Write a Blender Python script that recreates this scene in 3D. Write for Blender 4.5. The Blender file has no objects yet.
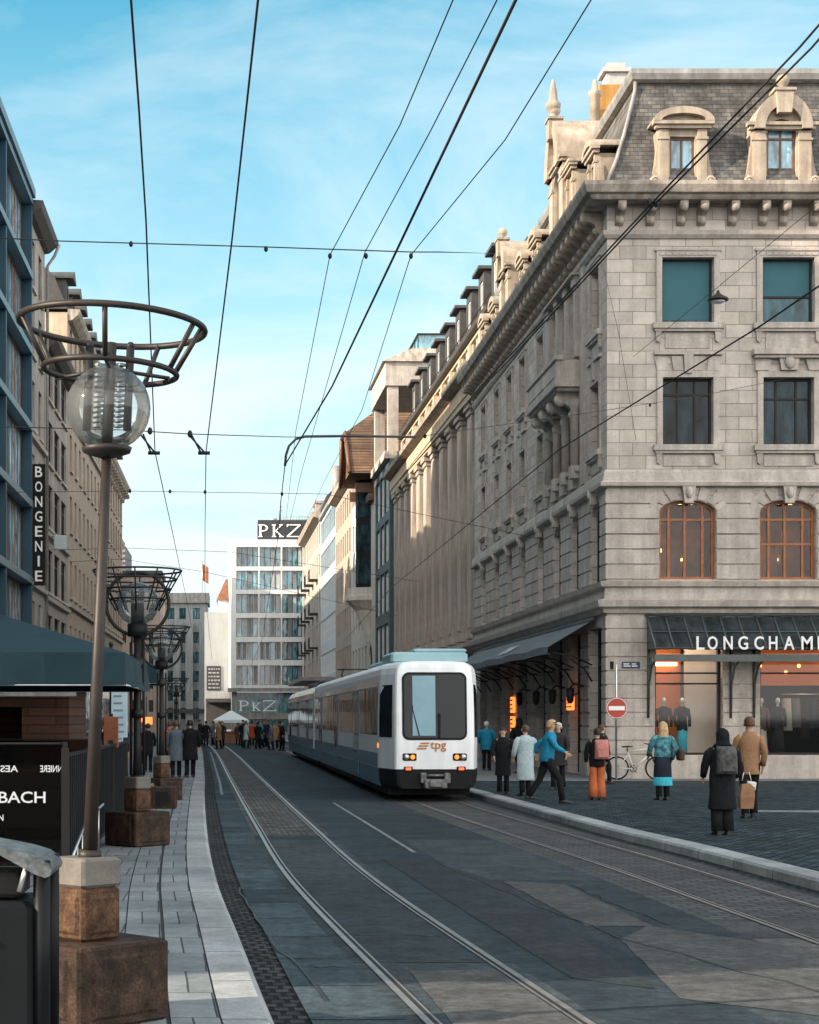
import bpy, math, random
from mathutils import Vector, Matrix
random.seed(7)
R = math.radians
SC = bpy.context.scene
COL = SC.collection
sin, cos, pi = math.sin, math.cos, math.pi

# ---------------------------------------------------------------- mesh builder
class MB:
    def __init__(s): s.v = []; s.f = []; s.sm = []; s.uv = {}
    def face(s, pts, smooth=False, uv=None):
        n = len(s.v); s.v += [tuple(p) for p in pts]
        s.f.append(tuple(range(n, n+len(pts)))); s.sm.append(smooth)
        if uv: s.uv[len(s.f)-1] = uv
    def box(s, x0, x1, y0, y1, z0, z1, M=None):
        if x0 > x1: x0, x1 = x1, x0
        if y0 > y1: y0, y1 = y1, y0
        if z0 > z1: z0, z1 = z1, z0
        p = [(x0,y0,z0),(x1,y0,z0),(x1,y1,z0),(x0,y1,z0),(x0,y0,z1),(x1,y0,z1),(x1,y1,z1),(x0,y1,z1)]
        if M is not None: p = [tuple(M @ Vector(q)) for q in p]
        n = len(s.v); s.v += p
        for f in ((0,3,2,1),(4,5,6,7),(0,1,5,4),(1,2,6,5),(2,3,7,6),(3,0,4,7)):
            s.f.append(tuple(n+i for i in f)); s.sm.append(False)
        return s
    def bbox(s, x0, x1, y0, y1, z0, z1, b=.02):
        """box with bevelled edges (chamfer)"""
        X = (x0,x0+b,x1-b,x1); Y = (y0,y0+b,y1-b,y1)
        def ring(i, z):
            a, c = (X[i],X[3-i]); d, e = (Y[i],Y[3-i])
            k = b if i == 0 else b
            return [(a+k,d,z),(c-k,d,z),(c,d+k,z),(c,e-k,z),(c-k,e,z),(a+k,e,z),(a,e-k,z),(a,d+k,z)]
        s.loft([ring(1,z0),ring(0,z0+b),ring(0,z1-b),ring(1,z1)], smooth=False)
        return s
    def loft(s, rings, smooth=True, caps=True, closed=True):
        n0 = len(s.v); m = len(rings[0])
        for r in rings: s.v += [tuple(p) for p in r]
        for i in range(len(rings)-1):
            for j in range(m if closed else m-1):
                a = n0+i*m+j; b = n0+i*m+(j+1) % m
                s.f.append((a, b, b+m, a+m)); s.sm.append(smooth)
        if caps and closed:
            s.f.append(tuple(n0+j for j in reversed(range(m)))); s.sm.append(False)
            k = n0+(len(rings)-1)*m
            s.f.append(tuple(k+j for j in range(m))); s.sm.append(False)
        return s
    def tube(s, pts, r, n=8, caps=True, closed=False):
        pts = [Vector(p) for p in pts]; k = len(pts)
        rs = r if isinstance(r, (list, tuple)) else [r]*k
        rings = []; up = None
        for i, p in enumerate(pts):
            if closed: d = pts[(i+1) % k]-pts[i-1]
            else: d = pts[min(i+1, k-1)]-pts[max(i-1, 0)]
            if d.length < 1e-9: d = Vector((0,0,1))
            d.normalize()
            if up is None:
                up = Vector((0,0,1)) if abs(d.z) < .9 else Vector((1,0,0))
            a = up - d*up.dot(d)
            if a.length < 1e-6: a = d.orthogonal()
            a.normalize(); b = d.cross(a); up = a
            rings.append([p+(a*cos(2*pi*j/n)+b*sin(2*pi*j/n))*rs[i] for j in range(n)])
        if closed: rings.append(rings[0]); caps = False
        s.loft(rings, caps=caps); return s
    def lathe(s, prof, c=(0,0,0), n=16, caps=True):
        rings = [[(c[0]+r*cos(2*pi*j/n), c[1]+r*sin(2*pi*j/n), c[2]+z) for j in range(n)] for r, z in prof]
        return s.loft(rings, caps=caps)
    def sphere(s, c, r, n=12, m=8, sc=(1,1,1)):
        prof = [[(c[0]+sc[0]*r*sin(pi*i/m)*cos(2*pi*j/n), c[1]+sc[1]*r*sin(pi*i/m)*sin(2*pi*j/n), c[2]-sc[2]*r*cos(pi*i/m)) for j in range(n)] for i in range(m+1)]
        prof[0] = [(c[0]+.02*r*cos(2*pi*j/n), c[1]+.02*r*sin(2*pi*j/n), c[2]-sc[2]*r) for j in range(n)]
        prof[m] = [(c[0]+.02*r*cos(2*pi*j/n), c[1]+.02*r*sin(2*pi*j/n), c[2]+sc[2]*r) for j in range(n)]
        return s.loft(prof)
    def torus(s, c, Rr, r, n=40, m=8, axis='z', M=None):
        pts = []
        for i in range(n):
            a = 2*pi*i/n; q = (Rr*cos(a), Rr*sin(a), 0)
            if axis == 'x': q = (0, q[0], q[1])
            if axis == 'y': q = (q[0], 0, q[1])
            q = Vector(q)
            if M is not None: q = M @ q
            pts.append(Vector(c)+q)
        return s.tube(pts, r, m, closed=True)
    def prism(s, poly, y0, y1, M=None):
        """poly of (x,z) pulled from y0 to y1"""
        a = [Vector((x, y0, z)) for x, z in poly]; b = [Vector((x, y1, z)) for x, z in poly]
        if M is not None: a = [M @ q for q in a]; b = [M @ q for q in b]
        return s.loft([a, b], smooth=False)
    def sweep(s, path, prof, smooth=False, caps=True):
        """closed profile of (outward, z) run along a 2D path, mitred; outward = right of travel"""
        path = [Vector(p) for p in path]; rings = []
        for i, p in enumerate(path):
            ns = []
            if i > 0: d = (path[i]-path[i-1]).normalized(); ns.append(Vector((d.y, -d.x)))
            if i < len(path)-1: d = (path[i+1]-path[i]).normalized(); ns.append(Vector((d.y, -d.x)))
            if len(ns) == 2:
                n = (ns[0]+ns[1]).normalized(); n = n/max(.2, n.dot(ns[0]))
            else: n = ns[0]
            rings.append([(p.x+n.x*o, p.y+n.y*o, z) for o, z in prof])
        return s.loft(rings, smooth=smooth, caps=caps)
    def wall(s, u0, u1, z0, z1, ops, reveal=.25, y=0):
        us = sorted({u0, u1} | {a for o in ops for a in o[:2] if u0 < a < u1})
        zs = sorted({z0, z1} | {a for o in ops for a in o[2:4] if z0 < a < z1})
        for i in range(len(us)-1):
            um = (us[i]+us[i+1])/2; run = None
            for j in range(len(zs)-1):
                zm = (zs[j]+zs[j+1])/2
                hole = any(o[0] < um < o[1] and o[2] < zm < o[3] for o in ops)
                if hole:
                    if run is not None: s.face([(us[i],y,run),(us[i+1],y,run),(us[i+1],y,zs[j]),(us[i],y,zs[j])]); run = None
                elif run is None: run = zs[j]
            if run is not None: s.face([(us[i],y,run),(us[i+1],y,run),(us[i+1],y,z1),(us[i],y,z1)])
        for o in ops:
            a, b, c, d = o[:4]; h = o[4] if len(o) > 4 else 0; yb = y+reveal
            sp = d-h
            s.face([(a,y,c),(a,yb,c),(a,yb,sp),(a,y,sp)][::-1]); s.face([(b,y,c),(b,yb,c),(b,yb,sp),(b,y,sp)])
            s.face([(a,y,c),(b,y,c),(b,yb,c),(a,yb,c)])
            if h <= 0: s.face([(a,y,d),(b,y,d),(b,yb,d),(a,yb,d)][::-1])
            else:
                pts = arch_pts(a, b, sp, h)
                for p, q in zip(pts[:-1], pts[1:]):
                    s.face([(p[0],y,p[1]),(q[0],y,q[1]),(q[0],y,d+1e-4),(p[0],y,d+1e-4)])
                    s.face([(p[0],y,p[1]),(p[0],yb,p[1]),(q[0],yb,q[1]),(q[0],y,q[1])])
        return s
    def mesh(s, name):
        me = bpy.data.meshes.new(name); me.from_pydata(s.v, [], s.f); me.update()
        me.polygons.foreach_set('use_smooth', s.sm)
        if s.uv:
            L = me.uv_layers.new(name='UVMap')
            for p in me.polygons:
                u = s.uv.get(p.index)
                if u:
                    for k, li in enumerate(p.loop_indices): L.data[li].uv = u[k]
        return me
    def build(s, name, mat, parent=None, loc=(0,0,0), rz=0, label=None):
        o = bpy.data.objects.new(name, s.mesh(name)); COL.objects.link(o)
        if mat: o.data.materials.append(mat)
        o.location = loc; o.rotation_euler = (0, 0, rz)
        if parent: o.parent = parent
        if label: o['label'] = label
        return o

def arch_pts(a, b, sp, h, n=10):
    """points from left spring over the crown to right spring; h = rise"""
    w = (b-a)/2; m = (a+b)/2
    return [(m-w*cos(pi*i/n), sp+h*sin(pi*i/n)) for i in range(n+1)]

def tag(o, label=None, cat=None, group=None, kind=None):
    if label: o['label'] = label
    if cat: o['category'] = cat
    if group: o['group'] = group
    if kind: o['kind'] = kind
    return o
def thing(name, label, cat, loc=(0,0,0), rz=0, group=None):
    o = bpy.data.objects.new(name, None); COL.objects.link(o)
    o.empty_display_size = .3
    o.location = loc; o.rotation_euler = (0, 0, rz)
    return tag(o, label, cat, group)
def struct(name, mb, mat, loc=(0,0,0)):
    o = mb.build(name, mat, None, loc); o['kind'] = 'structure'; return o
def copy_tree(o, parent=None):
    c = o.copy(); COL.objects.link(c)
    if parent: c.parent = parent
    for ch in [x for x in o.children]: copy_tree(ch, c)
    return c
def inst(me, name, parent, loc, rz=0):
    o = bpy.data.objects.new(name, me); COL.objects.link(o)
    o.parent = parent; o.location = loc; o.rotation_euler = (0,0,rz); return o

class Frame:
    """local facade frame: u along the wall, y inward, z up"""
    def __init__(s, ox, oy, ang): s.ox, s.oy, s.a = ox, oy, ang
    def pt(s, u, y, z): return (s.ox+u*cos(s.a)-y*sin(s.a), s.oy+u*sin(s.a)+y*cos(s.a), z)

def px(x, y, Y):
    """where a point seen at (x, y) lies if it is Y metres down the street"""
    return ((x-236)*Y/1700, Y, 1.9-(y-718)*Y/1700)

# ---------------------------------------------------------------- materials
def new_mat(name):
    m = bpy.data.materials.new(name); m.use_nodes = True
    nt = m.node_tree; b = nt.nodes['Principled BSDF']; return m, nt, b
def nd(nt, t, **kw):
    n = nt.nodes.new(t)
    for k, v in kw.items():
        if k[0] == '_': setattr(n, k[1:], v)
        else: n.inputs[k.replace('__', ' ')].default_value = v
    return n
def c4(c): return (c[0], c[1], c[2], 1)
def mulc(c, k): return (c[0]*k, c[1]*k, c[2]*k)

def mottle(nt, tc, out, amt, s1=9.0, s2=2.3):
    L = nt.links.new
    for sc_, k in ((s1, amt), (s2, amt*.7)):
        n = nd(nt, 'ShaderNodeTexNoise', Scale=sc_, Detail=7.0, Roughness=.75); L(tc.outputs['Object'], n.inputs['Vector'])
        r = nd(nt, 'ShaderNodeValToRGB'); r.color_ramp.elements[0].position = .36; r.color_ramp.elements[1].position = .66
        r.color_ramp.elements[0].color = (1-k,)*3+(1,); r.color_ramp.elements[1].color = (1+k*.55,)*3+(1,); L(n.outputs['Fac'], r.inputs['Fac'])
        m = nd(nt, 'ShaderNodeMix', _data_type='RGBA', _blend_type='MULTIPLY'); m.inputs[0].default_value = 1; L(out, m.inputs[6]); L(r.outputs['Color'], m.inputs[7]); out = m.outputs[2]
    return out
def M(name, c1, c2=None, scale=1.5, rough=.75, bump=.15, bscale=25, metal=0, spec=.4, streak=0, coat=0, rvar=.0, speck=0, bdist=.02, mott=0):
    m, nt, b = new_mat(name); L = nt.links.new
    if c2 is None: c2 = mulc(c1, .72)
    tc = nd(nt, 'ShaderNodeTexCoord')
    n1 = nd(nt, 'ShaderNodeTexNoise', Scale=scale, Detail=8.0, Roughness=.62)
    L(tc.outputs['Object'], n1.inputs['Vector'])
    r = nd(nt, 'ShaderNodeValToRGB'); r.color_ramp.elements[0].position = .33; r.color_ramp.elements[1].position = .68
    r.color_ramp.elements[0].color = c4(c2); r.color_ramp.elements[1].color = c4(c1)
    L(n1.outputs['Fac'], r.inputs['Fac']); out = r.outputs['Color']
    if streak:
        mp = nd(nt, 'ShaderNodeMapping'); mp.inputs['Scale'].default_value = (2.2, 2.2, .16)
        L(tc.outputs['Object'], mp.inputs['Vector'])
        n3 = nd(nt, 'ShaderNodeTexNoise', Scale=1.6, Detail=7.0, Roughness=.65); L(mp.outputs[0], n3.inputs['Vector'])
        r3 = nd(nt, 'ShaderNodeValToRGB'); r3.color_ramp.elements[0].position = .42; r3.color_ramp.elements[1].position = .62
        k = 1-streak
        r3.color_ramp.elements[0].color = (k, k, k*1.0, 1); r3.color_ramp.elements[1].color = (1,1,1,1)
        L(n3.outputs['Fac'], r3.inputs['Fac'])
        mx = nd(nt, 'ShaderNodeMix', _data_type='RGBA', _blend_type='MULTIPLY'); mx.inputs[0].default_value = 1
        L(out, mx.inputs[6]); L(r3.outputs['Color'], mx.inputs[7]); out = mx.outputs[2]
    n2 = nd(nt, 'ShaderNodeTexNoise', Scale=bscale, Detail=6.0, Roughness=.7)
    L(tc.outputs['Object'], n2.inputs['Vector'])
    if speck:
        r4 = nd(nt, 'ShaderNodeValToRGB'); r4.color_ramp.elements[0].position = .35; r4.color_ramp.elements[1].position = .7
        r4.color_ramp.elements[0].color = (1-speck,)*3+(1,); r4.color_ramp.elements[1].color = (1+speck*.6,)*3+(1,)
        L(n2.outputs['Fac'], r4.inputs['Fac'])
        mx = nd(nt, 'ShaderNodeMix', _data_type='RGBA', _blend_type='MULTIPLY'); mx.inputs[0].default_value = 1
        L(out, mx.inputs[6]); L(r4.outputs['Color'], mx.inputs[7]); out = mx.outputs[2]
    if mott: out = mottle(nt, tc, out, mott)
    L(out, b.inputs['Base Color'])
    if bump:
        bp = nd(nt, 'ShaderNodeBump', Strength=bump, Distance=bdist); L(n2.outputs['Fac'], bp.inputs['Height']); L(bp.outputs[0], b.inputs['Normal'])
    if rvar:
        mr = nd(nt, 'ShaderNodeMapRange'); mr.inputs[3].default_value = rough-rvar; mr.inputs[4].default_value = rough+rvar
        L(n1.outputs['Fac'], mr.inputs[0]); L(mr.outputs[0], b.inputs['Roughness'])
    else: b.inputs['Roughness'].default_value = rough
    b.inputs['Metallic'].default_value = metal; b.inputs['Specular IOR Level'].default_value = spec
    b.inputs['Coat Weight'].default_value = coat
    return m

def MBrick(name, c1, c2, cm, bw, bh, ms=.012, rough=.85, bump=.5, coord='Object', axes='xz', scale_noise=1.2, streak=.25, offset=.5, bias=0, speck=.15, off=(0,0), soil=.0, mott=0, spec=.35):
    """blocks, setts, slabs or slates laid in courses; mortar cm"""
    m, nt, b = new_mat(name); L = nt.links.new
    tc = nd(nt, 'ShaderNodeTexCoord'); sep = nd(nt, 'ShaderNodeSeparateXYZ'); cmb = nd(nt, 'ShaderNodeCombineXYZ')
    L(tc.outputs[coord], sep.inputs[0])
    wob = nd(nt, 'ShaderNodeTexNoise', Scale=.9, Detail=3.0); L(tc.outputs[coord], wob.inputs['Vector'])
    L(sep.outputs['XYZ'.index(axes[0].upper())], cmb.inputs[0]); L(sep.outputs['XYZ'.index(axes[1].upper())], cmb.inputs[1])
    add = nd(nt, 'ShaderNodeVectorMath', _operation='ADD'); add.inputs[1].default_value = (off[0], off[1], 0); L(cmb.outputs[0], add.inputs[0])
    wm = nd(nt, 'ShaderNodeVectorMath', _operation='SCALE'); wm.inputs[3].default_value = min(bw, bh)*.12; L(wob.outputs['Color'], wm.inputs[0])
    ad2 = nd(nt, 'ShaderNodeVectorMath', _operation='ADD'); L(add.outputs[0], ad2.inputs[0]); L(wm.outputs[0], ad2.inputs[1])
    bt = nd(nt, 'ShaderNodeTexBrick', _offset=offset)
    bt.inputs['Color1'].default_value = c4(c1); bt.inputs['Color2'].default_value = c4(c2); bt.inputs['Mortar'].default_value = c4(cm)
    bt.inputs['Scale'].default_value = 1; bt.inputs['Mortar Size'].default_value = ms; bt.inputs['Mortar Smooth'].default_value = .25
    bt.inputs['Bias'].default_value = bias; bt.inputs['Brick Width'].default_value = bw; bt.inputs['Row Height'].default_value = bh
    L(ad2.outputs[0], bt.inputs['Vector'])
    n1 = nd(nt, 'ShaderNodeTexNoise', Scale=scale_noise, Detail=8.0, Roughness=.65); L(tc.outputs['Object'], n1.inputs['Vector'])
    r = nd(nt, 'ShaderNodeValToRGB'); r.color_ramp.elements[0].position = .32; r.color_ramp.elements[1].position = .66
    r.color_ramp.elements[0].color = (1-streak,)*3+(1,); r.color_ramp.elements[1].color = (1.08,)*3+(1,)
    L(n1.outputs['Fac'], r.inputs['Fac'])
    mx = nd(nt, 'ShaderNodeMix', _data_type='RGBA', _blend_type='MULTIPLY'); mx.inputs[0].default_value = 1
    L(bt.outputs['Color'], mx.inputs[6]); L(r.outputs['Color'], mx.inputs[7]); out = mx.outputs[2]
    n2 = nd(nt, 'ShaderNodeTexNoise', Scale=38.0, Detail=5.0, Roughness=.7); L(tc.outputs['Object'], n2.inputs['Vector'])
    r2 = nd(nt, 'ShaderNodeValToRGB'); r2.color_ramp.elements[0].position = .3; r2.color_ramp.elements[1].position = .7
    r2.color_ramp.elements[0].color = (1-speck,)*3+(1,); r2.color_ramp.elements[1].color = (1+speck,)*3+(1,)
    L(n2.outputs['Fac'], r2.inputs['Fac'])
    m2 = nd(nt, 'ShaderNodeMix', _data_type='RGBA', _blend_type='MULTIPLY'); m2.inputs[0].default_value = 1
    L(out, m2.inputs[6]); L(r2.outputs['Color'], m2.inputs[7]); out = m2.outputs[2]
    if soil:
        mp = nd(nt, 'ShaderNodeMapping'); mp.inputs['Scale'].default_value = (1.5, 1.5, .13); L(tc.outputs['Object'], mp.inputs['Vector'])
        n3 = nd(nt, 'ShaderNodeTexNoise', Scale=1.5, Detail=7.0, Roughness=.65); L(mp.outputs[0], n3.inputs['Vector'])
        r3 = nd(nt, 'ShaderNodeValToRGB'); r3.color_ramp.elements[0].position = .4; r3.color_ramp.elements[1].position = .6
        r3.color_ramp.elements[0].color = (1-soil,)*3+(1,); r3.color_ramp.elements[1].color = (1,1,1,1); L(n3.outputs['Fac'], r3.inputs['Fac'])
        m3 = nd(nt, 'ShaderNodeMix', _data_type='RGBA', _blend_type='MULTIPLY'); m3.inputs[0].default_value = 1
        L(out, m3.inputs[6]); L(r3.outputs['Color'], m3.inputs[7]); out = m3.outputs[2]
    if mott: out = mottle(nt, tc, out, mott)
    L(out, b.inputs['Base Color'])
    iv = nd(nt, 'ShaderNodeMath', _operation='SUBTRACT'); iv.inputs[0].default_value = 1; L(bt.outputs['Fac'], iv.inputs[1])
    ma = nd(nt, 'ShaderNodeMath', _operation='MULTIPLY_ADD'); ma.inputs[1].default_value = .25; L(n2.outputs['Fac'], ma.inputs[0]); L(iv.outputs[0], ma.inputs[2])
    bp = nd(nt, 'ShaderNodeBump', Strength=bump, Distance=.02); L(ma.outputs[0], bp.inputs['Height']); L(bp.outputs[0], b.inputs['Normal'])
    b.inputs['Roughness'].default_value = rough; b.inputs['Specular IOR Level'].default_value = spec
    return m

def MGlass(name, c=(.015,.022,.028), rough=.04, spec=.8, wave=.06, room=2.4):
    """window pane seen from the street: dark room behind, sky on the surface"""
    m, nt, b = new_mat(name); L = nt.links.new
    tc = nd(nt, 'ShaderNodeTexCoord')
    n = nd(nt, 'ShaderNodeTexNoise', Scale=1.1, Detail=2.0); L(tc.outputs['Object'], n.inputs['Vector'])
    bp = nd(nt, 'ShaderNodeBump', Strength=wave, Distance=.15); L(n.outputs['Fac'], bp.inputs['Height']); L(bp.outputs[0], b.inputs['Normal'])
    info = nd(nt, 'ShaderNodeObjectInfo')
    mx = nd(nt, 'ShaderNodeMix', _data_type='RGBA'); mx.inputs[6].default_value = c4(mulc(c, .5)); mx.inputs[7].default_value = c4(mulc(c, 1.7))
    L(info.outputs['Random'], mx.inputs[0])
    ad = nd(nt, 'ShaderNodeVectorMath', _operation='ADD'); L(tc.outputs['Object'], ad.inputs[0]); sc = nd(nt, 'ShaderNodeVectorMath', _operation='SCALE'); sc.inputs[0].default_value = (37, 53, 71); L(info.outputs['Random'], sc.inputs[3]); L(sc.outputs[0], ad.inputs[1])
    mp = nd(nt, 'ShaderNodeMapping'); mp.inputs['Scale'].default_value = (2.2, 1, .7); L(ad.outputs[0], mp.inputs['Vector'])
    vo = nd(nt, 'ShaderNodeTexNoise', Scale=1.3, Detail=3.0, Roughness=.6); L(mp.outputs[0], vo.inputs['Vector'])
    hs = nd(nt, 'ShaderNodeSeparateXYZ'); L(vo.outputs['Color'], hs.inputs[0])
    rr = nd(nt, 'ShaderNodeMapRange'); rr.inputs[1].default_value = .38; rr.inputs[2].default_value = .66; rr.inputs[3].default_value = .45 if room != 1 else 1; rr.inputs[4].default_value = room; L(hs.outputs[0], rr.inputs[0])
    mu = nd(nt, 'ShaderNodeVectorMath', _operation='SCALE'); L(mx.outputs[2], mu.inputs[0]); L(rr.outputs[0], mu.inputs[3]); L(mu.outputs[0], b.inputs['Base Color'])
    b.inputs['Roughness'].default_value = rough; b.inputs['Specular IOR Level'].default_value = spec
    return m
def MClear(name, tint=(.92,.96,.97), ior=1.45, haze=.0):
    m, nt, b = new_mat(name); L = nt.links.new; o = nt.nodes['Material Output']
    t = nd(nt, 'ShaderNodeBsdfTransparent', Color=c4(tint)); g = nd(nt, 'ShaderNodeBsdfGlossy', Color=(1,1,1,1), Roughness=.03)
    f = nd(nt, 'ShaderNodeFresnel', IOR=ior); x = nd(nt, 'ShaderNodeMixShader')
    L(f.outputs[0], x.inputs[0]); L(t.outputs[0], x.inputs[1]); L(g.outputs[0], x.inputs[2])
    if haze:
        d = nd(nt, 'ShaderNodeBsdfTranslucent', Color=(.8,.82,.8,1)); df = nd(nt, 'ShaderNodeBsdfDiffuse', Color=(.8,.8,.78,1)); ad = nd(nt, 'ShaderNodeMixShader'); ad.inputs[0].default_value = .5
        L(d.outputs[0], ad.inputs[1]); L(df.outputs[0], ad.inputs[2])
        y = nd(nt, 'ShaderNodeMixShader'); y.inputs[0].default_value = haze; L(x.outputs[0], y.inputs[1]); L(ad.outputs[0], y.inputs[2]); L(y.outputs[0], o.inputs[0])
    else: L(x.outputs[0], o.inputs[0])
    return m
def MEmit(name, c, s=1.0):
    m, nt, b = new_mat(name)
    b.inputs['Base Color'].default_value = c4(mulc(c, .5)); b.inputs['Emission Color'].default_value = c4(c); b.inputs['Emission Strength'].default_value = s
    return m

def text_mesh(body, w=None, h=None, ext=.01, mirror=False, font=None):
    cu = bpy.data.curves.new('lettering', 'FONT'); cu.body = body; cu.size = 1; cu.extrude = .02; cu.align_x = 'LEFT'; cu.offset = .012
    cu.resolution_u = 3
    o = bpy.data.objects.new('lettering', cu); COL.objects.link(o)
    dg = bpy.context.evaluated_depsgraph_get(); dg.update()
    me = bpy.data.meshes.new_from_object(o.evaluated_get(dg))
    bpy.data.objects.remove(o)
    xs = [v.co.x for v in me.vertices]; ys = [v.co.y for v in me.vertices]
    x0, x1, y0, y1 = min(xs), max(xs), min(ys), max(ys)
    sx = w/(x1-x0) if w else h/(y1-y0); sz = h/(y1-y0) if h else sx
    for v in me.vertices:
        x, y, z = v.co
        X = (x-x0)*sx
        if mirror: X = (x1-x0)*sx-X
        v.co = (X, -z/.02*ext, (y-y0)*sz)
    return me
def letters(body, name, mat, parent, loc, rz=0, w=None, h=None, ext=.01, mirror=False):
    me = text_mesh(body, w, h, ext, mirror); me.materials.append(mat)
    return inst(me, name, parent, loc, rz)
# ---------------------------------------------------------------- shared materials
STONE  = MBrick('ashlar_limestone', (.64,.57,.505), (.46,.41,.36), (.24,.21,.185), .78, .385, ms=.011, bump=.5, streak=.2, speck=.18, soil=.14, mott=.07)
STONEP = M('dressed_limestone', (.60,.54,.48), (.44,.39,.345), scale=1.8, bscale=26, bump=.35, streak=.24, speck=.18, mott=.08)
STONED = M('weathered_sandstone', (.52,.455,.385), (.35,.30,.25), scale=1.6, bscale=22, bump=.35, streak=.4, speck=.15)
STONEW = M('warm_dormer_stone', (.50,.42,.335), (.33,.27,.21), scale=2.2, bscale=26, bump=.3, streak=.3, speck=.12)
PILST  = M('pilaster_stone', (.58,.50,.43), (.43,.37,.315), scale=.8, bscale=16, bump=.25, streak=.35, speck=.12)
ATTIC  = M('cream_render', (.62,.50,.36), (.50,.39,.27), scale=1.2, bscale=20, bump=.12, streak=.2)
SLATE  = MBrick('roof_slate', (.19,.18,.165), (.10,.10,.10), (.05,.05,.05), .26, .13, ms=.008, bump=.7, streak=.45, speck=.2, soil=.45)
ZINC   = M('weathered_zinc', (.38,.37,.355), (.25,.24,.23), scale=2, rough=.55, metal=.2, bump=.08, streak=.3)
DKROOF = M('dark_roof_metal', (.075,.072,.07), (.045,.043,.042), scale=2, rough=.6, bump=.1)
TILE   = MBrick('clay_tiles', (.23,.13,.075), (.12,.075,.05), (.04,.03,.025), .32, .24, ms=.02, bump=.9, streak=.4)
GLASS  = MGlass('window_pane', (.008,.020,.026), spec=.22)
GLASST = MGlass('teal_window_pane', (.018,.07,.09), rough=.06, spec=.4)
GLASSF = MGlass('curtain_wall_glass', (.06,.15,.19), rough=.05, spec=1.0)
GLASSD = MGlass('tram_glass', (.010,.012,.014), rough=.03, spec=.22, wave=.03, room=1)
SKYGL  = MGlass('sky_reflection_pane', (.16,.30,.38), rough=.08, spec=.9)  # pale blue base stands in for sky mirrored in the panes
CLEAR  = MClear('clear_glass')
GLOBE  = MClear('frosted_globe', tint=(.86,.92,.94), haze=.08)
FRAME  = M('dark_window_frame', (.030,.028,.027), (.02,.019,.018), rough=.55, bump=.05, spec=.2)
FRAMEB = M('brown_window_frame', (.16,.085,.05), (.10,.05,.03), rough=.5, bump=.08, scale=4)
WOODF  = M('varnished_wood_frame', (.36,.13,.045), (.22,.075,.025), rough=.4, bump=.08, scale=5)
IRON   = M('black_iron', (.018,.018,.02), (.011,.011,.012), rough=.5, metal=.1, bump=.1, spec=.25)
LAMPM  = M('painted_lamp_steel', (.028,.022,.019), (.015,.012,.011), rough=.5, spec=.3, bump=.1, scale=6)
STEEL  = M('brushed_steel', (.55,.56,.56), (.42,.43,.44), rough=.32, metal=.9, bump=.05, scale=3)
CABLE  = M('cable_black', (.03,.027,.025), rough=.6, bump=0)
WHITE  = M('white_paint', (.78,.79,.78), (.70,.71,.71), rough=.45, bump=.04)
LETTER = M('white_lettering', (.82,.82,.80), (.80,.80,.79), rough=.5, bump=0)
DARK   = M('dark_interior', (.02,.019,.018), rough=.9, bump=0)
BLACK  = M('black_paint', (.010,.011,.013), (.007,.008,.009), rough=.55, bump=.05, spec=.15)
TEALC  = M('teal_awning_cloth', (.007,.036,.048), (.005,.026,.036), scale=2.5, rough=.8, bump=.2, bscale=60)
GREYC  = M('grey_awning_cloth', (.15,.17,.185), (.115,.13,.145), scale=2.5, rough=.85, bump=.15, bscale=50)
WARM   = MEmit('warm_lamp', (1.0,.50,.16), 5)
WARML  = MEmit('warm_lamp_soft', (1.0,.42,.12), 1.6)
ORANGE = MEmit('orange_screen', (1.0,.20,.04), 1.1)

# ---------------------------------------------------------------- camera, sky, sun
cd = bpy.data.cameras.new('camera'); cam = bpy.data.objects.new('camera', cd); COL.objects.link(cam); SC.camera = cam
cam.location = (0, 0, 1.9); cam.rotation_euler = (R(90), 0, 0)
cd.sensor_fit = 'VERTICAL'; cd.sensor_height = 36; cd.lens = 36*1700/1024
cd.shift_x = (409.5-236)/1024; cd.shift_y = (718-512)/1024
cd.clip_end = 4000; cd.clip_start = .1

SUN_TO = Vector((.955, .30, -.405)).normalized()
el = math.asin(-SUN_TO.z); azv = -SUN_TO
w = bpy.data.worlds.new('World'); SC.world = w; w.use_nodes = True
nt = w.node_tree; L = nt.links.new; bg = nt.nodes['Background']; bg.inputs[1].default_value = .08
sky = nd(nt, 'ShaderNodeTexSky', _sky_type='NISHITA'); sky.sun_disc = False; sky.sun_elevation = el
sky.sun_rotation = math.atan2(azv.x, azv.y); sky.air_density = 1.0; sky.dust_density = .7; sky.ozone_density = 1.0
# colour of the air that evening, and thin cloud drawn by direction
tint = nd(nt, 'ShaderNodeMix', _data_type='RGBA', _blend_type='MULTIPLY'); tint.inputs[0].default_value = 1; tint.inputs[7].default_value = (.47,1.40,1.34,1)
L(sky.outputs[0], tint.inputs[6])
tc = nd(nt, 'ShaderNodeTexCoord'); mp = nd(nt, 'ShaderNodeMapping'); mp.inputs['Scale'].default_value = (2.2, 1.2, 5.5); mp.inputs['Rotation'].default_value = (0, .35, .3)
L(tc.outputs['Generated'], mp.inputs['Vector'])
cn = nd(nt, 'ShaderNodeTexNoise', Scale=1.7, Detail=9.0, Roughness=.58, Distortion=.5); L(mp.outputs[0], cn.inputs['Vector'])
cr = nd(nt, 'ShaderNodeMapRange'); cr.inputs[1].default_value = .46; cr.inputs[2].default_value = .68; cr.inputs[3].default_value = 0; cr.inputs[4].default_value = .45
L(cn.outputs['Fac'], cr.inputs[0])
sp = nd(nt, 'ShaderNodeSeparateXYZ'); L(tc.outputs['Generated'], sp.inputs[0])
lo = nd(nt, 'ShaderNodeMapRange'); lo.inputs[1].default_value = .02; lo.inputs[2].default_value = .40; lo.inputs[3].default_value = .97; lo.inputs[4].default_value = .0
L(sp.outputs[2], lo.inputs[0])
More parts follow.
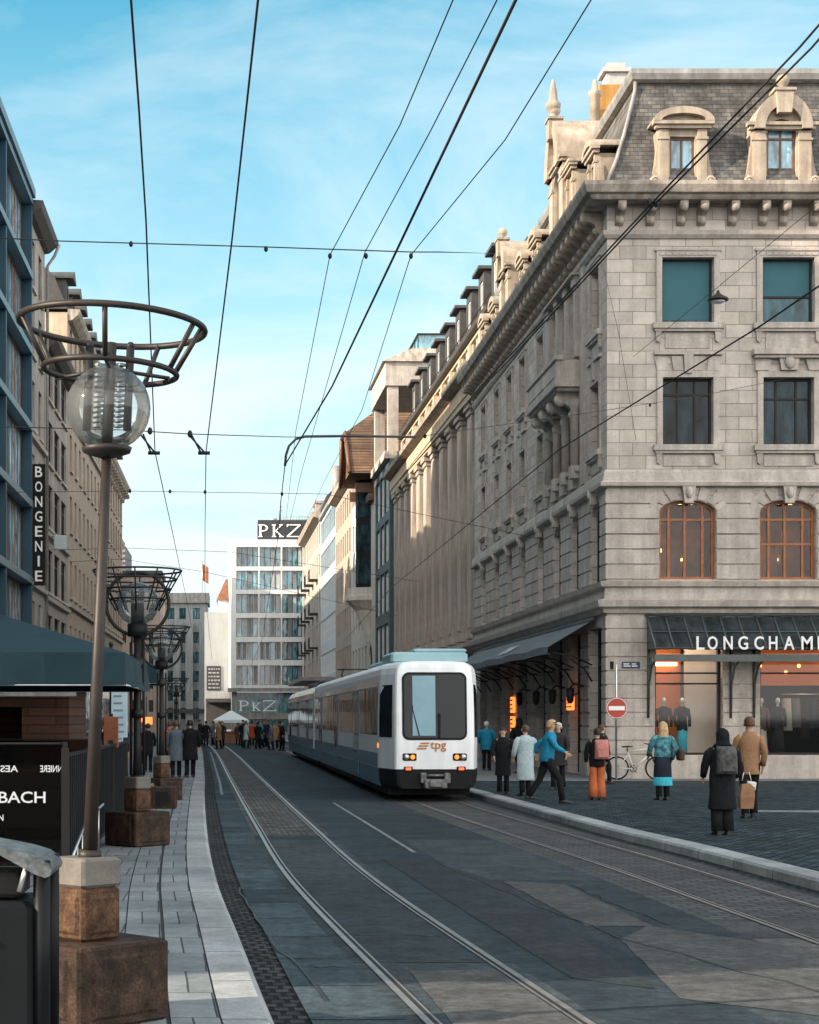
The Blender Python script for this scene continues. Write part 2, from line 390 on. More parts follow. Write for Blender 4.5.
mx0 = nd(nt, 'ShaderNodeMath', _operation='ADD', _use_clamp=True); L(cr.outputs[0], mx0.inputs[0]); L(lo.outputs[0], mx0.inputs[1])
cl = nd(nt, 'ShaderNodeMix', _data_type='RGBA'); cl.inputs[7].default_value = (5.25,6.05,6.3,1)
# a bank of unseen cloud, added overhead and behind the camera to brighten facades
fill_bank = nd(nt, 'ShaderNodeMapRange', _interpolation_type='SMOOTHSTEP'); fill_bank.inputs[1].default_value = .80; fill_bank.inputs[2].default_value = -.15; fill_bank.inputs[3].default_value = 0; fill_bank.inputs[4].default_value = .97
L(sp.outputs[1], fill_bank.inputs[0])
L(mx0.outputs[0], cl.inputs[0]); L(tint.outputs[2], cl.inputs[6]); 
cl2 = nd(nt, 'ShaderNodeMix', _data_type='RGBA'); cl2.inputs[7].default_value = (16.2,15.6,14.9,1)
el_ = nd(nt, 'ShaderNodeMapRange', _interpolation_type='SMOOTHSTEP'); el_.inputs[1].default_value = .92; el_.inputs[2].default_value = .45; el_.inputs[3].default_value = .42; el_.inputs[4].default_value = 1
L(sp.outputs[2], el_.inputs[0]); bm = nd(nt, 'ShaderNodeMath', _operation='MULTIPLY'); L(fill_bank.outputs[0], bm.inputs[0]); L(el_.outputs[0], bm.inputs[1])
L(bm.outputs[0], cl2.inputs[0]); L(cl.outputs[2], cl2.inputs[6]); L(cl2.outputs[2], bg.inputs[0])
sd = bpy.data.lights.new('sun', 'SUN'); sd.energy = 4.6; sd.angle = R(.6); sd.color = (1, .83, .64)
so = bpy.data.objects.new('sun', sd); COL.objects.link(so); so.rotation_euler = SUN_TO.to_track_quat('-Z', 'Y').to_euler(); so.location = (-40, -10, 60)
SC.view_settings.view_transform = 'Standard'; SC.view_settings.look = 'None'; SC.view_settings.exposure = 1.18; SC.view_settings.gamma = 1
SC.view_settings.use_curve_mapping = False
SC.cycles.max_bounces = 6; SC.cycles.transparent_max_bounces = 12; SC.cycles.use_denoising = True
SC.cycles.caustics_reflective = False; SC.cycles.caustics_refractive = False

# ---------------------------------------------------------------- ground, road, pavements
def curve(pts):
    def f(y):
        if y <= pts[0][0]: return pts[0][1]
        for i in range(len(pts)-1):
            if y <= pts[i+1][0]:
                p1, p2 = pts[i], pts[i+1]; h = p2[0]-p1[0]; t = (y-p1[0])/h
                m1 = (p2[1]-pts[i-1][1])/(p2[0]-pts[i-1][0]) if i > 0 else (p2[1]-p1[1])/h
                m2 = (pts[i+2][1]-p1[1])/(pts[i+2][0]-p1[0]) if i+2 < len(pts) else (p2[1]-p1[1])/h
                return (2*t**3-3*t**2+1)*p1[1]+(t**3-2*t**2+t)*h*m1+(-2*t**3+3*t**2)*p2[1]+(t**3-t**2)*h*m2
        return pts[-1][1]
    return f
kL = curve([(-25,1.1),(0,.64),(8,.36),(10.5,.21),(14.3,.02),(18.7,-.2),(25.6,-.42),(42,-.78),(52,-.95),(104,-2.1),(124,-2.85),(200,-7),(260,-12)])
cL = curve([(-25,3.4),(0,2.45),(5,2.1),(10.55,1.7),(20,1.13),(29,.87),(52,.33),(93,-.6),(124,-1.6),(200,-5),(260,-9)])
cR = curve([(-25,6.4),(0,5.7),(8,5.5),(14,5.4),(17,5.33),(22,5.2),(29,4.88),(36,4.6),(52,4.3),(93,3.5),(124,2.6),(200,-.5),(260,-5)])
kR = curve([(-25,8),(0,7.25),(10,6.9),(18.8,6.44),(23.7,6.25),(27.8,6.02),(42,5.7),(60,5.3),(93,4.9),(124,4.2),(200,1.2),(260,-3)])
def off(f, d): return lambda y: f(y)+d
def strip(mb, fa, fb, z, y0=-25, y1=250, za=None):
    ys = []; y = y0
    while y < y1-1e-6: ys.append(y); y += .8 if y < 40 else (2 if y < 100 else 6)
    ys.append(y1)
    for a, b in zip(ys[:-1], ys[1:]):
        p = [(fa(a),a,z if za is None else za),(fb(a),a,z),(fb(b),b,z),(fa(b),b,z if za is None else za)]
        mb.face(p, uv=[(fa(a)-fa(a), a), (fb(a)-fa(a), a), (fb(b)-fa(b), b), (0, b)])
    return mb

ASPH  = M('asphalt', (.048,.067,.079), (.026,.038,.047), scale=.55, bscale=70, rough=.8, bump=.5, speck=.35, bdist=.01, mott=.42, spec=.12)
ASPHL = MBrick('patched_asphalt', (.072,.100,.117), (.031,.047,.058), (.012,.016,.019), 7.3, 1.35, ms=.018, coord='UV', axes='xy', bump=.5, streak=.4, speck=.3, offset=.37, mott=.42, spec=.12)
ASPHM = MBrick('relaid_asphalt', (.059,.075,.085), (.033,.045,.053), (.015,.017,.02), 3.1, 6.7, ms=.02, coord='UV', axes='xy', bump=.45, streak=.35, speck=.35, offset=.43, mott=.42, spec=.12)
ASPHR = MBrick('worn_trackside_asphalt', (.14,.135,.13), (.07,.073,.075), (.022,.023,.024), 2.3, 3.7, ms=.022, coord='UV', axes='xy', bump=.5, streak=.45, speck=.35, offset=.4, mott=.42, spec=.12)
SETT  = MBrick('grey_setts', (.19,.185,.175), (.085,.088,.09), (.028,.028,.028), .2, .13, ms=.016, coord='UV', axes='xy', bump=.9, streak=.4, speck=.2, mott=.42, spec=.12)
GUTT  = MBrick('gutter_setts', (.075,.08,.085), (.038,.042,.046), (.015,.015,.015), .13, .15, ms=.02, coord='UV', axes='xy', bump=1, streak=.5, speck=.25, mott=.42, spec=.12)
COBB  = MBrick('plaza_cobbles', (.078,.118,.138), (.022,.042,.054), (.005,.009,.012), .20, .16, ms=.024, axes='xy', bump=1, streak=.4, speck=.4, scale_noise=.7, mott=.42, spec=.12)
SLAB  = MBrick('pavement_slabs', (.235,.262,.275), (.17,.195,.208), (.05,.055,.06), .302, .92, ms=.008, coord='UV', axes='xy', bump=.3, streak=.4, speck=.14, offset=.5, mott=.16, spec=.2)
KERBM = MBrick('granite_kerb', (.34,.36,.365), (.25,.268,.276), (.07,.07,.07), 4, 1.45, ms=.012, coord='UV', axes='xy', bump=.3, streak=.35, speck=.18, off=(1,0), mott=.16, spec=.2)
PAVG  = MBrick('grey_paving', (.17,.17,.17), (.13,.132,.135), (.06,.06,.06), .8, .5, ms=.012, axes='xy', bump=.3, streak=.35)
RAILM = M('polished_rail', (.34,.32,.30), (.20,.18,.165), rough=.42, metal=.7, bump=.1, scale=4)
GROOVE = M('rail_groove', (.016,.016,.016), rough=.9, bump=0)

g = MB(); g.face([(-1500,-1500,-.03),(1500,-1500,-.03),(1500,2500,-.03),(-1500,2500,-.03)]); struct('ground', g, ASPH)
# bands of the carriageway, side by side
def between(a, b, t): return lambda y: a(y)*(1-t)+b(y)*t
lgut = off(kL, .27)
def lw(y): return lgut(y)
l1, l2 = off(cL, -.62), off(cL, .62)
r1, r2 = off(cR, -.95), off(cR, .85)
struct('gutter', strip(MB(), kL, lgut, -.012), GUTT)
struct('road', strip(MB(), lgut, l1, 0), ASPHL)
struct('track_bed', strip(MB(), l1, l2, 0, -25, 27.5), ASPHM)
struct('track_bed', strip(MB(), l1, l2, 0, 27.5, 250), SETT)
mid = lambda y: l2(y)+min(1.05, .55*(r1(y)-l2(y)))
struct('road', strip(MB(), l2, mid, 0), ASPH)
struct('road', strip(MB(), mid, r1, 0), ASPHM)
struct('track_bed', strip(MB(), r1, r2, 0, -25, 16), ASPHR)
struct('track_bed', strip(MB(), r1, r2, 0, 16, 250), MBrick('dark_worn_setts', (.085,.086,.086), (.042,.045,.048), (.016,.017,.018), .24, .15, ms=.016, coord='UV', axes='xy', bump=.8, streak=.4, speck=.25))
struct('road', strip(MB(), r2, off(kR, -.22), 0), ASPHM)
struct('gutter', strip(MB(), off(kR, -.22), kR, -.012), GUTT)
for c in (cL, cR):
    for sgn in (-1, 1):
        f = off(c, sgn*.5)
        i = -sgn
        struct('tram_rail', strip(strip(MB(), off(f, -.026), off(f, .024), .009), off(f, .066*i-.009), off(f, .066*i+.009), .008), RAILM)
        a_, b_ = (off(f, .024), off(f, .057)) if i > 0 else (off(f, -.057), off(f, -.026))
        struct('rail_groove', strip(MB(), a_, b_, .005), GROOVE)
# thin worn lane line left of the tracks, tar seams and relaid patches; one pale sheet paints sunlight
LINEP = M('worn_road_paint', (.26,.28,.29), (.05,.06,.065), scale=7, rough=.7, bump=.1, bscale=60)
struct('lane_marking', strip(MB(), off(kL, .40), off(kL, .47), .005, 42, 95), LINEP)
struct('lane_marking', strip(MB(), lambda y: l2(y)+.88, lambda y: l2(y)+.94, .005, 24, 38), LINEP)
PATCH = M('dark_asphalt_patch', (.045,.052,.058), (.03,.036,.04), scale=.8, bscale=70, rough=.78, bump=.4, speck=.3, bdist=.01, mott=.42, spec=.12)
PATCL = M('pale_asphalt_and_sunlight', (.105,.105,.104), (.070,.074,.076), scale=.8, bscale=70, rough=.82, bump=.4, speck=.3, bdist=.01, mott=.42, spec=.12)
def patch(mat, pts, z=.004):
    mb = MB(); q = []; rp = random.Random(len(pts)*7+int(pts[0][1]*10))
    for (x0, y0), (x1, y1) in zip(pts, pts[1:]+pts[:1]):
        n = max(2, int(math.hypot(x1-x0, y1-y0)/.16))
        for k in range(n): q.append((x0+(x1-x0)*k/n+rp.uniform(-.008,.008), y0+(y1-y0)*k/n+rp.uniform(-.02,.02), z))
    mb.face(q); struct('asphalt_and_sunlight_patch', mb, mat)
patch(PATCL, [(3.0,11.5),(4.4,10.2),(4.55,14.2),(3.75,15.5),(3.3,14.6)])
patch(PATCH, [(2.45,12.4),(2.95,11.9),(3.05,19.5),(2.6,22.6),(1.95,23)])
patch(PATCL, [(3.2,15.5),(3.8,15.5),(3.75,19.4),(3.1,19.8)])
patch(PATCL, [(1.36,5.5),(1.36,9.4),(1.30,12.75),(1.95,12.85),(2.15,10.2),(2.33,7.5),(2.45,5.5)])  # pale sheet between the rails, paints the sunlit band brighter
TAR = M('tar_seam', (.018,.018,.019), rough=.55, bump=.1)
def seam(pts, r=.008):
    mb = MB()
    for (x0, y0), (x1, y1) in zip(pts[:-1], pts[1:]):
        d = Vector((x1-x0, y1-y0)).normalized(); n = Vector((-d.y, d.x))*r
        mb.face([(x0-n.x,y0-n.y,.0085),(x0+n.x,y0+n.y,.0085),(x1+n.x,y1+n.y,.0085),(x1-n.x,y1-n.y,.0085)])
    struct('tar_seam', mb, TAR)
rs = random.Random(3)
def wig(a, b, n=9, k=.05): return [(a[0]+(b[0]-a[0])*i/n+rs.uniform(-k,k), a[1]+(b[1]-a[1])*i/n+rs.uniform(-k,k)) for i in range(n+1)]
seam(wig((1.28,13.2),(2.05,13.2))); seam(wig((.95,14.9),(1.75,14.8))); seam(wig((3.05,19.4),(3.8,19.3))); seam(wig((3.8,19.3),(3.95,15.6)))
seam(wig((2.6,22.6),(3.3,14.6))); seam(wig((3.3,14.6),(4.4,10.3))); seam(wig((.45,13.0),(1.1,12.9))); seam(wig((.2,17.2),(.85,17))); seam(wig((1.05,20.2),(1.7,20)))
seam(wig((.0,21.5),(.7,21.6))); seam(wig((.6,11.4),(.28,14.8),7,.03), .011); seam(wig((.28,14.8),(.02,19),7,.03), .010)

# left pavement: granite kerb with a rounded nose, slab rows, a drain slot
Z = .12
kb = MB()
strip(kb, off(kL, -.32), off(kL, -.05), Z); strip(kb, off(kL, -.05), kL, .07, za=Z); strip(kb, kL, off(kL, .002), -.02, za=.07)
struct('kerb', kb, KERBM)
JOINT = M('joint_dark', (.03,.03,.03), rough=.9, bump=0)
struct('pavement_joint', strip(MB(), off(kL, -9.6), off(kL, -.30), Z-.008), JOINT)
struct('pavement', strip(MB(), off(kL, -.622), off(kL, -.332), Z), SLAB)
struct('pavement', strip(MB(), off(kL, -.945), off(kL, -.650), Z), SLAB)
struct('pavement', strip(MB(), lambda y: -10.6, off(kL, -.957), Z), SLAB)
# drain covers in the slot row
for yy in (12.9, 26.2):
    mb = MB(); mb.box(kL(yy)-.92, kL(yy)-.60, yy-.09, yy+.09, Z-.004, Z+.006)
    for k in range(6): mb.box(kL(yy)-.90+k*.05, kL(yy)-.88+k*.05, yy-.075, yy+.075, Z+.006, Z+.012)
    struct('drain_cover', mb, IRON)
# right side: kerb, cobbled square, paving along the shops
kb = MB()
strip(kb, kR, off(kR, .03), Z, za=.09); strip(kb, off(kR, .03), off(kR, .36), Z); strip(kb, off(kR, -.002), kR, .09, za=-.02)
struct('kerb', kb, KERBM)
struct('pavement_joint', strip(MB(), off(kR, .33), lambda y: 62, Z-.008), JOINT)
struct('cobbled_square', strip(MB(), off(kR, .375), lambda y: 62, Z, -25, 48.2), COBB)
mb = MB(); strip(mb, off(kR, .375), lambda y: 14, Z, 48.6, 250); struct('pavement', mb, PAVG)
mb = MB(); strip(mb, off(kR, .375), lambda y: 40, Z+.004, 48.2, 48.6); struct('kerb', mb, KERBM)
mb = MB(); strip(mb, lambda y: 14, lambda y: 40, Z, 48.6, 50.3); struct('pavement', mb, PAVG)
mb = MB(); mb.face([(9.9,32.2,Z+.004),(12.6,31.6,Z+.004),(12.6,32.6,Z+.004),(10.0,32.75,Z+.004)]); struct('painted_marking', mb, LINEP)
# ---------------------------------------------------------------- window kit
_wcache = {}
def window_proto(w, h, arch=0, mull=(0,), trans=(), bar=.06, edge=.07, fmat=None, pmat=None, depth=.07):
    key = (w, h, arch, tuple(mull), tuple(trans), bar, edge, fmat.name, pmat.name if pmat else '')
    if key in _wcache: return _wcache[key]
    sp = h-arch; a, b = -w/2, w/2
    top = lambda u: h if not arch else sp+arch*math.sqrt(max(0, 1-(u/(w/2))**2))
    f = MB()
    f.box(a, a+edge, 0, depth, 0, sp); f.box(b-edge, b, 0, depth, 0, sp); f.box(a+edge, b-edge, 0, depth, 0, edge)
    if arch:
        o = arch_pts(a, b, sp, arch, 14); i = arch_pts(a+edge, b-edge, sp, arch-edge, 14)
        for k in range(14): f.prism([o[k], o[k+1], i[k+1], i[k]], 0, depth)
    else: f.box(a+edge, b-edge, 0, depth, h-edge, h)
    for m in mull:
        u = m*w/2; f.box(u-bar/2, u+bar/2, .008, depth-.008, edge, min(top(u-bar/2), top(u+bar/2))-edge*.6)
    for t in trans:
        z = t*h; hw = w/2-edge*.5 if z < sp else (w/2)*math.sqrt(max(0, 1-((z-sp)/max(arch, .01))**2))-edge*.5
        f.box(-hw, hw, .004, depth-.004, z-bar/2, z+bar/2)
    fm = f.mesh('window'); fm.materials.append(fmat); p = MB()
    if arch: p.face([(a+.02, depth*.6, .02), (b-.02, depth*.6, .02)] + [(x, depth*.6, z-.01) for x, z in reversed(arch_pts(a+.02, b-.02, sp, arch-.01, 14))])
    else: p.face([(a+.02, depth*.6, .02), (b-.02, depth*.6, .02), (b-.02, depth*.6, h-.02), (a+.02, depth*.6, h-.02)])
    pm = p.mesh('pane'); pm.materials.append(pmat or GLASS)
    _wcache[key] = (fm, pm); return fm, pm
def add_window(root, F, u, z, proto, depth=.18):
    o = inst(proto[0], 'window', root, F.pt(u, depth, z), F.a)
    inst(proto[1], 'pane', o, (0,0,0)); return o
def rustic(mb, u0, u1, z0, z1, ops, h=.38, gap=.05, out=.05, pad=.02):
    n = max(1, round((z1-z0)/(h+gap))); st = (z1-z0)/n
    for k in range(n):
        a, b = z0+k*st, z0+(k+1)*st-gap
        cuts = sorted((o[0]-pad, o[1]+pad) for o in ops if o[2] < b and o[3] > a)
        x = u0
        for c, d in cuts:
            if c-x > .05: mb.box(x, c, -out, 0, a, b)
            x = max(x, d)
        if u1-x > .05: mb.box(x, u1, -out, 0, a, b)

def surround_mesh(w, h, style):
    """stone trim round a window; origin at bottom middle of the opening on the wall face"""
    m = MB(); a = w/2
    m.box(-a-.17, -a-.003, -.07, .0, 0, h); m.box(a+.003, a+.17, -.07, .0, 0, h)
    m.box(-a-.17, a+.17, -.07, 0, h+.003, h+.19)
    m.box(-a-.28, a+.28, -.17, 0, -.17, -.003); m.box(-a-.23, a+.23, -.12, 0, -.25, -.173)
    for s in (-1, 1): m.prism([(s*(a+.02),-.25),(s*(a+.2),-.25),(s*(a+.18),-.52),(s*(a+.11),-.58),(s*(a+.04),-.52)][::s], -.10, 0)
    if style == 'key':
        m.box(-a+.02, a-.02, -.035, 0, -.62, -.30)
        for s in (-1, 1):
            m.prism([(s*(a+.16),h+.2),(s*(a-.18),h+.2),(s*(a-.12),h+.62),(s*(a+.26),h+.62)][::s], -.055, 0)
            m.prism([(s*.13,h+.2),(s*.42,h+.2),(s*.50,h+.62),(s*.16,h+.62)][::s], -.075, 0)
        m.prism([(-.11,h+.12),(.11,h+.12),(.14,h+.66),(-.14,h+.66)], -.13, 0)
        m.box(-a-.26, a+.26, -.13, 0, h+.66, h+.76)
    elif style == 'ledge':
        m.box(-a+.02, a-.02, -.035, 0, -.62, -.30)
        m.prism([(-.24,h+.2),(.24,h+.2),(.3,h+.62),(-.3,h+.62)], -.16, 0); m.sphere((0,-.17,h+.42), .16, 8, 6, (1,.5,1.2))
        m.box(-a-.34, a+.34, -.30, 0, h+.64, h+.80); m.box(-a-.28, a+.28, -.22, 0, h+.55, h+.637)
        for s in (-1, 1): m.prism([(s*(a-.15),h+.2),(s*(a+.24),h+.2),(s*(a+.24),h+.54),(s*(a-.25),h+.54)][::s], -.10, 0)
    else:
        m.box(-a-.22, a+.22, -.10, 0, h+.193, h+.26); m.box(-a+.1, a-.1, -.03, 0, -.74, -.30)
        for k in range(9): m.box(-a-.1+k*(w+.2)/9+.02, -a-.1+(k+1)*(w+.2)/9-.02, -.095, -.072, h+.06, h+.15)
    me = m.mesh('window_surround'); me.materials.append(STONEP); return me

def dormer(root, F, u, z0, w, h, ww, wh, kind, y=.12, mat=None, depth=1.7, pmat=None):
    m = MB(); a = w/2; mat = mat or STONEW; arch = ww/2 if kind == 'big' else 0
    ztop = h if kind == 'flat' else (h*.74 if kind == 'seg' else h*.62)
    m.wall(-a, a, 0, ztop, [(-ww/2, ww/2, .08, .08+wh, arch)], .22)
    m.box(-a, -a+.12, .0015, depth, 0, ztop); m.box(a-.12, a, .0015, depth, 0, ztop)
    m.box(-a-.02, a+.02, -.05, .3, -.02, .07)
    for s in (-1, 1):
        m.box(s*(ww/2+.05), s*(a-.02), -.07, 0, .09, ztop-.02)
        m.box(s*(ww/2+.03), s*(a+.02), -.10, 0, ztop*.82, ztop*.86)
        c = (s*(a+.09), 0, .2); M1 = Matrix.Translation(c) @ Matrix.Rotation(R(90), 4, 'X')
        r = [[tuple(M1 @ Vector((.17*k*cos(2*pi*j/12), .17*k*sin(2*pi*j/12), q))) for j in range(12)] for k, q in ((1,-.2),(1,.06),(.6,.09),(.55,.05),(.3,.1))]
        m.loft(r, smooth=False)
        m.prism([(s*(a-.01),.28),(s*(a+.2),.3),(s*(a+.08),.75),(s*(a+.02),ztop*.75),(s*(a-.01),ztop*.75)][::s], .02, .2)
    m.box(-a-.10, a+.10, -.14, .05, ztop, ztop+.10); m.box(-a-.17, a+.17, -.21, .05, ztop+.103, ztop+.2)
    if kind == 'seg':
        zt = ztop+.2; rise = h-zt
        o = arch_pts(-a-.17, a+.17, zt, rise, 14); i = arch_pts(-a+.06, a-.06, zt, rise-.2, 14)
        for k in range(14): m.prism([o[k], o[k+1], i[k+1], i[k]], -.22, depth)
        m.prism([(x, z) for x, z in i], -.02, .1)
    elif kind == 'big':
        zt = ztop; rise = h-zt
        o = arch_pts(-a+.02, a-.02, zt, rise, 16); i = arch_pts(-ww/2-.12, ww/2+.12, zt, rise-.38, 16); i0 = arch_pts(-ww/2, ww/2, .08+wh-arch, arch, 16)
        for k in range(16):
            m.prism([o[k], o[k+1], i[k+1], i[k]], -.24, depth); m.prism([i[k], i[k+1], i0[k+1], i0[k]], -.04, .2)
        m.prism([(-.2,h-.62),(.2,h-.62),(.26,h+.02),(-.26,h+.02)], -.34, .1); m.box(-.32, .32, -.38, .15, h+.02, h+.1)
        m.lathe([(.09,h+.1),(.06,h+.18),(.17,h+.28),(.2,h+.4),(.13,h+.52),(.02,h+.58)], (0,-.1,0), 12)
    elif kind == 'ped':
        zt = ztop+.2; m.prism([(-a-.17,zt),(a+.17,zt),(0,h+.2)], -.21, depth)
    if kind == 'flat': m.box(-a-.2, a+.2, -.24, depth, h+.2, h+.3)
    o = m.build('dormer', mat, root, F.pt(u, y, z0), F.a)
    f = window_proto(ww, wh, arch, (0,), (.72,) if arch else (), fmat=FRAMEB, pmat=pmat or SKYGL)
    for me, nm in ((f[0], 'window_frame'), (f[1], 'pane')): inst(me, nm, o, (0, .1, .08))
    return o
def bracket_mesh(h, d, w, mat, carved=False):
    m = MB(); a = w/2
    m.loft([[(s*a, -y, z) for y, z in ((0,0),(.12*d,.02*h),(.3*d,.16*h),(.34*d,.4*h),(.6*d,.55*h),(.95*d,.62*h),(d,.8*h),(d,h),(0,h))] for s in (-1, 1)], smooth=False)
    m.sphere((0,-.82*d,.72*h), .24*h, 8, 6, (a/(.24*h)*1.12,1,1)); m.sphere((0,-.22*d,.2*h), .19*h, 8, 6, (a/(.19*h)*1.1,1,1))
    me = m.mesh('bracket'); me.materials.append(mat); return me

# ---------------------------------------------------------------- the corner building
CB = thing('corner_building', 'ornate grey limestone corner building with slate mansard, carved dormers and shops below', 'building', (10.9, 49.95, 0))
LF, LS = 19.6, 27.7
FF, FS = Frame(0, 0, 0), Frame(0, LS, R(-90))
cols_f = [2.37, 5.32, 8.35, 11.4, 14.45, 17.5]
dist_s = [1.5, 4.6, 7.6, 10.7, 14.5, 17.6, 20.8, 24.6]
cols_s = [LS-d for d in dist_s]
# front
op_shop = [(1.41,3.38,.81,4.7),(4.5,6.7,.81,4.7),(7.5,9.5,.81,4.7),(10.5,12.5,.81,4.7),(13.5,15.5,.81,4.7),(16.5,18.5,.81,4.7)]
op_arch = [(c-.83,c+.83,5.97,8.31,.36) for c in cols_f]
op_3 = [(c-.74,c+.74,9.92,11.9) for c in cols_f]; op_4 = [(c-.76,c+.76,13.5,15.42) for c in cols_f]
m = MB(); m.wall(0, LF, 0, 17.1, op_shop+op_arch+op_3+op_4, .32)
m.build('wall', STONE, CB, FF.pt(0,0,0), FF.a)
# side
op_door = [(c-.95,c+.95,.14,4.6) for c in cols_s]
sops = [(c-.66,c+.66,5.95,8.5,.6) for c in cols_s]
so3, so4 = [], []
for c, d in zip(cols_s, dist_s):
    if d in (4.6, 7.6): continue
    so3.append((c-.62,c+.62,9.92,12.0)); so4.append((c-.62,c+.62,13.5,15.5))
bay = LS-6.3
trip = [bay-1.5, bay, bay+1.5]
for c in trip: so3.append((c-.5,c+.5,9.92,12.0)); so4.append((c-.5,c+.5,13.45,15.7))
m = MB(); m.wall(0, LS, 0, 17.1, op_door+sops+so3+so4, .32)
m.box(0, .02, .33, 14, 0, 17.1)
m.build('wall', STONE, CB, FS.pt(0,0,0), FS.a)
m = MB(); m.box(LF-.02, LF, .35, 27, 0, 17.1); m.box(.4, LF-.03, LS-.02, LS, 0, 17.1)
m.build('rear_wall', STONEP, CB)
# dark floors inside so that nothing shows through
m = MB(); m.box(3.2, LF-.5, 4.6, LS-.1, .1, 17); m.build('inner_core', DARK, CB)
m = MB(); rustic(m, -.05, LF, 5.99, 8.66, [(o[0],o[1],o[2],o[3]+.12) for o in op_arch]); rustic(m, -.05, LF, .85, 4.95, op_shop, h=.36)
m.box(-.08, LF, -.08, 0, 0, .8); m.build('rusticated_courses', STONEP, CB, FF.pt(0,0,0), FF.a)
m = MB(); rustic(m, 0, LS, 5.99, 8.66, [(o[0],o[1],o[2],o[3]+.05) for o in sops]); rustic(m, 0, LS, .85, 4.95, op_door, h=.36)
x = 0
for o in sorted(op_door): m.box(x, o[0]-.01, -.08, 0, 0, .8); x = o[1]+.01
m.box(x, LS, -.08, 0, 0, .8); m.build('rusticated_courses', STONEP, CB, FS.pt(0,0,0), FS.a)
# keystones
km = MB(); km.prism([(-.13,-.1),(.13,-.1),(.2,.42),(-.2,.42)], -.2, 0); km.sphere((0,-.2,.2), .12, 8, 6, (1,.7,1.4)); km = km.mesh('keystone'); km.materials.append(STONEP)
for c in cols_f: inst(km, 'keystone', CB, FF.pt(c, 0, 8.3), FF.a)
for c in cols_s: inst(km, 'keystone', CB, FS.pt(c, 0, 8.45), FS.a)
vm = MB()
for s in (-1, 1):
    for k, t in enumerate((28, 52, 74)):
        a0, a1 = R(90-s*(t-9)), R(90-s*(t+9)); w0, h0 = .84, .37
        vm.prism([(w0*cos(a0), h0*sin(a0)), (w0*cos(a1), h0*sin(a1)), (1.18*cos(a1)*1.0, .78*sin(a1)), (1.18*cos(a0), .78*sin(a0))][::-s], -.052, 0)
vm = vm.mesh('voussoirs'); vm.materials.append(STONEP)
for c in cols_f: inst(vm, 'voussoirs', CB, FF.pt(c, 0, 7.97), FF.a)
path = [(0,LS),(0,0),(LF,0)]
def band(name, prof, mat=STONEP): m = MB(); m.sweep(path, prof); return m.build(name, mat, CB)
band('shop_cornice', [(0,4.98),(.12,4.98),(.16,5.1),(.30,5.16),(.34,5.34),(.10,5.40),(.08,5.72),(.2,5.76),(.24,5.9),(0,5.95)])
band('belt_course', [(0,8.67),(.22,8.7),(.24,8.8),(.14,8.86),(.1,9.12),(.04,9.2),(0,9.2)])
band('frieze_moulding', [(0,15.98),(.05,15.98),(.12,16.08),(.14,16.2),(0,16.24)])
band('cornice', [(0,16.98),(.55,16.98),(.6,17.04),(.62,17.1),(.74,17.14),(.82,17.34),(.82,17.45),(.1,17.52),(0,17.52)], STONED)
br = bracket_mesh(.62, .5, .24, STONED); k = 0
u = .35
while u < LF-.2: inst(br, 'bracket', CB, FF.pt(u, 0, 16.36), FF.a); u += (.9, .9, .6)[k % 3]; k += 1
brs = bracket_mesh(.66, .58, .34, STONEW)
u = .3
while u < LS-.1: inst(brs, 'bracket', CB, FS.pt(u, 0, 16.32), FS.a); u += .78
# roof
m = MB(); m.sweep(path, [(.06,17.5),(.02,17.6),(-.18,17.95),(-.42,18.5),(-.66,19.2),(-.9,20),(-1.1,20.7),(-1.16,21),(-3,21),(-3,17.5)])
rf = m.build('roof', SLATE, CB)
m = MB(); m.sweep(path, [(-1.1,20.98),(-.98,21.04),(-.92,21.2),(-.92,21.34),(-1.15,21.4),(-3,21.55),(-3,20.98)]); m.build('roof_coping', ZINC, rf)
m = MB(); m.box(2.9, LF, 2.9, LS, 20.9, 21.52); m.build('roof_deck', ZINC, rf)
m = MB()   # lead roll on the hip
hp = [(-.03,17.55),(.18,17.95),(.42,18.5),(.66,19.2),(.9,20),(1.1,20.7),(1.12,21)]
m.tube([(o-.03, o-.03, z) for o, z in hp], .055, 8); m.build('hip_roll', ZINC, rf)
m = MB(); m.sweep(path, [(.0,17.5),(.1,17.5),(.12,17.62),(.02,17.7),(-.05,17.7)]); m.build('gutter', ZINC, CB)
for i, c in enumerate(cols_f):
    if i % 2 == 0: dormer(CB, FF, c-.12, 17.5, 1.45, 2.35, .74, 1.45, 'seg')
    else: dormer(CB, FF, c-.15, 17.5, 1.75, 2.75, .86, 1.95, 'big')
dormer(CB, FS, LS-2.0, 17.5, 1.1, 2.0, .6, 1.2, 'seg', y=.02)
dormer(CB, FS, LS-7.4, 17.5, 2.5, 4.5, 1.0, 2.7, 'big', y=-.05, depth=2.2)
m = MB(); m.lathe([(.2,21.9),(.2,22.15),(.13,22.2),(.1,22.3),(.24,22.45),(.26,22.6),(.16,22.72),(.12,23.1),(.05,23.4),(.01,23.45)], (-.2,7.4,0), 12); m.build('pinnacle', STONED, CB)
dormer(CB, FS, LS-5.4, 17.5, 1.1, 2.1, .6, 1.2, 'flat', y=.02)
for d in (11.8, 14.6): dormer(CB, FS, LS-d, 17.5, 1.2, 2.1, .65, 1.3, 'seg', y=.02)
dormer(CB, FS, LS-18.6, 17.5, 2.3, 3.6, .9, 2.3, 'big', y=-.05, depth=2)
for d in (21.6, 24.6): dormer(CB, FS, LS-d, 17.5, 1.2, 2.1, .65, 1.3, 'seg', y=.02)
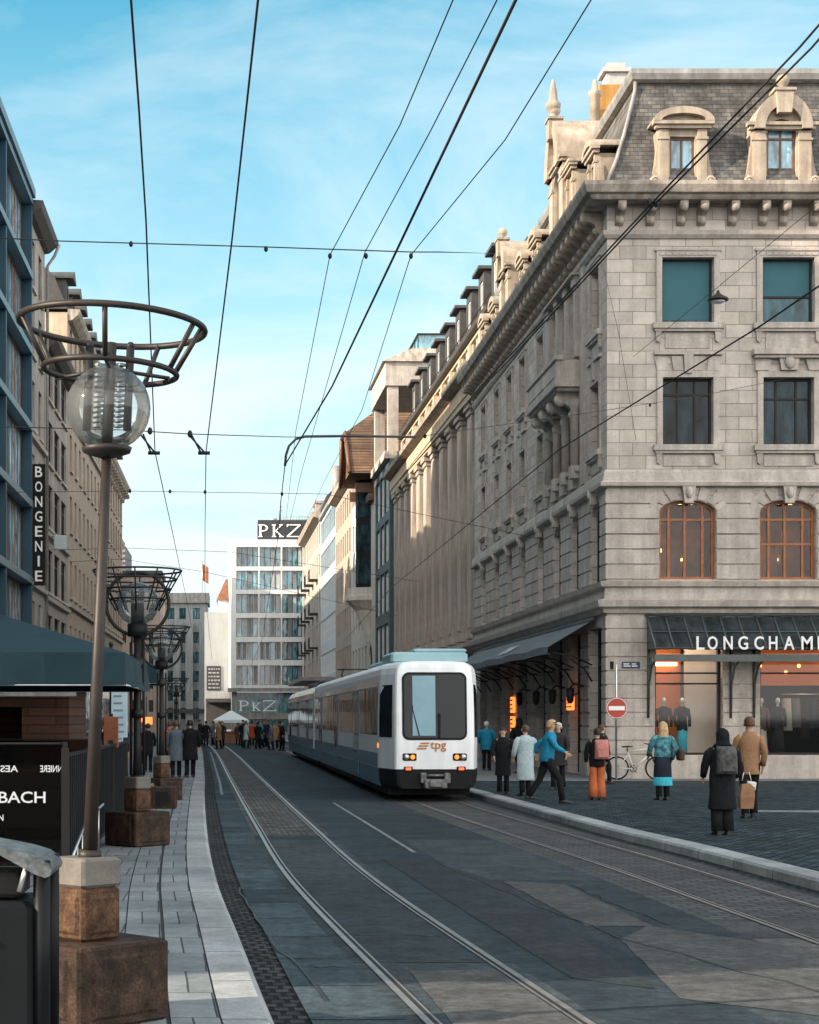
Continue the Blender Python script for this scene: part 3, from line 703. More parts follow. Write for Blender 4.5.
# chimneys on the roof
GREYB_ = M('pale_chimney_cap', (.50,.49,.47), (.38,.37,.36), scale=3, bump=.1)
OCHRE = M('ochre_render', (.55,.30,.09), (.42,.22,.06), scale=2, rough=.85, bump=.2, streak=.3)
m = MB(); m.box(1.5, 3.5, 8, 9.2, 21.3, 23.5); ch = m.build('chimney', OCHRE, CB)
m = MB(); m.box(1.75, 2.45, 8.1, 8.8, 23.5, 23.95); m.box(1.62, 2.58, 8, 8.9, 23.953, 24.1); m.box(1.8, 2.4, 8.15, 8.75, 24.1, 24.3); m.build('chimney_cap', GREYB_, ch)
m = MB(); m.lathe([(.17,20.8),(.17,22.9),(.22,22.95),(.22,23.1),(.12,23.15),(.09,23.45),(.04,23.5)], (1.25,7.6,0), 12); m.build('chimney_pipe', STONEW, CB)
# windows
s3 = surround_mesh(1.48, 1.98, 'key'); s3b = surround_mesh(1.48, 1.98, 'ledge'); s4 = surround_mesh(1.52, 1.92, 'plain')
w3 = window_proto(1.48, 1.98, 0, (-.34,.34), (.76,), fmat=FRAME, pmat=GLASS); w3b = window_proto(1.48, 1.98, 0, (-.4,.4), (.7,), fmat=FRAME, pmat=GLASS)
w4 = window_proto(1.52, 1.92, 0, (), (), fmat=FRAME, pmat=GLASST); w4b = window_proto(1.52, 1.92, 0, (), (.42,), fmat=FRAME, pmat=GLASST)
wa = window_proto(1.66, 2.34, .36, (-.62,-.05,.58), (.76,), .07, .09, WOODF, CLEAR, .09)
wa2 = window_proto(1.66, 2.34, .36, (-.62,-.05,.58), (.76,.45), .07, .09, WOODF, CLEAR, .09)
BLINDT = M('teal_roller_blind', (.035,.13,.155), (.03,.11,.135), rough=.7, bump=.1, scale=1)
blind = {}
for hh in (1.72, 1.05):
    mb = MB(); mb.box(-.68, .68, 0, .012, 0, hh); blind[hh] = mb.mesh('blind'); blind[hh].materials.append(BLINDT)
for i, c in enumerate(cols_f):
    inst(s3b if i % 2 else s3, 'window_surround', CB, FF.pt(c, 0, 9.92), FF.a); inst(s4, 'window_surround', CB, FF.pt(c, 0, 13.5), FF.a)
    add_window(CB, FF, c, 9.92, w3b if i % 2 else w3)
    o = add_window(CB, FF, c, 13.5, w4b if i % 2 else w4); hh = 1.05 if i % 2 else 1.72
    inst(blind[hh], 'blind', o, (0, .02, 1.86-hh))
    add_window(CB, FF, c, 5.97, wa2 if i % 2 else wa)
ss3 = surround_mesh(1.24, 2.08, 'key'); ss4 = surround_mesh(1.24, 2.0, 'plain')
sw3 = window_proto(1.24, 2.08, 0, (0,), (.75,), fmat=FRAME, pmat=GLASS); sw4 = window_proto(1.24, 2.0, 0, (0,), (.75,), fmat=FRAME, pmat=GLASS)
swa = window_proto(1.32, 2.55, .6, (0,), (.74,), fmat=FRAME, pmat=GLASS)
tw3 = window_proto(1.0, 2.08, 0, (), (.75,), fmat=FRAME, pmat=GLASS); tw4 = window_proto(1.0, 2.25, 0, (), (.75,), fmat=FRAME, pmat=GLASS)
for c, d in zip(cols_s, dist_s):
    add_window(CB, FS, c, 5.95, swa)
    if d in (4.6, 7.6): continue
    inst(ss3, 'window_surround', CB, FS.pt(c, 0, 9.92), FS.a); inst(ss4, 'window_surround', CB, FS.pt(c, 0, 13.5), FS.a)
    add_window(CB, FS, c, 9.92, sw3); add_window(CB, FS, c, 13.5, sw4)
for c in trip: add_window(CB, FS, c, 9.92, tw3); add_window(CB, FS, c, 13.45, tw4)
# the three-light bay with its balcony
m = MB()
for k in range(4):
    u = bay-2.25+k*1.5
    m.box(u-.2, u+.2, -.16, 0, 13.35, 15.85); m.box(u-.26, u+.26, -.22, 0, 15.6, 15.9); m.lathe([(.14,9.9),(.14,11.7),(.2,11.8),(.2,12)], (u,-.14,0), 10)
    m.box(u-.22, u+.22, -.3, 0, 9.5, 9.9)
m.box(bay-2.6, bay+2.6, -.32, 0, 15.9, 15.97); m.box(bay-2.6, bay+2.6, -.2, 0, 9.7, 9.8)
for k in range(3): m.box(bay-1.9+k*1.5, bay-1.1+k*1.5, -.14, 0, 9.25, 9.66)
for dd in (-3.1, 3.1): m.box(bay+dd-.3, bay+dd+.3, -.1, 0, 9.2, 15.97)
m.build('pilasters', STONEP, CB, FS.pt(0,0,0), FS.a)
m = MB()
m.box(bay-2.7, bay+2.7, -.86, -.001, 12.35, 12.55); m.box(bay-2.55, bay+2.55, -.76, -.001, 12.25, 12.347)
m.box(bay-2.6, bay+2.6, -.80, -.66, 12.552, 13.2); m.box(bay-2.6, bay-2.46, -.655, 0, 12.552, 13.2); m.box(bay+2.46, bay+2.6, -.655, 0, 12.552, 13.2)
m.box(bay-2.68, bay+2.68, -.86, -.6, 13.203, 13.33)
for k in range(3): m.box(bay-2.3+k*1.6, bay-.9+k*1.6, -.825, -.80, 12.7, 13.08)
bal = m.build('balcony', STONEP, CB, FS.pt(0,0,0), FS.a)
bb = bracket_mesh(.9, .7, .3, STONEP)
for k in range(4): inst(bb, 'bracket', bal, (bay-2.1+k*1.4, 0, 11.38), 0)
# lit rooms behind the wood-framed arched windows
ROOMW = M('warm_room_wall', (.15,.075,.038), (.05,.025,.014), scale=2.2, rough=.8, bump=.05)
for c in cols_f:
    m = MB(); q = [(c-1.3,.34),(c+1.3,.34),(c+1.3,3),(c-1.3,3)]
    for (a, b), (e, f) in zip(q[1:], q[2:]+q[:1]): m.face([(a,b,5.9),(e,f,5.9),(e,f,8.5),(a,b,8.5)])
    m.face([(x, y, 5.9) for x, y in q]); m.face([(x, y, 8.5) for x, y in q])
    for k, h in enumerate((1.5, 1.1, 1.8)): m.box(c-1.1+k*.8, c-.5+k*.8, 1.6+.3*k, 2.2+.3*k, 5.9, 5.9+h)
    m.face([(c-1.3,.34,5.9),(c-.8,.34,5.9),(c-.8,.34,8.5),(c-1.3,.34,8.5)]); m.face([(c+.8,.34,5.9),(c+1.3,.34,5.9),(c+1.3,.34,8.5),(c+.8,.34,8.5)])
    rm = m.build('lit_room', ROOMW, CB, FF.pt(0,0,0), FF.a)
    m = MB()
    for k in range(3): m.box(c-1+.75*k, c-.55+.75*k, .9, 1.5, 8.36, 8.42)
    m.box(c-.1, c+.6, 2.5, 2.56, 6.75, 6.82); m.sphere((c-.62, .8, 6.9), .055, 10, 6, (1,1,1.6))
    m.build('ceiling_lamp_and_fill', WARM, rm)
# shop front: room, lamps, added ceiling fill, glazing
SHOPFILL = MEmit('added_shop_fill', (1.0,.72,.48), 13)
SHOPW = M('shop_wall_panel', (.5,.45,.40), (.42,.37,.33), scale=1, rough=.7, bump=.03)
SHOPO = M('shop_orange_wall', (.50,.16,.045), (.40,.12,.035), scale=1, rough=.7, bump=.03)
m = MB(); q = [(1.2,.36),(18.8,.36),(18.8,4.4),(1.2,4.4)]
m.face([(x, y, .78) for x, y in q]); m.face([(x, y, 4.78) for x, y in q])
for (a, b), (e, f) in zip(q[1:], q[2:]+q[:1]): m.face([(a,b,.78),(e,f,.78),(e,f,4.78),(a,b,4.78)])
m.box(2.65, 3.6, 1.4, 1.5, .79, 4.7); m.box(4.1, 4.35, .5, 4.2, .79, 4.7)
room = m.build('shop_interior', SHOPW, CB)
m = MB(); m.box(1.6, 2.74, 2.2, 2.3, .79, 4.7); m.box(4.4, 9, 2.8, 2.9, 2.9, 4.7); m.build('orange_panel', SHOPO, room)
m = MB(); m.box(4.4, 9, 1.9, 2.0, .79, 2.89); m.build('dark_display_panel', M('black_panel', (.006,.006,.007), rough=.9, bump=0, spec=.1), room)
rg = random.Random(9)
GARM = [M('hanging_%s_cloth' % n, c, rough=.9, spec=.1) for n, c in (('black', (.012,.012,.014)), ('grey', (.10,.10,.10)), ('cream', (.32,.29,.25)), ('navy', (.015,.022,.04)), ('brown', (.09,.05,.03)))]
m = MB(); m.tube([(5.6,1.5,2.62),(8.8,1.5,2.62)], .015, 6); m.build('clothes_rail', STEEL, room)
for k in range(11):
    u = 5.75+k*.27; h_ = rg.uniform(.75, 1.25); m = MB(); m.loft([[(u-.10,1.36,2.5),(u+.10,1.36,2.5),(u+.10,1.62,2.5),(u-.10,1.62,2.5)],[(u-.13,1.30,2.5-h_),(u+.13,1.30,2.5-h_),(u+.13,1.68,2.5-h_),(u-.13,1.68,2.5-h_)]]); m.build('hanging_garment', GARM[rg.randrange(5)], room)
for k in range(9):
    u = 10.2+k*.95; m = MB(); m.box(u-.35, u+.35, 1.6, 2.0, 1.5+.5*(k % 3), 1.54+.5*(k % 3)); m.bbox(u-.16, u+.16, 1.66, 1.86, 1.545+.5*(k % 3), 1.80+.5*(k % 3), .02); m.tube([(u-.08,1.76,1.79+.5*(k % 3)),(u,1.76,1.92+.5*(k % 3)),(u+.08,1.76,1.79+.5*(k % 3))], .012, 5); m.build('shelf_display', GARM[(k*2+1) % 5], room)
m = MB(); m.box(1.75, 2.6, 2.1, 2.19, 3.5, 3.6); m.build('display_lamp', WARM, room)
m = MB()
for k in range(5): m.sphere((4.8+.4*k, 2.3, 3.3+.2*(k % 3)), .06, 8, 6)
for k in range(9): m.sphere((1.8+k*1.9, 1.0, 4.72), .07, 8, 4)
m.build('hanging_lamp', WARML, room)
for i_, o in enumerate(op_shop):
    m = MB(); m.box(o[0]+.1, o[1]-.1 if i_ != 1 else o[0]+.9, .55, .95, 4.70, 4.76); m.build('ceiling_lamp_and_fill', SHOPFILL, room)  # glowing panels hidden behind the canopy, added to brighten the shop
shopf = window_proto(1.97, 3.89, 0, (), (.62,.54), .05, .07, FRAME, CLEAR); shopf2 = window_proto(2.2, 3.89, 0, (), (.62,), .05, .07, FRAME, CLEAR); shopf3 = window_proto(2.0, 3.89, 0, (), (.62,.54), .05, .07, FRAME, CLEAR)
for i, o in enumerate(op_shop): add_window(CB, FF, (o[0]+o[1])/2, .81, (shopf, shopf2, shopf3)[min(i, 2)])
# side shop fronts under the awning
sd1 = window_proto(1.9, 4.46, 0, (-.05,), (.6,.76), .07, .1, FRAME, GLASS)
for c in cols_s: add_window(CB, FS, c, .14, sd1, .26)
m = MB(); c = LS-8.2; m.box(c-1.0, c+1.0, -.16, -.06, 3.02, 3.5); m.build('shop_fascia', M('taupe_fascia', (.22,.19,.165), rough=.6), CB, FS.pt(0,0,0), FS.a)
# awning of the side shops
m = MB(); a0, a1 = 2.5, LS-1.3
for k in range(22):
    p, q = a0+(a1-a0)*k/22, a0+(a1-a0)*(k+1)/22; s1 = .03*sin(k*1.3); s2 = .03*sin((k+1)*1.3)
    m.face([(p,-.09,4.88),(p,-1.5,4.05+s1),(q,-1.5,4.05+s2),(q,-.09,4.88)])
    m.face([(p,-1.5,4.05+s1),(p,-1.5,3.83+s1*.5),(q,-1.5,3.83+s2*.5),(q,-1.5,4.05+s2)])
    m.face([(p,-.09,4.86),(p,-1.49,4.03+s1),(q,-1.49,4.03+s2),(q,-.09,4.86)][::-1])
m.box(a0, a1, -.2, -.09, 4.84, 4.94)
aw = m.build('awning', GREYC, CB, FS.pt(0,0,0), FS.a)
m = MB(); m.face([(14.6,-.75,4.505),(14.6,-1.25,4.215),(17,-1.25,4.215),(17,-.75,4.505)]); m.build('awning_emblem', M('white_emblem_cloth', (.62,.62,.6), (.3,.3,.3), scale=2.5, rough=.8), aw)
m = MB()
for k in range(9):
    u = a0+.3+k*(a1-a0-.6)/8
    m.tube([(u,-.1,3.5),(u,-.6,3.75),(u,-1.1,3.85),(u,-1.48,3.95)], .025, 6); m.tube([(u,-.1,3.0),(u,-.35,3.4),(u,-.8,3.72)], .025, 6)
    m.tube([(u+.15*cos(t*.7), -.35+.16*sin(t*.7), 3.45) for t in range(10)], .02, 5)
m.tube([(a0,-1.45,3.82),(a1,-1.45,3.82)], .035, 6); m.build('awning_frame', IRON, aw)
lan = MB(); lan.tube([(0,0,.35),(0,-.3,.42),(0,-.42,.3)], .025, 6); lan.lathe([(.05,.3),(.13,.26),(.11,-.12),(.04,-.2)], (0,-.42,0), 8); lan = lan.mesh('wall_lantern'); lan.materials.append(IRON)
for d in (3.1, 6.1, 9.1, 12.6): inst(lan, 'wall_lantern', CB, FS.pt(LS-d, -.05, 2.55), FS.a)
# glazed iron canopy over the front shop with the lettering
DKGL = MGlass('canopy_glass', (.022,.030,.033), rough=.2, spec=.3, room=1.3)
m = MB(); m.face([(1.15,-.1,4.86),(19.2,-.1,4.86),(19.2,-1.12,3.9),(1.15,-1.12,3.9)][::-1]); m.face([(1.15,-.1,4.84),(19.2,-.1,4.84),(19.2,-1.12,3.88),(1.15,-1.12,3.88)])
m.face([(1.15,-.1,4.86),(1.15,-1.12,3.9),(1.15,-.1,3.9)]); can = m.build('canopy', DKGL, CB)
m = MB(); u = 1.15
while u < 19.3: m.tube([(u,-.08,4.9),(u,-1.12,3.92)], .025, 6); u += .53
m.tube([(1.1,-.62,4.4),(19.2,-.62,4.4)], .022, 6); m.box(1.1, 19.25, -1.2, -1.121, 3.52, 3.72); m.tube([(1.1,-1.14,3.9),(19.2,-1.14,3.9)], .03, 6); m.tube([(1.1,-.09,4.92),(19.2,-.09,4.92)], .035, 6)
for u in (1.2, 3.62, 4.3, 7.05, 10, 13, 16, 19):
    m.tube([(u,-.1,2.2),(u,-.14,2.9),(u,-.45,3.4),(u,-1.1,3.62)], .035, 6); m.tube([(u,-.07,1.9),(u,-.07,3.9)], .04, 6); m.torus((u,-.3,3.55), .13, .02, 14, 5, 'x')
m.build('canopy_frame', M('grey_green_iron', (.10,.115,.115), (.07,.08,.08), rough=.5, metal=.2), can)
m = MB(); m.box(2.1, 6.5, -1.118, -1.09, 3.86, 3.89); lb = m.build('letter_rail', IRON, can)
for ch_, x, w_ in (('L',2.30,.23),('O',2.62,.29),('N',3.08,.26),('G',3.50,.28),('C',3.96,.27),('H',4.38,.24),('A',4.81,.30),('M',5.31,.32),('P',5.78,.24)):
    letters(ch_, 'letter', LETTER, can, (x, -1.2, 3.86), 0, w=w_, h=.385, ext=.02)
# plates on the corner pier
m = MB(); m.box(.42, .95, -.075, -.052, 3.36, 3.55); pl = m.build('street_name_plate', M('blue_enamel', (.02,.045,.10), rough=.3), CB)
m = MB()
for k, (a, b) in enumerate(((.05,.26),(.29,.46))): m.box(.42+a, .42+b, -.079, -.0755, 3.41+.07*0, 3.44); m.box(.42+a, .42+b-.04, -.079, -.0755, 3.47, 3.50)
m.build('plate_lettering', LETTER, pl)
m = MB(); m.box(.08, .18, -.075, -.052, 3.34, 3.56); m.build('number_plate', BLACK, CB)
# ---------------------------------------------------------------- generic street buildings
def shell(mb, L_, H, D, y=0):
    """end walls and back of a building whose street face is made apart"""
    mb.face([(0,y,0),(0,y,H),(0,D,H),(0,D,0)]); mb.face([(L_,y,0),(L_,D,0),(L_,D,H),(L_,y,H)]); mb.face([(0,D,0),(0,D,H),(L_,D,H),(L_,D,0)])
    mb.face([(0,y+.0,H),(L_,y,H),(L_,D,H),(0,D,H)])
def facade(name, label, cat, loc, ang, L_, H, D, mat, ops, proto_of, reveal=.22, zbase=0, wdepth=.12):
    root = thing(name, label, cat, loc); F = Frame(0, 0, ang)
    m = MB(); m.wall(0, L_, zbase, H, ops, reveal); shell(m, L_, H, D); m.build('wall', mat, root, (0,0,0), ang)
    for o in ops:
        p = proto_of(o)
        if p: add_window(root, F, (o[0]+o[1])/2, o[2], p, wdepth)
    return root, F
def grid(us, w, zs, h, arch=0): return [(u-w/2, u+w/2, z, z+h, arch) if arch else (u-w/2, u+w/2, z, z+h) for u in us for z in zs]
def lin(a, b, n): return [a+(b-a)*(i+.5)/n for i in range(n)]
def fsweep(root, F, L_, name, prof, mat, u0=0, u1=None):
    u1 = L_ if u1 is None else u1
    m = MB(); m.sweep([(u0,0),(u1,0)], prof); return m.build(name, mat, root, (0,0,0), F.a)

# --- department building with tall pilasters
P0 = (11.25, 114.4); a2 = math.atan2(-36.7, .54); L2 = 36.72
us = lin(0, L2, 11); sp2 = L2/11
ops = grid([u for u in us], 1.3, (6.4, 9.9, 13.3), 2.7) + grid(us, 2.2, (.2,), 4.2) + [o for u in us for o in ((u-1.15,u-.25,18.75,20.35),(u+.25,u+1.15,18.75,20.35))]
pw = window_proto(1.3, 2.7, 0, (0,), (.7,), fmat=FRAME, pmat=GLASS); ps = window_proto(2.2, 4.2, 0, (0,), (.75,), fmat=FRAME, pmat=GLASS); pa = window_proto(.9, 1.6, 0, (0,), (), fmat=FRAME, pmat=GLASS)
DS, F2 = facade('department_store_building', 'long pale building with tall stone pilasters and cream attic storey beside the corner building', 'building', P0+(0,), a2, L2, 20.6, 14, PILST, ops, lambda o: pa if o[1]-o[0] < 1 else (pw if o[1]-o[0] < 2 else ps))
pm = MB(); pm.box(-.62, .62, -.62, 0, 5.7, 16.3); pm.box(-.74, .74, -.74, 0, 5.66, 6.05); pm.box(-.7, .7, -.7, 0, 16.3, 16.55); pm.box(-.8, .8, -.8, 0, 16.553, 16.82); pm.box(-.5, .5, -.66, -.62, 6.2, 16.1)
pm = pm.mesh('pilaster'); pm.materials.append(PILST)
for k in range(12): inst(pm, 'pilaster', DS, F2.pt(min(max(k*sp2, .75), L2-.8), 0, 0), F2.a)
fsweep(DS, F2, L2, 'shop_cornice', [(0,5.0),(.5,5.05),(.85,5.3),(.85,5.5),(.1,5.64),(0,5.64)], PILST)
fsweep(DS, F2, L2, 'entablature', [(0,16.83),(.82,16.83),(.86,17.1),(.92,17.14),(.92,17.75),(0,17.8)], ATTIC)
fsweep(DS, F2, L2, 'cornice', [(0,17.81),(1.0,17.85),(1.35,18.0),(1.4,18.22),(.2,18.34),(0,18.34)], STONED)
am = MB()
for k in range(12):
    u = min(max(k*sp2, .3), L2-.3); am.box(u-.28, u+.28, -.16, 0, 18.36, 20.4)
am.box(0, L2, -.1, 0, 20.4, 20.6); am.build('attic_piers', ATTIC, DS, (0,0,0), F2.a)
fsweep(DS, F2, L2, 'attic_cornice', [(0,20.6),(.35,20.62),(.4,20.8),(0,20.85)], DKROOF)
m = MB(); m.sweep([(0,0),(L2,0)], [(-.2,20.8),(-.9,22.6),(-1.5,23.9),(-4,24.6),(-12,24.6),(-12,20.8)]); dr = m.build('roof', DKROOF, DS, (0,0,0), F2.a)
dm = MB(); dm.wall(-.85, .85, 0, 2.3, [(-.5,.5,.4,1.9)], .15); dm.box(-.85, -.75, .002, 2, 0, 2.3); dm.box(.75, .85, .002, 2, 0, 2.3); dm.box(-1.05, 1.05, -.3, 2.2, 2.3, 2.45); dm.box(-.75, .75, .16, .18, .3, 2)
dm = dm.mesh('dormer'); dm.materials.append(DKROOF); dw = window_proto(1.0, 1.5, 0, (0,), (), fmat=WHITE, pmat=GLASS)
for k in range(9):
    o = inst(dm, 'dormer', DS, F2.pt(2.2+k*4.0, .45, 21.6), F2.a)
    for me, nm in ((dw[0], 'window_frame'), (dw[1], 'pane')): inst(me, nm, o, (0, .06, .4))
rl = MB()
for k in range(25): rl.tube([(k*1.5+.2,-.05,20.8),(k*1.5+.2,-.05,21.5)], .02, 4)
for z in (21.15, 21.5): rl.tube([(.2,-.05,z),(36.2,-.05,z)], .02, 4)
rl.build('roof_railing', IRON, DS, (0,0,0), F2.a)

# --- narrow dark glass building with a stone loggia on top
def along(Y): return 10.36-.0165*(Y-114.4)
TEALW = M('dark_teal_cladding', (.05,.085,.10), (.035,.06,.075), rough=.5, bump=.05)
def rb(Y0, Y1): # frame of a right-hand facade from far Y1 to near Y0
    return (along(Y1), Y1, 0), math.atan2(Y0-Y1, along(Y0)-along(Y1)), math.hypot(Y0-Y1, along(Y0)-along(Y1))
loc, an, L3 = rb(114.5, 124.4)
ops = grid(lin(.6, L3-.6, 3), 2.5, (5.6, 9.2, 12.6, 16), 2.8) + [(1, L3-1, .3, 4.6)]
p3 = window_proto(2.5, 2.8, 0, (-.33,.33), (), .09, .06, STEEL, GLASST); p3b = window_proto(round(L3-2, 3), 4.3, 0, (-.5,0,.5), (.7,), fmat=FRAME, pmat=GLASS)
GB, F3 = facade('narrow_glass_building', 'narrow dark teal glass building with open stone loggia and glass penthouse on top', 'building', loc, an, L3, 19.4, 12, TEALW, ops, lambda o: p3 if o[1]-o[0] < 3 else p3b, reveal=.15)
m = MB()
for u in (.5, L3-.5): m.box(u-.35, u+.35, -.1, .6, 19.9, 24.3)
m.box(L3-.9, L3, 5, 6, 19.4, 24.3); m.box(0, L3, -.35, .5, 19.4, 19.9); m.box(0, L3, -.3, 8, 24.3, 25.9); m.build('stone_loggia', STONEP, GB, (0,0,0), an)
m = MB(); m.loft([[(-.2,-.5,25.9),(L3+.2,-.5,25.9),(L3+.2,8.4,25.9),(-.2,8.4,25.9)],[(1,1.6,26.9),(L3-.3,1.6,26.9),(L3-.3,7,26.9),(1,7,26.9)]], smooth=False); m.build('roof', STONED, GB, (0,0,0), an)
m = MB(); m.box(2, L3-.4, 2, 7, 26.9, 27.8); m.build('penthouse', GLASSF, GB, (0,0,0), an)
m = MB()
for k in range(5): m.box(1.98+k*1.8, 2.06+k*1.8, 1.95, 1.995, 26.9, 27.8)
m.box(1.9, L3-.3, 1.9, 7.1, 27.8, 27.9); m.build('penthouse_frame', FRAME, GB, (0,0,0), an)

# --- white building with the tiled turret roof and oriel
loc, an, L4 = rb(124.4, 145)
CREAM = M('cream_wall', (.62,.59,.54), (.52,.49,.445), scale=1, bscale=20, bump=.12, streak=.2)
us4 = lin(.5, L4-6, 5); ops = grid(us4, 1.3, (5.4, 8.9, 12.4, 15.9), 2.1) + [(L4-4.8,L4-2.4,4.6,7.4,1.0)] + grid(us4, 2.2, (.2,), 3.9)
p4 = window_proto(1.3, 2.1, 0, (0,), (.72,), fmat=FRAME, pmat=GLASS); p4b = window_proto(2.4, 2.8, 1.0, (-.33,.33), (.6,), fmat=FRAME, pmat=GLASS); p4c = window_proto(2.2, 3.9, 0, (0,), (.75,), fmat=FRAME, pmat=GLASS)
TB, F4 = facade('turret_building', 'cream building with steep brown tiled turret roof over a dark oriel', 'building', loc, an, L4, 19.6, 12, CREAM, ops, lambda o: p4b if len(o) > 4 else (p4 if o[1]-o[0] < 2 else p4c))
u0, u1 = L4-8.4, L4+.3; um = (u0+u1)/2
m = MB()  # half-hipped roof, ridge runs back from the street
e = -1.9; top = 25.4
A = [(u0,e,19.8),(u1,e,19.8)]; hh = [(u0+2.7,e-.1,23.2),(u1-2.7,e-.1,23.2)]; rdg = (um, .8, top); bk = [(u0,10,19.8),(u1,10,19.8),(um,10,top)]
m.face([A[1], bk[1], bk[2], rdg, hh[1]]); m.face([A[0], hh[0], rdg, bk[2], bk[0]]); m.face([hh[0], hh[1], rdg]); m.face([bk[0], bk[2], bk[1]])
m.face([A[0], A[1], (u1,10,19.8), (u0,10,19.8)]); m.face([(A[0][0]+.3,e+.35,19.82),(A[1][0]-.3,e+.35,19.82),(hh[1][0]-.1,e+.3,23.1),(hh[0][0]+.1,e+.3,23.1)])
tr = m.build('roof', TILE, TB, (0,0,0), an)
m = MB()
for a_, b_ in ((A[0], hh[0]), (A[1], hh[1]), (hh[0], hh[1])): m.tube([a_, b_], .17, 4)
m.build('barge_board', FRAMEB, tr)
m = MB(); m.tube([(um,.9,25.3),(um,.9,28.6)], .06, 6); m.lathe([(.25,25.3),(.2,26),(.1,26.3),(.16,26.6),(.05,26.9)], (um,.9,0), 8); m.build('finial', IRON, tr)
uo = L4-4.2
oct_ = lambda r, z, s=1: [(uo+r*s*cos(pi+pi*k/6), -.0+r*1.25*sin(pi+pi*k/6), z) for k in range(7)]
m = MB(); m.loft([oct_(.85, z) for z in (11.6, 19.8)], smooth=False); od = m.build('oriel', BLACK, TB, (0,0,0), an)
m = MB()
for z in (12.0, 14.5, 17): m.loft([oct_(.87, z), oct_(.87, z+1.9)], smooth=False, caps=False)
m.build('oriel_glazing', GLASS, od)
m = MB(); m.loft([oct_(.25, 7.6), oct_(.45, 8.6), oct_(.9, 10), oct_(1.35, 10.6), oct_(1.5, 10.75), oct_(1.5, 11.1), oct_(1.35, 11.15), oct_(1.35, 11.7)], smooth=False); m.build('oriel_base', CREAM, TB, (0,0,0), an)
m = MB(); m.box(uo-2.9, uo-2.4, -1.3, 0, 18.6, 19.3); m.box(uo+2.4, uo+2.9, -1.3, 0, 18.6, 19.3); m.box(uo-3.4, uo+3.4, -.4, 0, 18.0, 18.5); m.build('eave_beam', FRAMEB, TB, (0,0,0), an)

# --- tan building with setback terraces
loc, an, L5 = rb(145, 163)
ops = grid(lin(.4, L5-.4, 7), 1.25, (6.2, 9.6, 13, 16.3, 19.5), 2.0) + grid(lin(.4, L5-.4, 4), 3, (.2,), 4)
p5 = window_proto(1.25, 2.0, 0, (0,), (), fmat=FRAMEB, pmat=GLASS); p5b = window_proto(3, 4, 0, (-.33,.33), (), fmat=FRAME, pmat=GLASS)
TANB = M('tan_render', (.46,.39,.32), (.37,.31,.255), scale=1, bump=.1, streak=.25)
T5, F5 = facade('tan_building', 'tan rendered building with white setback storey and glass terrace railing', 'building', loc, an, L5, 22.4, 12, TANB, ops, lambda o: p5 if o[1]-o[0] < 2 else p5b)
fsweep(T5, F5, L5, 'cornice', [(0,22.1),(.7,22.3),(.75,22.7),(0,22.7)], STONED)
m = MB(); m.box(0, L5, .8, 12, 22.4, 24.4); m.box(-.1, L5+.1, .4, 12, 24.4, 24.8); m.build('setback_storey', WHITE, T5, (0,0,0), an)
m = MB(); m.box(.1, L5-.1, .5, .54, 24.8, 26); m.build('glass_railing', GLASSF, T5, (0,0,0), an)
m = MB()
for k in range(6): m.box(.8+k*3, 2.6+k*3, .78, .8, 22.75, 24.2)
m.build('setback_glazing', GLASS, T5, (0,0,0), an)

# --- blue glass building
loc, an, L6 = rb(163, 184.5)
ops = [(u-1.3, u+1.3, z, z+2.35) for u in lin(.3, L6-.3, 8) for z in (6.3, 9.9, 13.5, 17.1, 20.4)] + [(.5, L6-.5, .3, 4.6)]
p6 = window_proto(2.6, 2.35, 0, (0,), (), .08, .06, STEEL, GLASSF); p6b = window_proto(round(L6-1, 3), 4.3, 0, (-.7,-.35,0,.35,.7), (.7,), fmat=FRAME, pmat=GLASS)
WPAN = M('pale_blue_panel', (.50,.57,.60), (.43,.50,.53), rough=.35, bump=.03)
B6, F6 = facade('blue_glass_building', 'pale blue glass office building with white spandrel bands along the right side', 'building', loc, an, L6, 23.2, 12, WPAN, ops, lambda o: p6 if o[1]-o[0] < 3 else p6b, reveal=.1, wdepth=.05)
m = MB(); m.sweep([(0,0),(L6,0)], [(.3,23.2),(.1,23.9),(-.8,24.5),(-6,24.5),(-6,23.2)]); m.build('roof', ZINC, B6, (0,0,0), an)
m = MB()
for u, z in ((1.2, 28.4), (2.1, 28.9), (2.8, 28.2)): m.lathe([(.28,24.4),(.28,26),(.42,26.1),(.42,z),(.05,z+.1)], (u,1.5,0), 10)
m.build('antenna', ZINC, B6, (0,0,0), an)
m = MB(); m.box(-8, L6, -3.2, 0, 5.5, 5.85); m.build('street_canopy', ZINC, B6, (0,0,0), an)

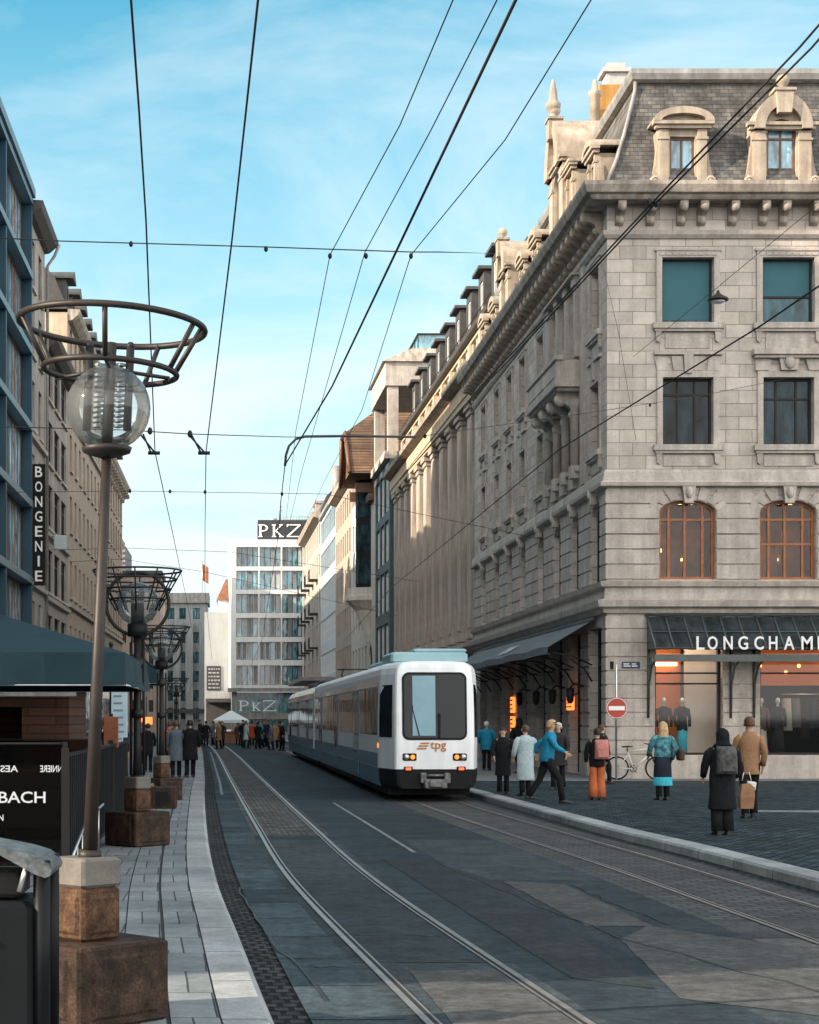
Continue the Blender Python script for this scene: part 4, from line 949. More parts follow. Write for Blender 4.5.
# --- old corner house with balconies
loc, an, L7 = rb(184.5, 216)
us7 = lin(.5, L7-.5, 8); ops = grid(us7, 1.2, (6.2, 10, 13.8, 17.6, 21), 2.3)
p7 = window_proto(1.2, 2.3, 0, (0,), (), fmat=FRAME, pmat=GLASS)
B7, F7 = facade('balcony_house', 'old sandstone house with dark iron balconies next to the white gridded office', 'building', loc, an, L7, 24, 10, M('pink_sandstone', (.50,.45,.40), (.40,.355,.315), scale=1, streak=.3), ops, lambda o: p7)
fsweep(B7, F7, L7, 'cornice', [(0,23.5),(.8,23.8),(1,24.3),(0,24.4)], STONED)
m = MB(); m.sweep([(0,0),(L7,0)], [(0,24.4),(-.6,26),(-1.6,27),(-8,27),(-8,24.4)]); m.build('roof', DKROOF, B7, (0,0,0), an)
for z in (9.8, 13.6, 17.4):
    for u in us7[::2]:
        m = MB(); m.box(u-1.3, u+1.3, -.95, 0, z-.15, z)
        for k in range(14): m.tube([(u-1.25+k*.19,-.92,z),(u-1.25+k*.19,-.92,z+1)], .02, 4)
        m.box(u-1.3, u+1.3, -.95, -.89, z+1, z+1.06); m.build('balcony', IRON, B7, (0,0,0), an)
for u in (3, 6.5):
    m = MB(); m.box(u-.6, u+.6, 1, 2, 25, 28.3); m.box(u-.75, u+.75, .9, 2.1, 28.3, 28.6); m.build('chimney', STONED, B7, (0,0,0), an)

# --- white gridded office at the end of the street
YP = 217; kx = YP/1700
def X_(x): return (x-236)*kx
def Z_(y): return 1.9-(y-718)*kx
PK = thing('white_grid_office', 'white gridded office block with teal glass bays closing the end of the street', 'building', (X_(231.5), YP, 0))
W_ = X_(322)-X_(231.5)
uo_ = lambda x: X_(x)-X_(231.5)
rows = [(547,566.5),(570.5,589.6),(594,613),(618,637),(642,660),(665.5,685)]; colsP = [(236.3,258.2),(259.6,280.7),(282.2,302.4),(303.9,318)]
ops = [(uo_(a), uo_(b), Z_(d), Z_(c)) for a, b in colsP for c, d in rows]
WGRID = M('white_concrete_grid', (.78,.80,.80), (.71,.73,.73), rough=.6, bump=.05, streak=.15)
m = MB(); m.wall(0, W_, Z_(690), Z_(539.5), ops, .45); m.face([(0,0,Z_(690)),(0,0,Z_(539.5)),(-.6,18,Z_(539.5)),(-.6,18,Z_(690))]); m.face([(0,0,Z_(539.5)),(W_,0,Z_(539.5)),(W_,18,Z_(539.5)),(-.6,18,Z_(539.5))]); m.face([(W_,0,0),(W_,18,0),(W_,18,Z_(539.5)),(W_,0,Z_(539.5))])
m.build('wall', WGRID, PK)
for o in ops: add_window(PK, Frame(0,0,0), (o[0]+o[1])/2, o[2], window_proto(round(o[1]-o[0], 3), round(o[3]-o[2], 3), 0, (-.5,0,.5), (), .07, .05, FRAME, GLASSF), .35)
rc = random.Random(5); cm_ = [('grey_blind', M('grey_blind', (.22,.23,.23), rough=.8)), ('pale_curtain', M('pale_curtain', (.42,.45,.45), rough=.8))]
for o in ops:
    w4_ = (o[1]-o[0])/4
    for k in range(4):
        if rc.random() < .36: nm_, mt_ = cm_[rc.random() < .4]; m = MB(); m.box(o[0]+k*w4_+.12, o[0]+(k+1)*w4_-.12, .36, .375, o[2]+.15, o[3]-.1); m.build(nm_, mt_, PK)
m = MB(); m.box(-.5, W_+.4, -.7, 0, Z_(692), Z_(688)); m.build('entrance_canopy', ZINC, PK)
m = MB(); m.box(.7, W_, .3, .35, Z_(713), Z_(692.2)); m.box(.7, W_, .3, .35, .1, Z_(719)); m.build('shop_glazing', GLASST, PK)
m = MB(); m.box(0, .7, .1, .6, 0, Z_(692)); m.box(.7, W_, -.1, .4, Z_(719), Z_(713)); m.build('shop_frame', ZINC, PK)
m = MB(); m.box(uo_(258), uo_(316), 1, 7, Z_(540)+.02, Z_(519)); rb_ = m.build('roof_sign_box', M('dark_sign_panel', (.03,.035,.04), rough=.5), PK)
def serif(mb, ch, x, w, h, z, t=.22):
    """Roman capitals with slab serifs"""
    s = t*.45
    if ch in 'PK': mb.box(x+.1*w, x+.1*w+t, -.08, 0, z+s, z+h-s); mb.box(x, x+.1*w+t+.1*w, -.083, 0, z, z+s); mb.box(x, x+.1*w+t+.08*w, -.083, 0, z+h-s, z+h)
    if ch == 'P':
        c = (x+.42*w, z+h*.72); o = [(c[0]+.55*w*cos(a), c[1]+.28*h*sin(a)) for a in [pi/2-pi*k/10 for k in range(11)]]; i = [(c[0]+(.55*w-t)*cos(a), c[1]+(.28*h-s)*sin(a)) for a in [pi/2-pi*k/10 for k in range(11)]]
        for k in range(10): mb.prism([o[k], o[k+1], i[k+1], i[k]], -.078, 0)
        mb.box(x+.1*w+t, c[0], -.078, 0, z+h-s, z+h-.002); mb.box(x+.1*w+t, c[0], -.078, 0, z+.44*h, z+.44*h+s)
    if ch == 'K':
        mb.prism([(x+.1*w+t,z+.48*h),(x+.1*w+t,z+.40*h),(x+.92*w,z+h-s),(x+.80*w,z+h-s)], -.077, 0); mb.prism([(x+.38*w,z+.56*h),(x+.30*w,z+.48*h),(x+.78*w,z+s),(x+.95*w,z+s)], -.076, 0)
        mb.box(x+.66*w, x+w, -.084, 0, z+h-s, z+h); mb.box(x+.68*w, x+1.08*w, -.084, 0, z, z+s)
    if ch == 'Z':
        mb.box(x, x+w, -.08, 0, z+h-s, z+h); mb.box(x, x+w, -.08, 0, z, z+s); mb.prism([(x,z+s),(x+t*1.1,z+s),(x+w,z+h-s),(x+w-t*1.1,z+h-s)], -.077, 0)
        mb.box(x, x+.08*w, -.082, 0, z+h-2.6*s, z+h-s); mb.box(x+.92*w, x+w, -.082, 0, z+s, z+2.6*s)
for ch_, a, b in (('P', 258.5, 268.5), ('K', 272, 283), ('Z', 287, 301)):
    m = MB(); serif(m, ch_, 0, (b-a)*kx, 12.6*kx, 0, .26); m.build('letter', LETTER, rb_, (uo_(a), .99, Z_(536.2)))
for ch_, a, b, h in (('P', 239, 249, 10.5), ('K', 252, 260, 8.5), ('Z', 263, 276, 10.5)):
    m = MB(); serif(m, ch_, 0, (b-a)*kx, h*kx, 0, .2); m.build('letter', LETTER, PK, (uo_(a), -.62, Z_(711)))
m = MB()
for x, t in ((281, 497), (277, 512), (284, 511)): m.tube([(uo_(x),4,Z_(519)),(uo_(x),4,Z_(t))], .12 if x == 281 else .05, 6)
for y in (503, 507): m.tube([(uo_(278.5),4,Z_(y)),(uo_(283.5),4,Z_(y))], .05, 5)
for k in range(12): m.tube([(uo_(285+k*3),3,Z_(519)),(uo_(285+k*3),3,Z_(514))], .03, 4)
m.tube([(uo_(285),3,Z_(514)),(uo_(318),3,Z_(514))], .04, 4); m.tube([(uo_(285),3,Z_(516.5)),(uo_(318),3,Z_(516.5))], .03, 4)
m.lathe([(.5,Z_(519)),(.5,Z_(515)),(.05,Z_(514.5))], (uo_(274),4,0), 10); m.build('roof_mast', ZINC, PK)

# --- houses at the far end, left of the office
YB = 245; kb_ = YB/1700
def XB(x): return (x-236)*kb_
def ZB(y): return 1.9-(y-718)*kb_
def far_house(name, label, x0, x1, ytop, mat, cols, rows, w, h, fm, pm, ymul=1, dep=14):
    global YB, kb_
    root = thing(name, label, 'building', (XB(x0)*ymul, YB*ymul, 0)); s = ymul*kb_
    ops = [((x-x0)*s-w*s/2, (x-x0)*s+w*s/2, 1.9-(y+h-718)*s, 1.9-(y-718)*s) for x in cols for y in rows]
    m = MB(); m.wall(0, (x1-x0)*s, 0, 1.9-(ytop-718)*s, ops, .3); shell(m, (x1-x0)*s, 1.9-(ytop-718)*s, dep); m.build('wall', mat, root)
    p = window_proto(round(w*s, 3), round(h*s, 3), 0, (0,), (), .08, .06, fm, pm)
    for o in ops: add_window(root, Frame(0,0,0), (o[0]+o[1])/2, o[2], p, .15)
    return root, s
CONC = M('grey_blue_concrete', (.36,.385,.39), (.29,.315,.32), scale=.6, bump=.1, streak=.25)
fa, s = far_house('concrete_office', 'grey concrete office with vertical piers and teal window strips far down the street', 159, 207, 603, CONC, [171,182.5,196.5], [608,632,652,671,690,708], 6.5, 11, FRAME, GLASST)
m = MB()
for x in (164, 177, 189.5, 203): m.box((x-159)*s-.55, (x-159)*s+.55, -.9, -.001, 1, ZB(622))
m.build('piers', CONC, fa)
m = MB(); m.box(-.3, 48*s+.3, -.4, 10, ZB(603), ZB(593)); m.build('roof', ZINC, fa)
m = MB(); m.box(-.2, 48*s+.2, -1.2, 0, ZB(713), ZB(709)); m.build('shop_canopy', DKROOF, fa)
fb, s = far_house('pale_gable_house', 'plain pale house with orange tiled hip roof beside the white office', 204.5, 231, 612, M('off_white_render', (.40,.42,.43), (.35,.37,.38), scale=.5, bump=.05, streak=.12), [], [], 1, 1, FRAME, GLASS, ymul=.93)
m = MB(); W9 = 26.5*s; z9 = 1.9-(600-718)*s
m.box(W9*.5, W9, .01, 12, 1.9-(612-718)*s+.002, z9); m.build('upper_wall', WGRID, fb)
m = MB(); zt = 1.9-(577-718)*s; m.loft([[(W9*.45,-.4,z9),(W9+.3,-.4,z9),(W9+.3,12.4,z9),(W9*.45,12.4,z9)],[(W9*.80,3.5,zt),(W9*.95,3.5,zt),(W9*.95,8,zt),(W9*.80,8,zt)]], smooth=False)
m.build('roof', MBrick('orange_roof_tiles', (.26,.11,.06), (.19,.08,.045), (.10,.05,.03), .4, .3, ms=.03, bump=.6), fb)
m = MB(); m.tube([(W9*.88,5,zt),(W9*.88,5,zt+1.6)], .05, 5); m.build('finial', IRON, fb)
m = MB(); m.box(.3, W9*.62, -.12, 0, 1.9-(690-718)*s, 1.9-(666-718)*s); sb = m.build('sign_panel', M('dark_slate_sign', (.045,.047,.06), rough=.6), fb)
m = MB(); rl_ = random.Random(2)
for k in range(6):
    x = .5
    while x < W9*.55:
        w_ = rl_.uniform(.15, .45); m.box(x, min(x+w_, W9*.58), -.135, -.121, 1.9-(688.5-718)*s+k*.5, 1.9-(688.5-718)*s+k*.5+.2); x += w_+.12
m.build('sign_rows', M('dim_white', (.35,.35,.36), rough=.6), sb)
m = MB(); m.box(.2, W9, -1.2, 0, 4.0, 4.5); m.box(.2, W9, -.1, 0, .5, 3.9); m.build('shop_front', DKROOF, fb)
fc, s = far_house('pinkish_house', 'pinkish stone house seen between the street lamps far down the left side', 118, 160, 575, M('pinkish_stone', (.46,.38,.33), (.38,.31,.27), scale=.7, streak=.25), [124,133,142,151], [585,608,631,654,677,700], 4.5, 12, FRAMEB, GLASS, ymul=.82)
m = MB(); m.box(-.3, 42*s+.3, -.4, 10, 1.9-(575-718)*s, 1.9-(575-718)*s+.5); m.build('roof', DKROOF, fc)
fd, s = far_house('distant_flat_block', 'dark distant block rising over the left cornice beside the far wires', 100, 125.5, 546, M('dark_block', (.12,.12,.13), rough=.7), [], [], 1, 1, FRAME, GLASS, ymul=.95)
m = MB()
for k in range(8): m.box(22*s, 25.3*s, -.2, -.01, 1.9-(550+k*5-718)*s, 1.9-(552.5+k*5-718)*s)
m.build('sign_panel', ZINC, fd)

# ---------------------------------------------------------------- left side
BLUEM = M('petrol_blue_metal', (.014,.060,.095), (.010,.046,.072), scale=.8, rough=.45, bump=.04)
BLUEL = M('pale_blue_metal', (.12,.19,.23), (.09,.145,.18), scale=.8, rough=.45, bump=.04)
LX = -9.95
BL = thing('blue_framed_building', 'modern building of projecting petrol blue metal frames at the left edge', 'building', (LX, 8.8, 0)); FB = Frame(0, 0, R(90)); LB = 70.4
zf = [4.9, 8.45, 12, 15.55, 19.1, 22.6, 26.1]
wn = [LB-2.45-k*4.4 for k in range(3)]
ops = [(u-1.95, u+1.95, z+.12, z+3.2) for u in wn for z in zf[:-1]]
m = MB(); m.wall(0, LB, 0, 26.1, ops, .3); shell(m, LB, 26.1, 16); m.build('wall', BLUEM, BL, (0,0,0), R(90))
WOODB = M('oiled_brown_wood', (.26,.12,.06), (.17,.075,.035), scale=4, rough=.55, bump=.1)
pb = window_proto(3.9, 3.08, 0, (-.5,0,.5), (), .13, .11, WOODB, SKYGL, .065)
for o in ops: add_window(BL, FB, (o[0]+o[1])/2, o[2], pb, .015)
for z in zf:
    m = MB(); m.box(0, LB, -.5, -.001, z-.32, z); m.build('spandrel_frame', BLUEL, BL, (0,0,0), R(90))
for k in range(9):
    u = LB-.12-k*8.8; m = MB(); m.box(u-.12, u+.12, -.46, -.001, 4.9, 26.05); m.build('fin', BLUEM, BL, (0,0,0), R(90))
m = MB(); m.box(0, LB, -.62, .2, 26.1, 26.5); m.build('roof_edge', BLUEL, BL, (0,0,0), R(90))
m = MB(); m.box(0, LB, -.05, 0, .3, 4.4); m.build('shop_glazing', GLASS, BL, (0,0,0), R(90))

def left_house(name, label, Y0, Y1, H, mat, cols, w, zs, h, fm=FRAME, x=-9.7, n=(0,), pane=None, arch=0, roofh=3, dorm=0, band_z=(), cornice=STONED, rmat=None, setb=1.3, endmat=None):
    L_ = Y1-Y0; ops = grid(lin(.5, L_-.5, cols), w, zs, h, arch)
    p = window_proto(w, h, arch, n, (.74,) if h > 1.9 else (), .09, .08, fm, pane or GLASS)
    root, F = facade(name, label, 'building', (x, Y0, 0), R(90), L_, H, 12, mat, ops, lambda o: p, reveal=.25)
    for o in ops:
        pass
    m = MB(); m.box(-w/2-.12, w/2+.12, -.12, 0, -.14, -.003); sm_ = m.mesh('window_sill'); sm_.materials.append(STONEP)
    for o in ops: inst(sm_, 'window_sill', root, F.pt((o[0]+o[1])/2, 0, o[2]), R(90))
    for z in band_z: fsweep(root, F, L_, 'string_course', [(0,z),(.18,z+.02),(.2,z+.22),(0,z+.26)], STONEP)
    fsweep(root, F, L_, 'cornice', [(0,H-.5),(.25,H-.45),(.6,H-.15),(.7,H+.05),(.7,H+.15),(0,H+.2)], cornice)
    m = MB(); m.sweep([(0,0),(L_,0)], [(0,H+.2),(-setb*.6,H+roofh*.8),(-setb,H+roofh),(-11.9,H+roofh),(-11.9,H+.2)]); rf = m.build('roof', rmat or DKROOF, root, (0,0,0), R(90))
    if dorm:
        dd = MB(); dd.wall(-.75, .75, 0, 2.0, [(-.45,.45,.3,1.65)], .12); dd.box(-.75, -.68, .002, 1.8, 0, 2); dd.box(.68, .75, .002, 1.8, 0, 2); dd.box(-1.0, 1.0, -.45, 2, 2, 2.14); dd.prism([(-1.0,2.14),(1.0,2.14),(0,2.6)], -.45, 2); dd.box(-.66, .66, .13, .15, .2, 1.8)
        dm = dd.mesh('dormer'); dm.materials.append(rmat or DKROOF)
        for u in lin(.3, L_-.3, dorm):
            o = inst(dm, 'dormer', root, F.pt(u, .25, H+.3), R(90))
            q = window_proto(.9, 1.35, 0, (0,), (), fmat=FRAMEB, pmat=GLASS)
            inst(q[0], 'window_frame', o, (0,.04,.3)); inst(q[1], 'pane', o, (0,.04,.3))
    return root, F
GREYS = M('soot_grey_stone', (.46,.42,.375), (.33,.30,.265), scale=1.2, bscale=20, bump=.25, streak=.35, speck=.1)
TANS  = M('tan_stone_left', (.52,.425,.335), (.41,.33,.255), scale=1.2, bscale=20, bump=.2, streak=.3, speck=.1)
BRS   = M('brown_stone', (.42,.335,.26), (.31,.245,.19), scale=1.2, bscale=20, bump=.2, streak=.3)
h1, f1 = left_house('narrow_grey_house', 'narrow grey stone house with projecting eave next to the blue framed building', 79.3, 86.2, 25.9, GREYS, 2, 1.35, (5.2,8.7,12.2,15.7,19.2,22.4), 2.3, band_z=(8.1,15.1), roofh=.9, setb=2, cornice=DKROOF)
m = MB(); m.tube([(6.85,-.75,25.9),(6.85,-.5,25.3),(6.85,-.15,24.8),(6.85,-.12,.3)], .08, 6); m.build('downpipe', ZINC, h1, (0,0,0), R(90))
h2, f2 = left_house('arcaded_grey_house', 'grey stone house with wide four-light windows behind the vertical black sign', 86.3, 98, 21.2, GREYS, 3, 2.7, (5.0,8.4,11.75,15.05,18.4), 2.25, n=(-.5,0,.5), band_z=(7.9,11.2), roofh=.6, setb=3, cornice=DKROOF)
h3, f3 = left_house('tall_brown_house', 'tall brown house with ochre end wall and a row of dark roof dormers', 98, 122, 25.3, TANS, 8, 1.25, (5.2,9,12.8,16.4,19.8,22.6), 2.1, roofh=2.6, dorm=6, band_z=(8.3,19.2))
m = MB(); m.box(-.06, -.002, .02, 8, 3, 25.2); m.build('end_wall', ATTIC, h3, (0,0,0), R(90))
h4, f4 = left_house('bracketed_eave_house', 'brown stone house with heavy bracketed eave at the end of the left row', 122, 145, 21.3, BRS, 8, 1.2, (5.2,8.8,12.2,15.4,18.2), 2.0, roofh=2.2, dorm=4, band_z=(8.2,))
bk_ = bracket_mesh(.7, .65, .3, STONED)
for k in range(14): inst(bk_, 'bracket', h4, f4.pt(.8+k*1.64, 0, 20.1), R(90))
m = MB(); m.box(2, 22, -3.2, 0, 5.2, 5.55); m.build('street_canopy', DKROOF, h3, (0,0,0), R(90))
hx, fx = left_house('unseen_shading_house', 'unseen grey house added past the left row to shade the far right buildings', 146, 212, 23.5, GREYS, 12, 1.3, (5.2,9,12.8,16.4,20), 2.1, x=-14.5)  # hidden behind the left row, added to shade the far right buildings
# shop floors of the left row
for r_, L_ in ((h1, 6.9), (h2, 11.7), (h3, 24), (h4, 23)):
    m = MB(); m.box(.4, L_-.4, -.06, 0, .3, 4.1); m.build('shop_glazing', GLASS, r_, (0,0,0), R(90))
# vertical black sign with white letters
vs = thing('vertical_shop_sign', 'tall black vertical sign with white letters on the grey houses', 'sign', (-9.28, 80.1, 8.15))
m = MB(); m.box(-.3, .3, -.12, .12, 0, 5.7); m.build('board', BLACK, vs)
for k, ch_ in enumerate('BONGENIE'):
    letters(ch_, 'letter', LETTER, vs, (-.17 if ch_ != 'I' else -.05, -.135, 5.08-k*.70), 0, w=.34 if ch_ != 'I' else .10, h=.5, ext=.012)
m = MB()
for z in (.4, 2.9, 5.3): m.tube([(-.45,.1,z),(-.25,.1,z)], .04, 5)
m.build('wall_bracket', IRON, vs)
hs = thing('hanging_sign', 'small pale hanging sign plate on the arcaded grey house', 'sign', (-9.1, 88, 10.6))
m = MB(); m.bbox(-.33, .33, -.1, .1, 0, .75, .04); m.build('plate', M('pale_sign', (.45,.52,.54), (.36,.43,.46), rough=.5), hs)
m = MB(); m.tube([(-.6,0,.65),(.3,0,.8)], .03, 5); m.build('wall_bracket', IRON, hs)
# ---------------------------------------------------------------- tram
TW = M('tram_white_paint', (.84,.88,.89), (.78,.82,.84), scale=.7, rough=.38, bump=.02, bscale=8, coat=.15, streak=.12)
TL = M('tram_blue_grey_paint', (.07,.19,.29), (.05,.14,.22), scale=1, rough=.35, bump=.02, coat=.2)
TBG = M('tram_upper_reflection_tone', (.60,.50,.43), (.50,.41,.35), scale=.8, rough=.25, bump=.015, coat=.4)  # tan tone paints the reflection of sunlit houses onto the upper side
TTEAL = M('tram_roof_unit_paint', (.27,.43,.47), (.22,.36,.40), scale=1.5, rough=.5, bump=.05)
AMBER = MEmit('amber_lamp_lens', (1.0,.22,.03), .9)
TR = thing('tram', 'white and blue articulated tram coming up the right-hand track', 'tram', (4.50, 38.5, 0), R(.85))
def yfront(z): return .14*max(0, (z-1.35)/1.8)**1.6
half = [(1.15,1.3),(1.14,1.12),(1.03,.62),(.935,.2),(.905,.07),(.865,.015),(.80,0)]
def outline(z, inset=0, y1=25.8, push=0):
    pts = []
    for x, y in half: pts.append((max(.05, x-inset), y+yfront(z)*(1 if y < 1 else .3)+inset*.4+push))
    o = [(-x, y, z) for x, y in half and [(p[0], p[1]) for p in pts]] + [(p[0], p[1], z) for p in reversed(pts)]
    return [(-(1.15-inset), y1, z)] + o + [((1.15-inset), y1, z)]
m = MB(); m.loft([outline(z, i) for z, i in ((.74,.0),(1.35,.0),(1.48,.002),(2.0,.005),(2.62,.015),(2.9,.03),(3.04,.06),(3.12,.12),(3.17,.2),(3.2,.4))], smooth=False)
body = m.build('body', TW, TR)
def plain(y0, y1, z, i): return [(-1.15+i,y0,z),(1.15-i,y0,z),(1.15-i,y1,z),(-1.15+i,y1,z)]
m = MB(); m.loft([plain(26.5, 47.6, z, i) for z, i in ((.74,0),(2.62,.02),(2.85,.05),(3.0,.12),(3.1,.22),(3.17,.4),(3.2,.6))], smooth=False); m.build('rear_body', TW, TR)
m = MB(); m.box(-1.02, 1.02, 25.8, 26.5, .5, 3.0)
for k in range(5): m.box(-1.08, 1.08, 25.84+k*.13, 25.90+k*.13, .45, 3.06)
m.build('bellows', BLACK, TR)
m = MB(); m.loft([[(-1.12,1.25,z),(1.12,1.25,z),(1.12,25.7,z),(-1.12,25.7,z)] for z in (.32,.735)], smooth=False); m.loft([[(-1.12,26.5,z),(1.12,26.5,z),(1.12,47.5,z),(-1.12,47.5,z)] for z in (.32,.735)], smooth=False); m.build('skirt', TL, TR)
m = MB()
for s in (-1, 1):
    for a, b in ((1.45,25.75),(26.6,47.5)): m.box(s*1.146, s*1.156, a, b, .76, 1.08)
m.build('blue_stripe', TL, TR)
m = MB()
for s in (-1, 1):
    for a, b in ((1.5,25.75),(26.6,47.5)): m.face([(s*1.148,a,2.64),(s*1.112,a,2.86),(s*1.112,b,2.86),(s*1.148,b,2.64)][::s]); m.face([(s*1.112,a,2.863),(s*1.04,a,3.01),(s*1.04,b,3.01),(s*1.112,b,2.863)][::s])
m.build('tan_reflection_band', TBG, TR)
lay = [('w',1.55,3.5),('w',3.55,6.3),('d',6.6,8.2),('w',8.5,11),('w',11.05,13.5),('d',13.9,15.5),('w',15.8,18.4),('w',18.45,21),('d',21.4,23),('w',23.3,25.4),('w',26.8,29.3),('d',29.6,31.2),('w',31.5,34),('w',34.05,36.6),('d',37,38.6),('w',39,41.5),('w',41.55,44),('d',44.3,45.9),('w',46.1,47.3)]
for s in (-1, 1):
    for k, a, b in lay:
        m = MB()
        if k == 'w':
            m.box(s*1.128, s*1.153, a, b, 1.5, 2.6); m.build('side_window', GLASSD, TR)
        else:
            m.box(s*1.13, s*1.158, a, b, .42, 2.62); d = m.build('door', TL, TR)
            for q in ((a+.08, (a+b)/2-.05), ((a+b)/2+.05, b-.08)):
                g_ = MB(); g_.box(s*1.159, s*1.163, q[0], q[1], 1.0, 2.5); g_.build('door_glass', GLASSD, d)
for s in (-1, 1):   # cab corner windows follow the taper
    m = MB()
    p = [(1.142,1.14),(1.034,.63),(.945,.22)]
    for (x0, y0), (x1, y1) in zip(p[:-1], p[1:]):
        f = lambda x, y, z, i: (s*(x+.006-i), y+yfront(z)*(1 if y < 1 else .3)-.004, z)
        for z0, z1, i0, i1 in ((1.46,2.0,.0,.004),(2.0,2.66,.004,.024)):
            m.face([f(x0,y0,z0,i0), f(x1,y1,z0,i0), f(x1,y1,z1,i1), f(x0,y0,z1,i1)][::-s])
    m.build('cab_side_window', GLASSD, TR)
def rr(hw, z0, z1, r, dy, n=6):
    rows = []
    for k in range(2*n+6):
        if k <= n: a = pi/2*k/n; z = z0+r*(1-cos(a)); x = hw-r+r*sin(a)
        elif k < n+5: z = z0+r+(z1-z0-2*r)*(k-n)/5; x = hw
        else: a = pi/2*(k-n-5)/n; z = z1-r+r*sin(a); x = hw-r+r*cos(a)
        rows.append([(-x, yfront(z)-dy, z), (x, yfront(z)-dy, z)])
    mb = MB()
    for a, b in zip(rows[:-1], rows[1:]): mb.face([a[0], a[1], b[1], b[0]], True)
    return mb
rr(.735, 1.40, 2.94, .16, .010).build('windscreen_gasket', BLACK, TR)
ws = rr(.69, 1.45, 2.89, .13, .018).build('windscreen', GLASSD, TR)
m = MB(); m.box(-.03, .03, -.03, -.012, 1.45, 2.0, Matrix.Translation((.1, .0, 0))); m.tube([(-.35,-.03,1.5),(-.5,.01,2.1),(-.48,.10,2.5)], .012, 5); m.build('wiper', BLACK, ws)
BLUEP = M('cab_partition', (.30,.50,.60), (.25,.44,.54), rough=.3, bump=0)
m = MB(); m.loft([[(-.5,yfront(z)-.021,z),(.02,yfront(z)-.021,z)] for z in (1.5,1.8,2.1,2.4,2.86)], caps=False, closed=False, smooth=False); m.build('windscreen_sky_reflection', M('painted_sky_reflection', (.20,.36,.44), (.15,.29,.36), scale=1.2, rough=.2, bump=0), ws)  # pale blue sheet stands in for sky reflected in the windscreen
LOGO = M('orange_brown_logo', (.50,.19,.04), rough=.5, bump=0)
letters('tpg', 'logo', LOGO, TR, (-.10,-.008,1.14), 0, w=.36, h=.22, ext=.006)
m = MB()
for k in range(3): m.prism([(-.42+k*.04,1.19+k*.06),(-.2+k*.03,1.19+k*.06),(-.17+k*.03,1.225+k*.06),(-.39+k*.04,1.225+k*.06)], -.012, -.002)
m.build('logo_emblem', LOGO, TR)
for s in (-1, 1):
    m = MB(); m.bbox(s*.57-.16, s*.57+.16, -.025, .06, .93, 1.1, .02); h_ = m.build('headlight', BLACK, TR)
    m = MB(); m.lathe([(.055,0),(.05,.03),(.02,.04)], (0,0,0), 10); o = m.build('lamp', AMBER, h_, (s*.57-s*.07,-.022,1.015)); o.rotation_euler = (R(90),0,0)
    m = MB(); m.lathe([(.07,0),(.065,.03),(.02,.04)], (0,0,0), 10); o = m.build('lamp', STEEL, h_, (s*.57+s*.075,-.022,1.015)); o.rotation_euler = (R(90),0,0)
    m = MB(); m.bbox(s*.6-.1, s*.6+.1, -.05, .02, .70, .80, .015); o_ = m.build('marker_lamp', BLACK, TR)
    m = MB(); m.bbox(s*.6-.06, s*.6+.06, -.058, -.045, .72, .78, .004); m.build('lens', MEmit('red_marker_lens', (1.0,.10,.03), 1.2) if s < 0 else bpy.data.materials['red_marker_lens'], o_)
    m = MB(); m.bbox(s*1.15-.02, s*1.15+.02, 1.3, 1.38, 1.2, 1.32, .01); m.build('side_indicator', AMBER, TR)
m = MB()
bump_o = lambda z, k: [(-x*k, y-.02, z) for x, y in half] + [(x*k, y-.02, z) for x, y in reversed(half)]
m.loft([bump_o(.30,.90), bump_o(.36,.97), bump_o(.66,1.0), bump_o(.735,.995)], smooth=False); m.build('front_bumper', BLACK, TR)
m = MB(); m.bbox(-.26, .26, -.22, .1, .30, .52, .03); m.bbox(-.16, .16, -.3, -.2, .33, .5, .03); m.tube([(-.3,-.1,.6),(.3,-.1,.6)], .03, 6); m.bbox(-.34, -.2, -.16, .1, .42, .66, .02); m.bbox(.2, .34, -.16, .1, .42, .66, .02); m.build('coupler', M('worn_coupler_steel', (.22,.22,.22), (.09,.09,.09), scale=8, rough=.5, metal=.5), TR)
m = MB(); m.box(-.95, .95, 1, 25.5, .12, .33); m.box(-.95, .95, 26.8, 47.2, .12, .33)
m.build('underframe', BLACK, TR)
for y in (3, 5, 19, 21, 31, 33, 43, 45):
    for s in (-1, 1):
        m = MB(); m.lathe([(.1,-.06),(.33,-.06),(.33,.03),(.36,.05),(.36,.07),(.1,.07)], (0,0,0), 18); o = m.build('wheel', STEEL, TR, (s*.5, y, .36)); o.rotation_euler = (0, R(90), 0)
m = MB(); m.bbox(-.88, .92, 1.1, 3.1, 3.17, 3.44, .06); m.bbox(-.72, .85, 3.2, 8.2, 3.17, 3.36, .05); m.build('roof_unit', TTEAL, TR)
m = MB(); m.bbox(-.35, .9, 1.15, 1.9, 3.42, 3.52, .04); m.build('roof_vent', TTEAL, TR)
m = MB(); m.bbox(-.7, .7, 28, 31, 3.17, 3.4, .05); m.bbox(-.7, .7, 34, 38, 3.17, 3.4, .05); m.build('rear_roof_unit', DKROOF, TR)
m = MB()
for s in (-1, 1): m.tube([(s*.4,20,3.2),(s*.4,22.3,3.42),(s*.5,20.2,3.55)], .03, 5)
m.tube([(-.7,20.2,3.57),(.7,20.2,3.57)], .025, 5); m.build('pantograph', IRON, TR)

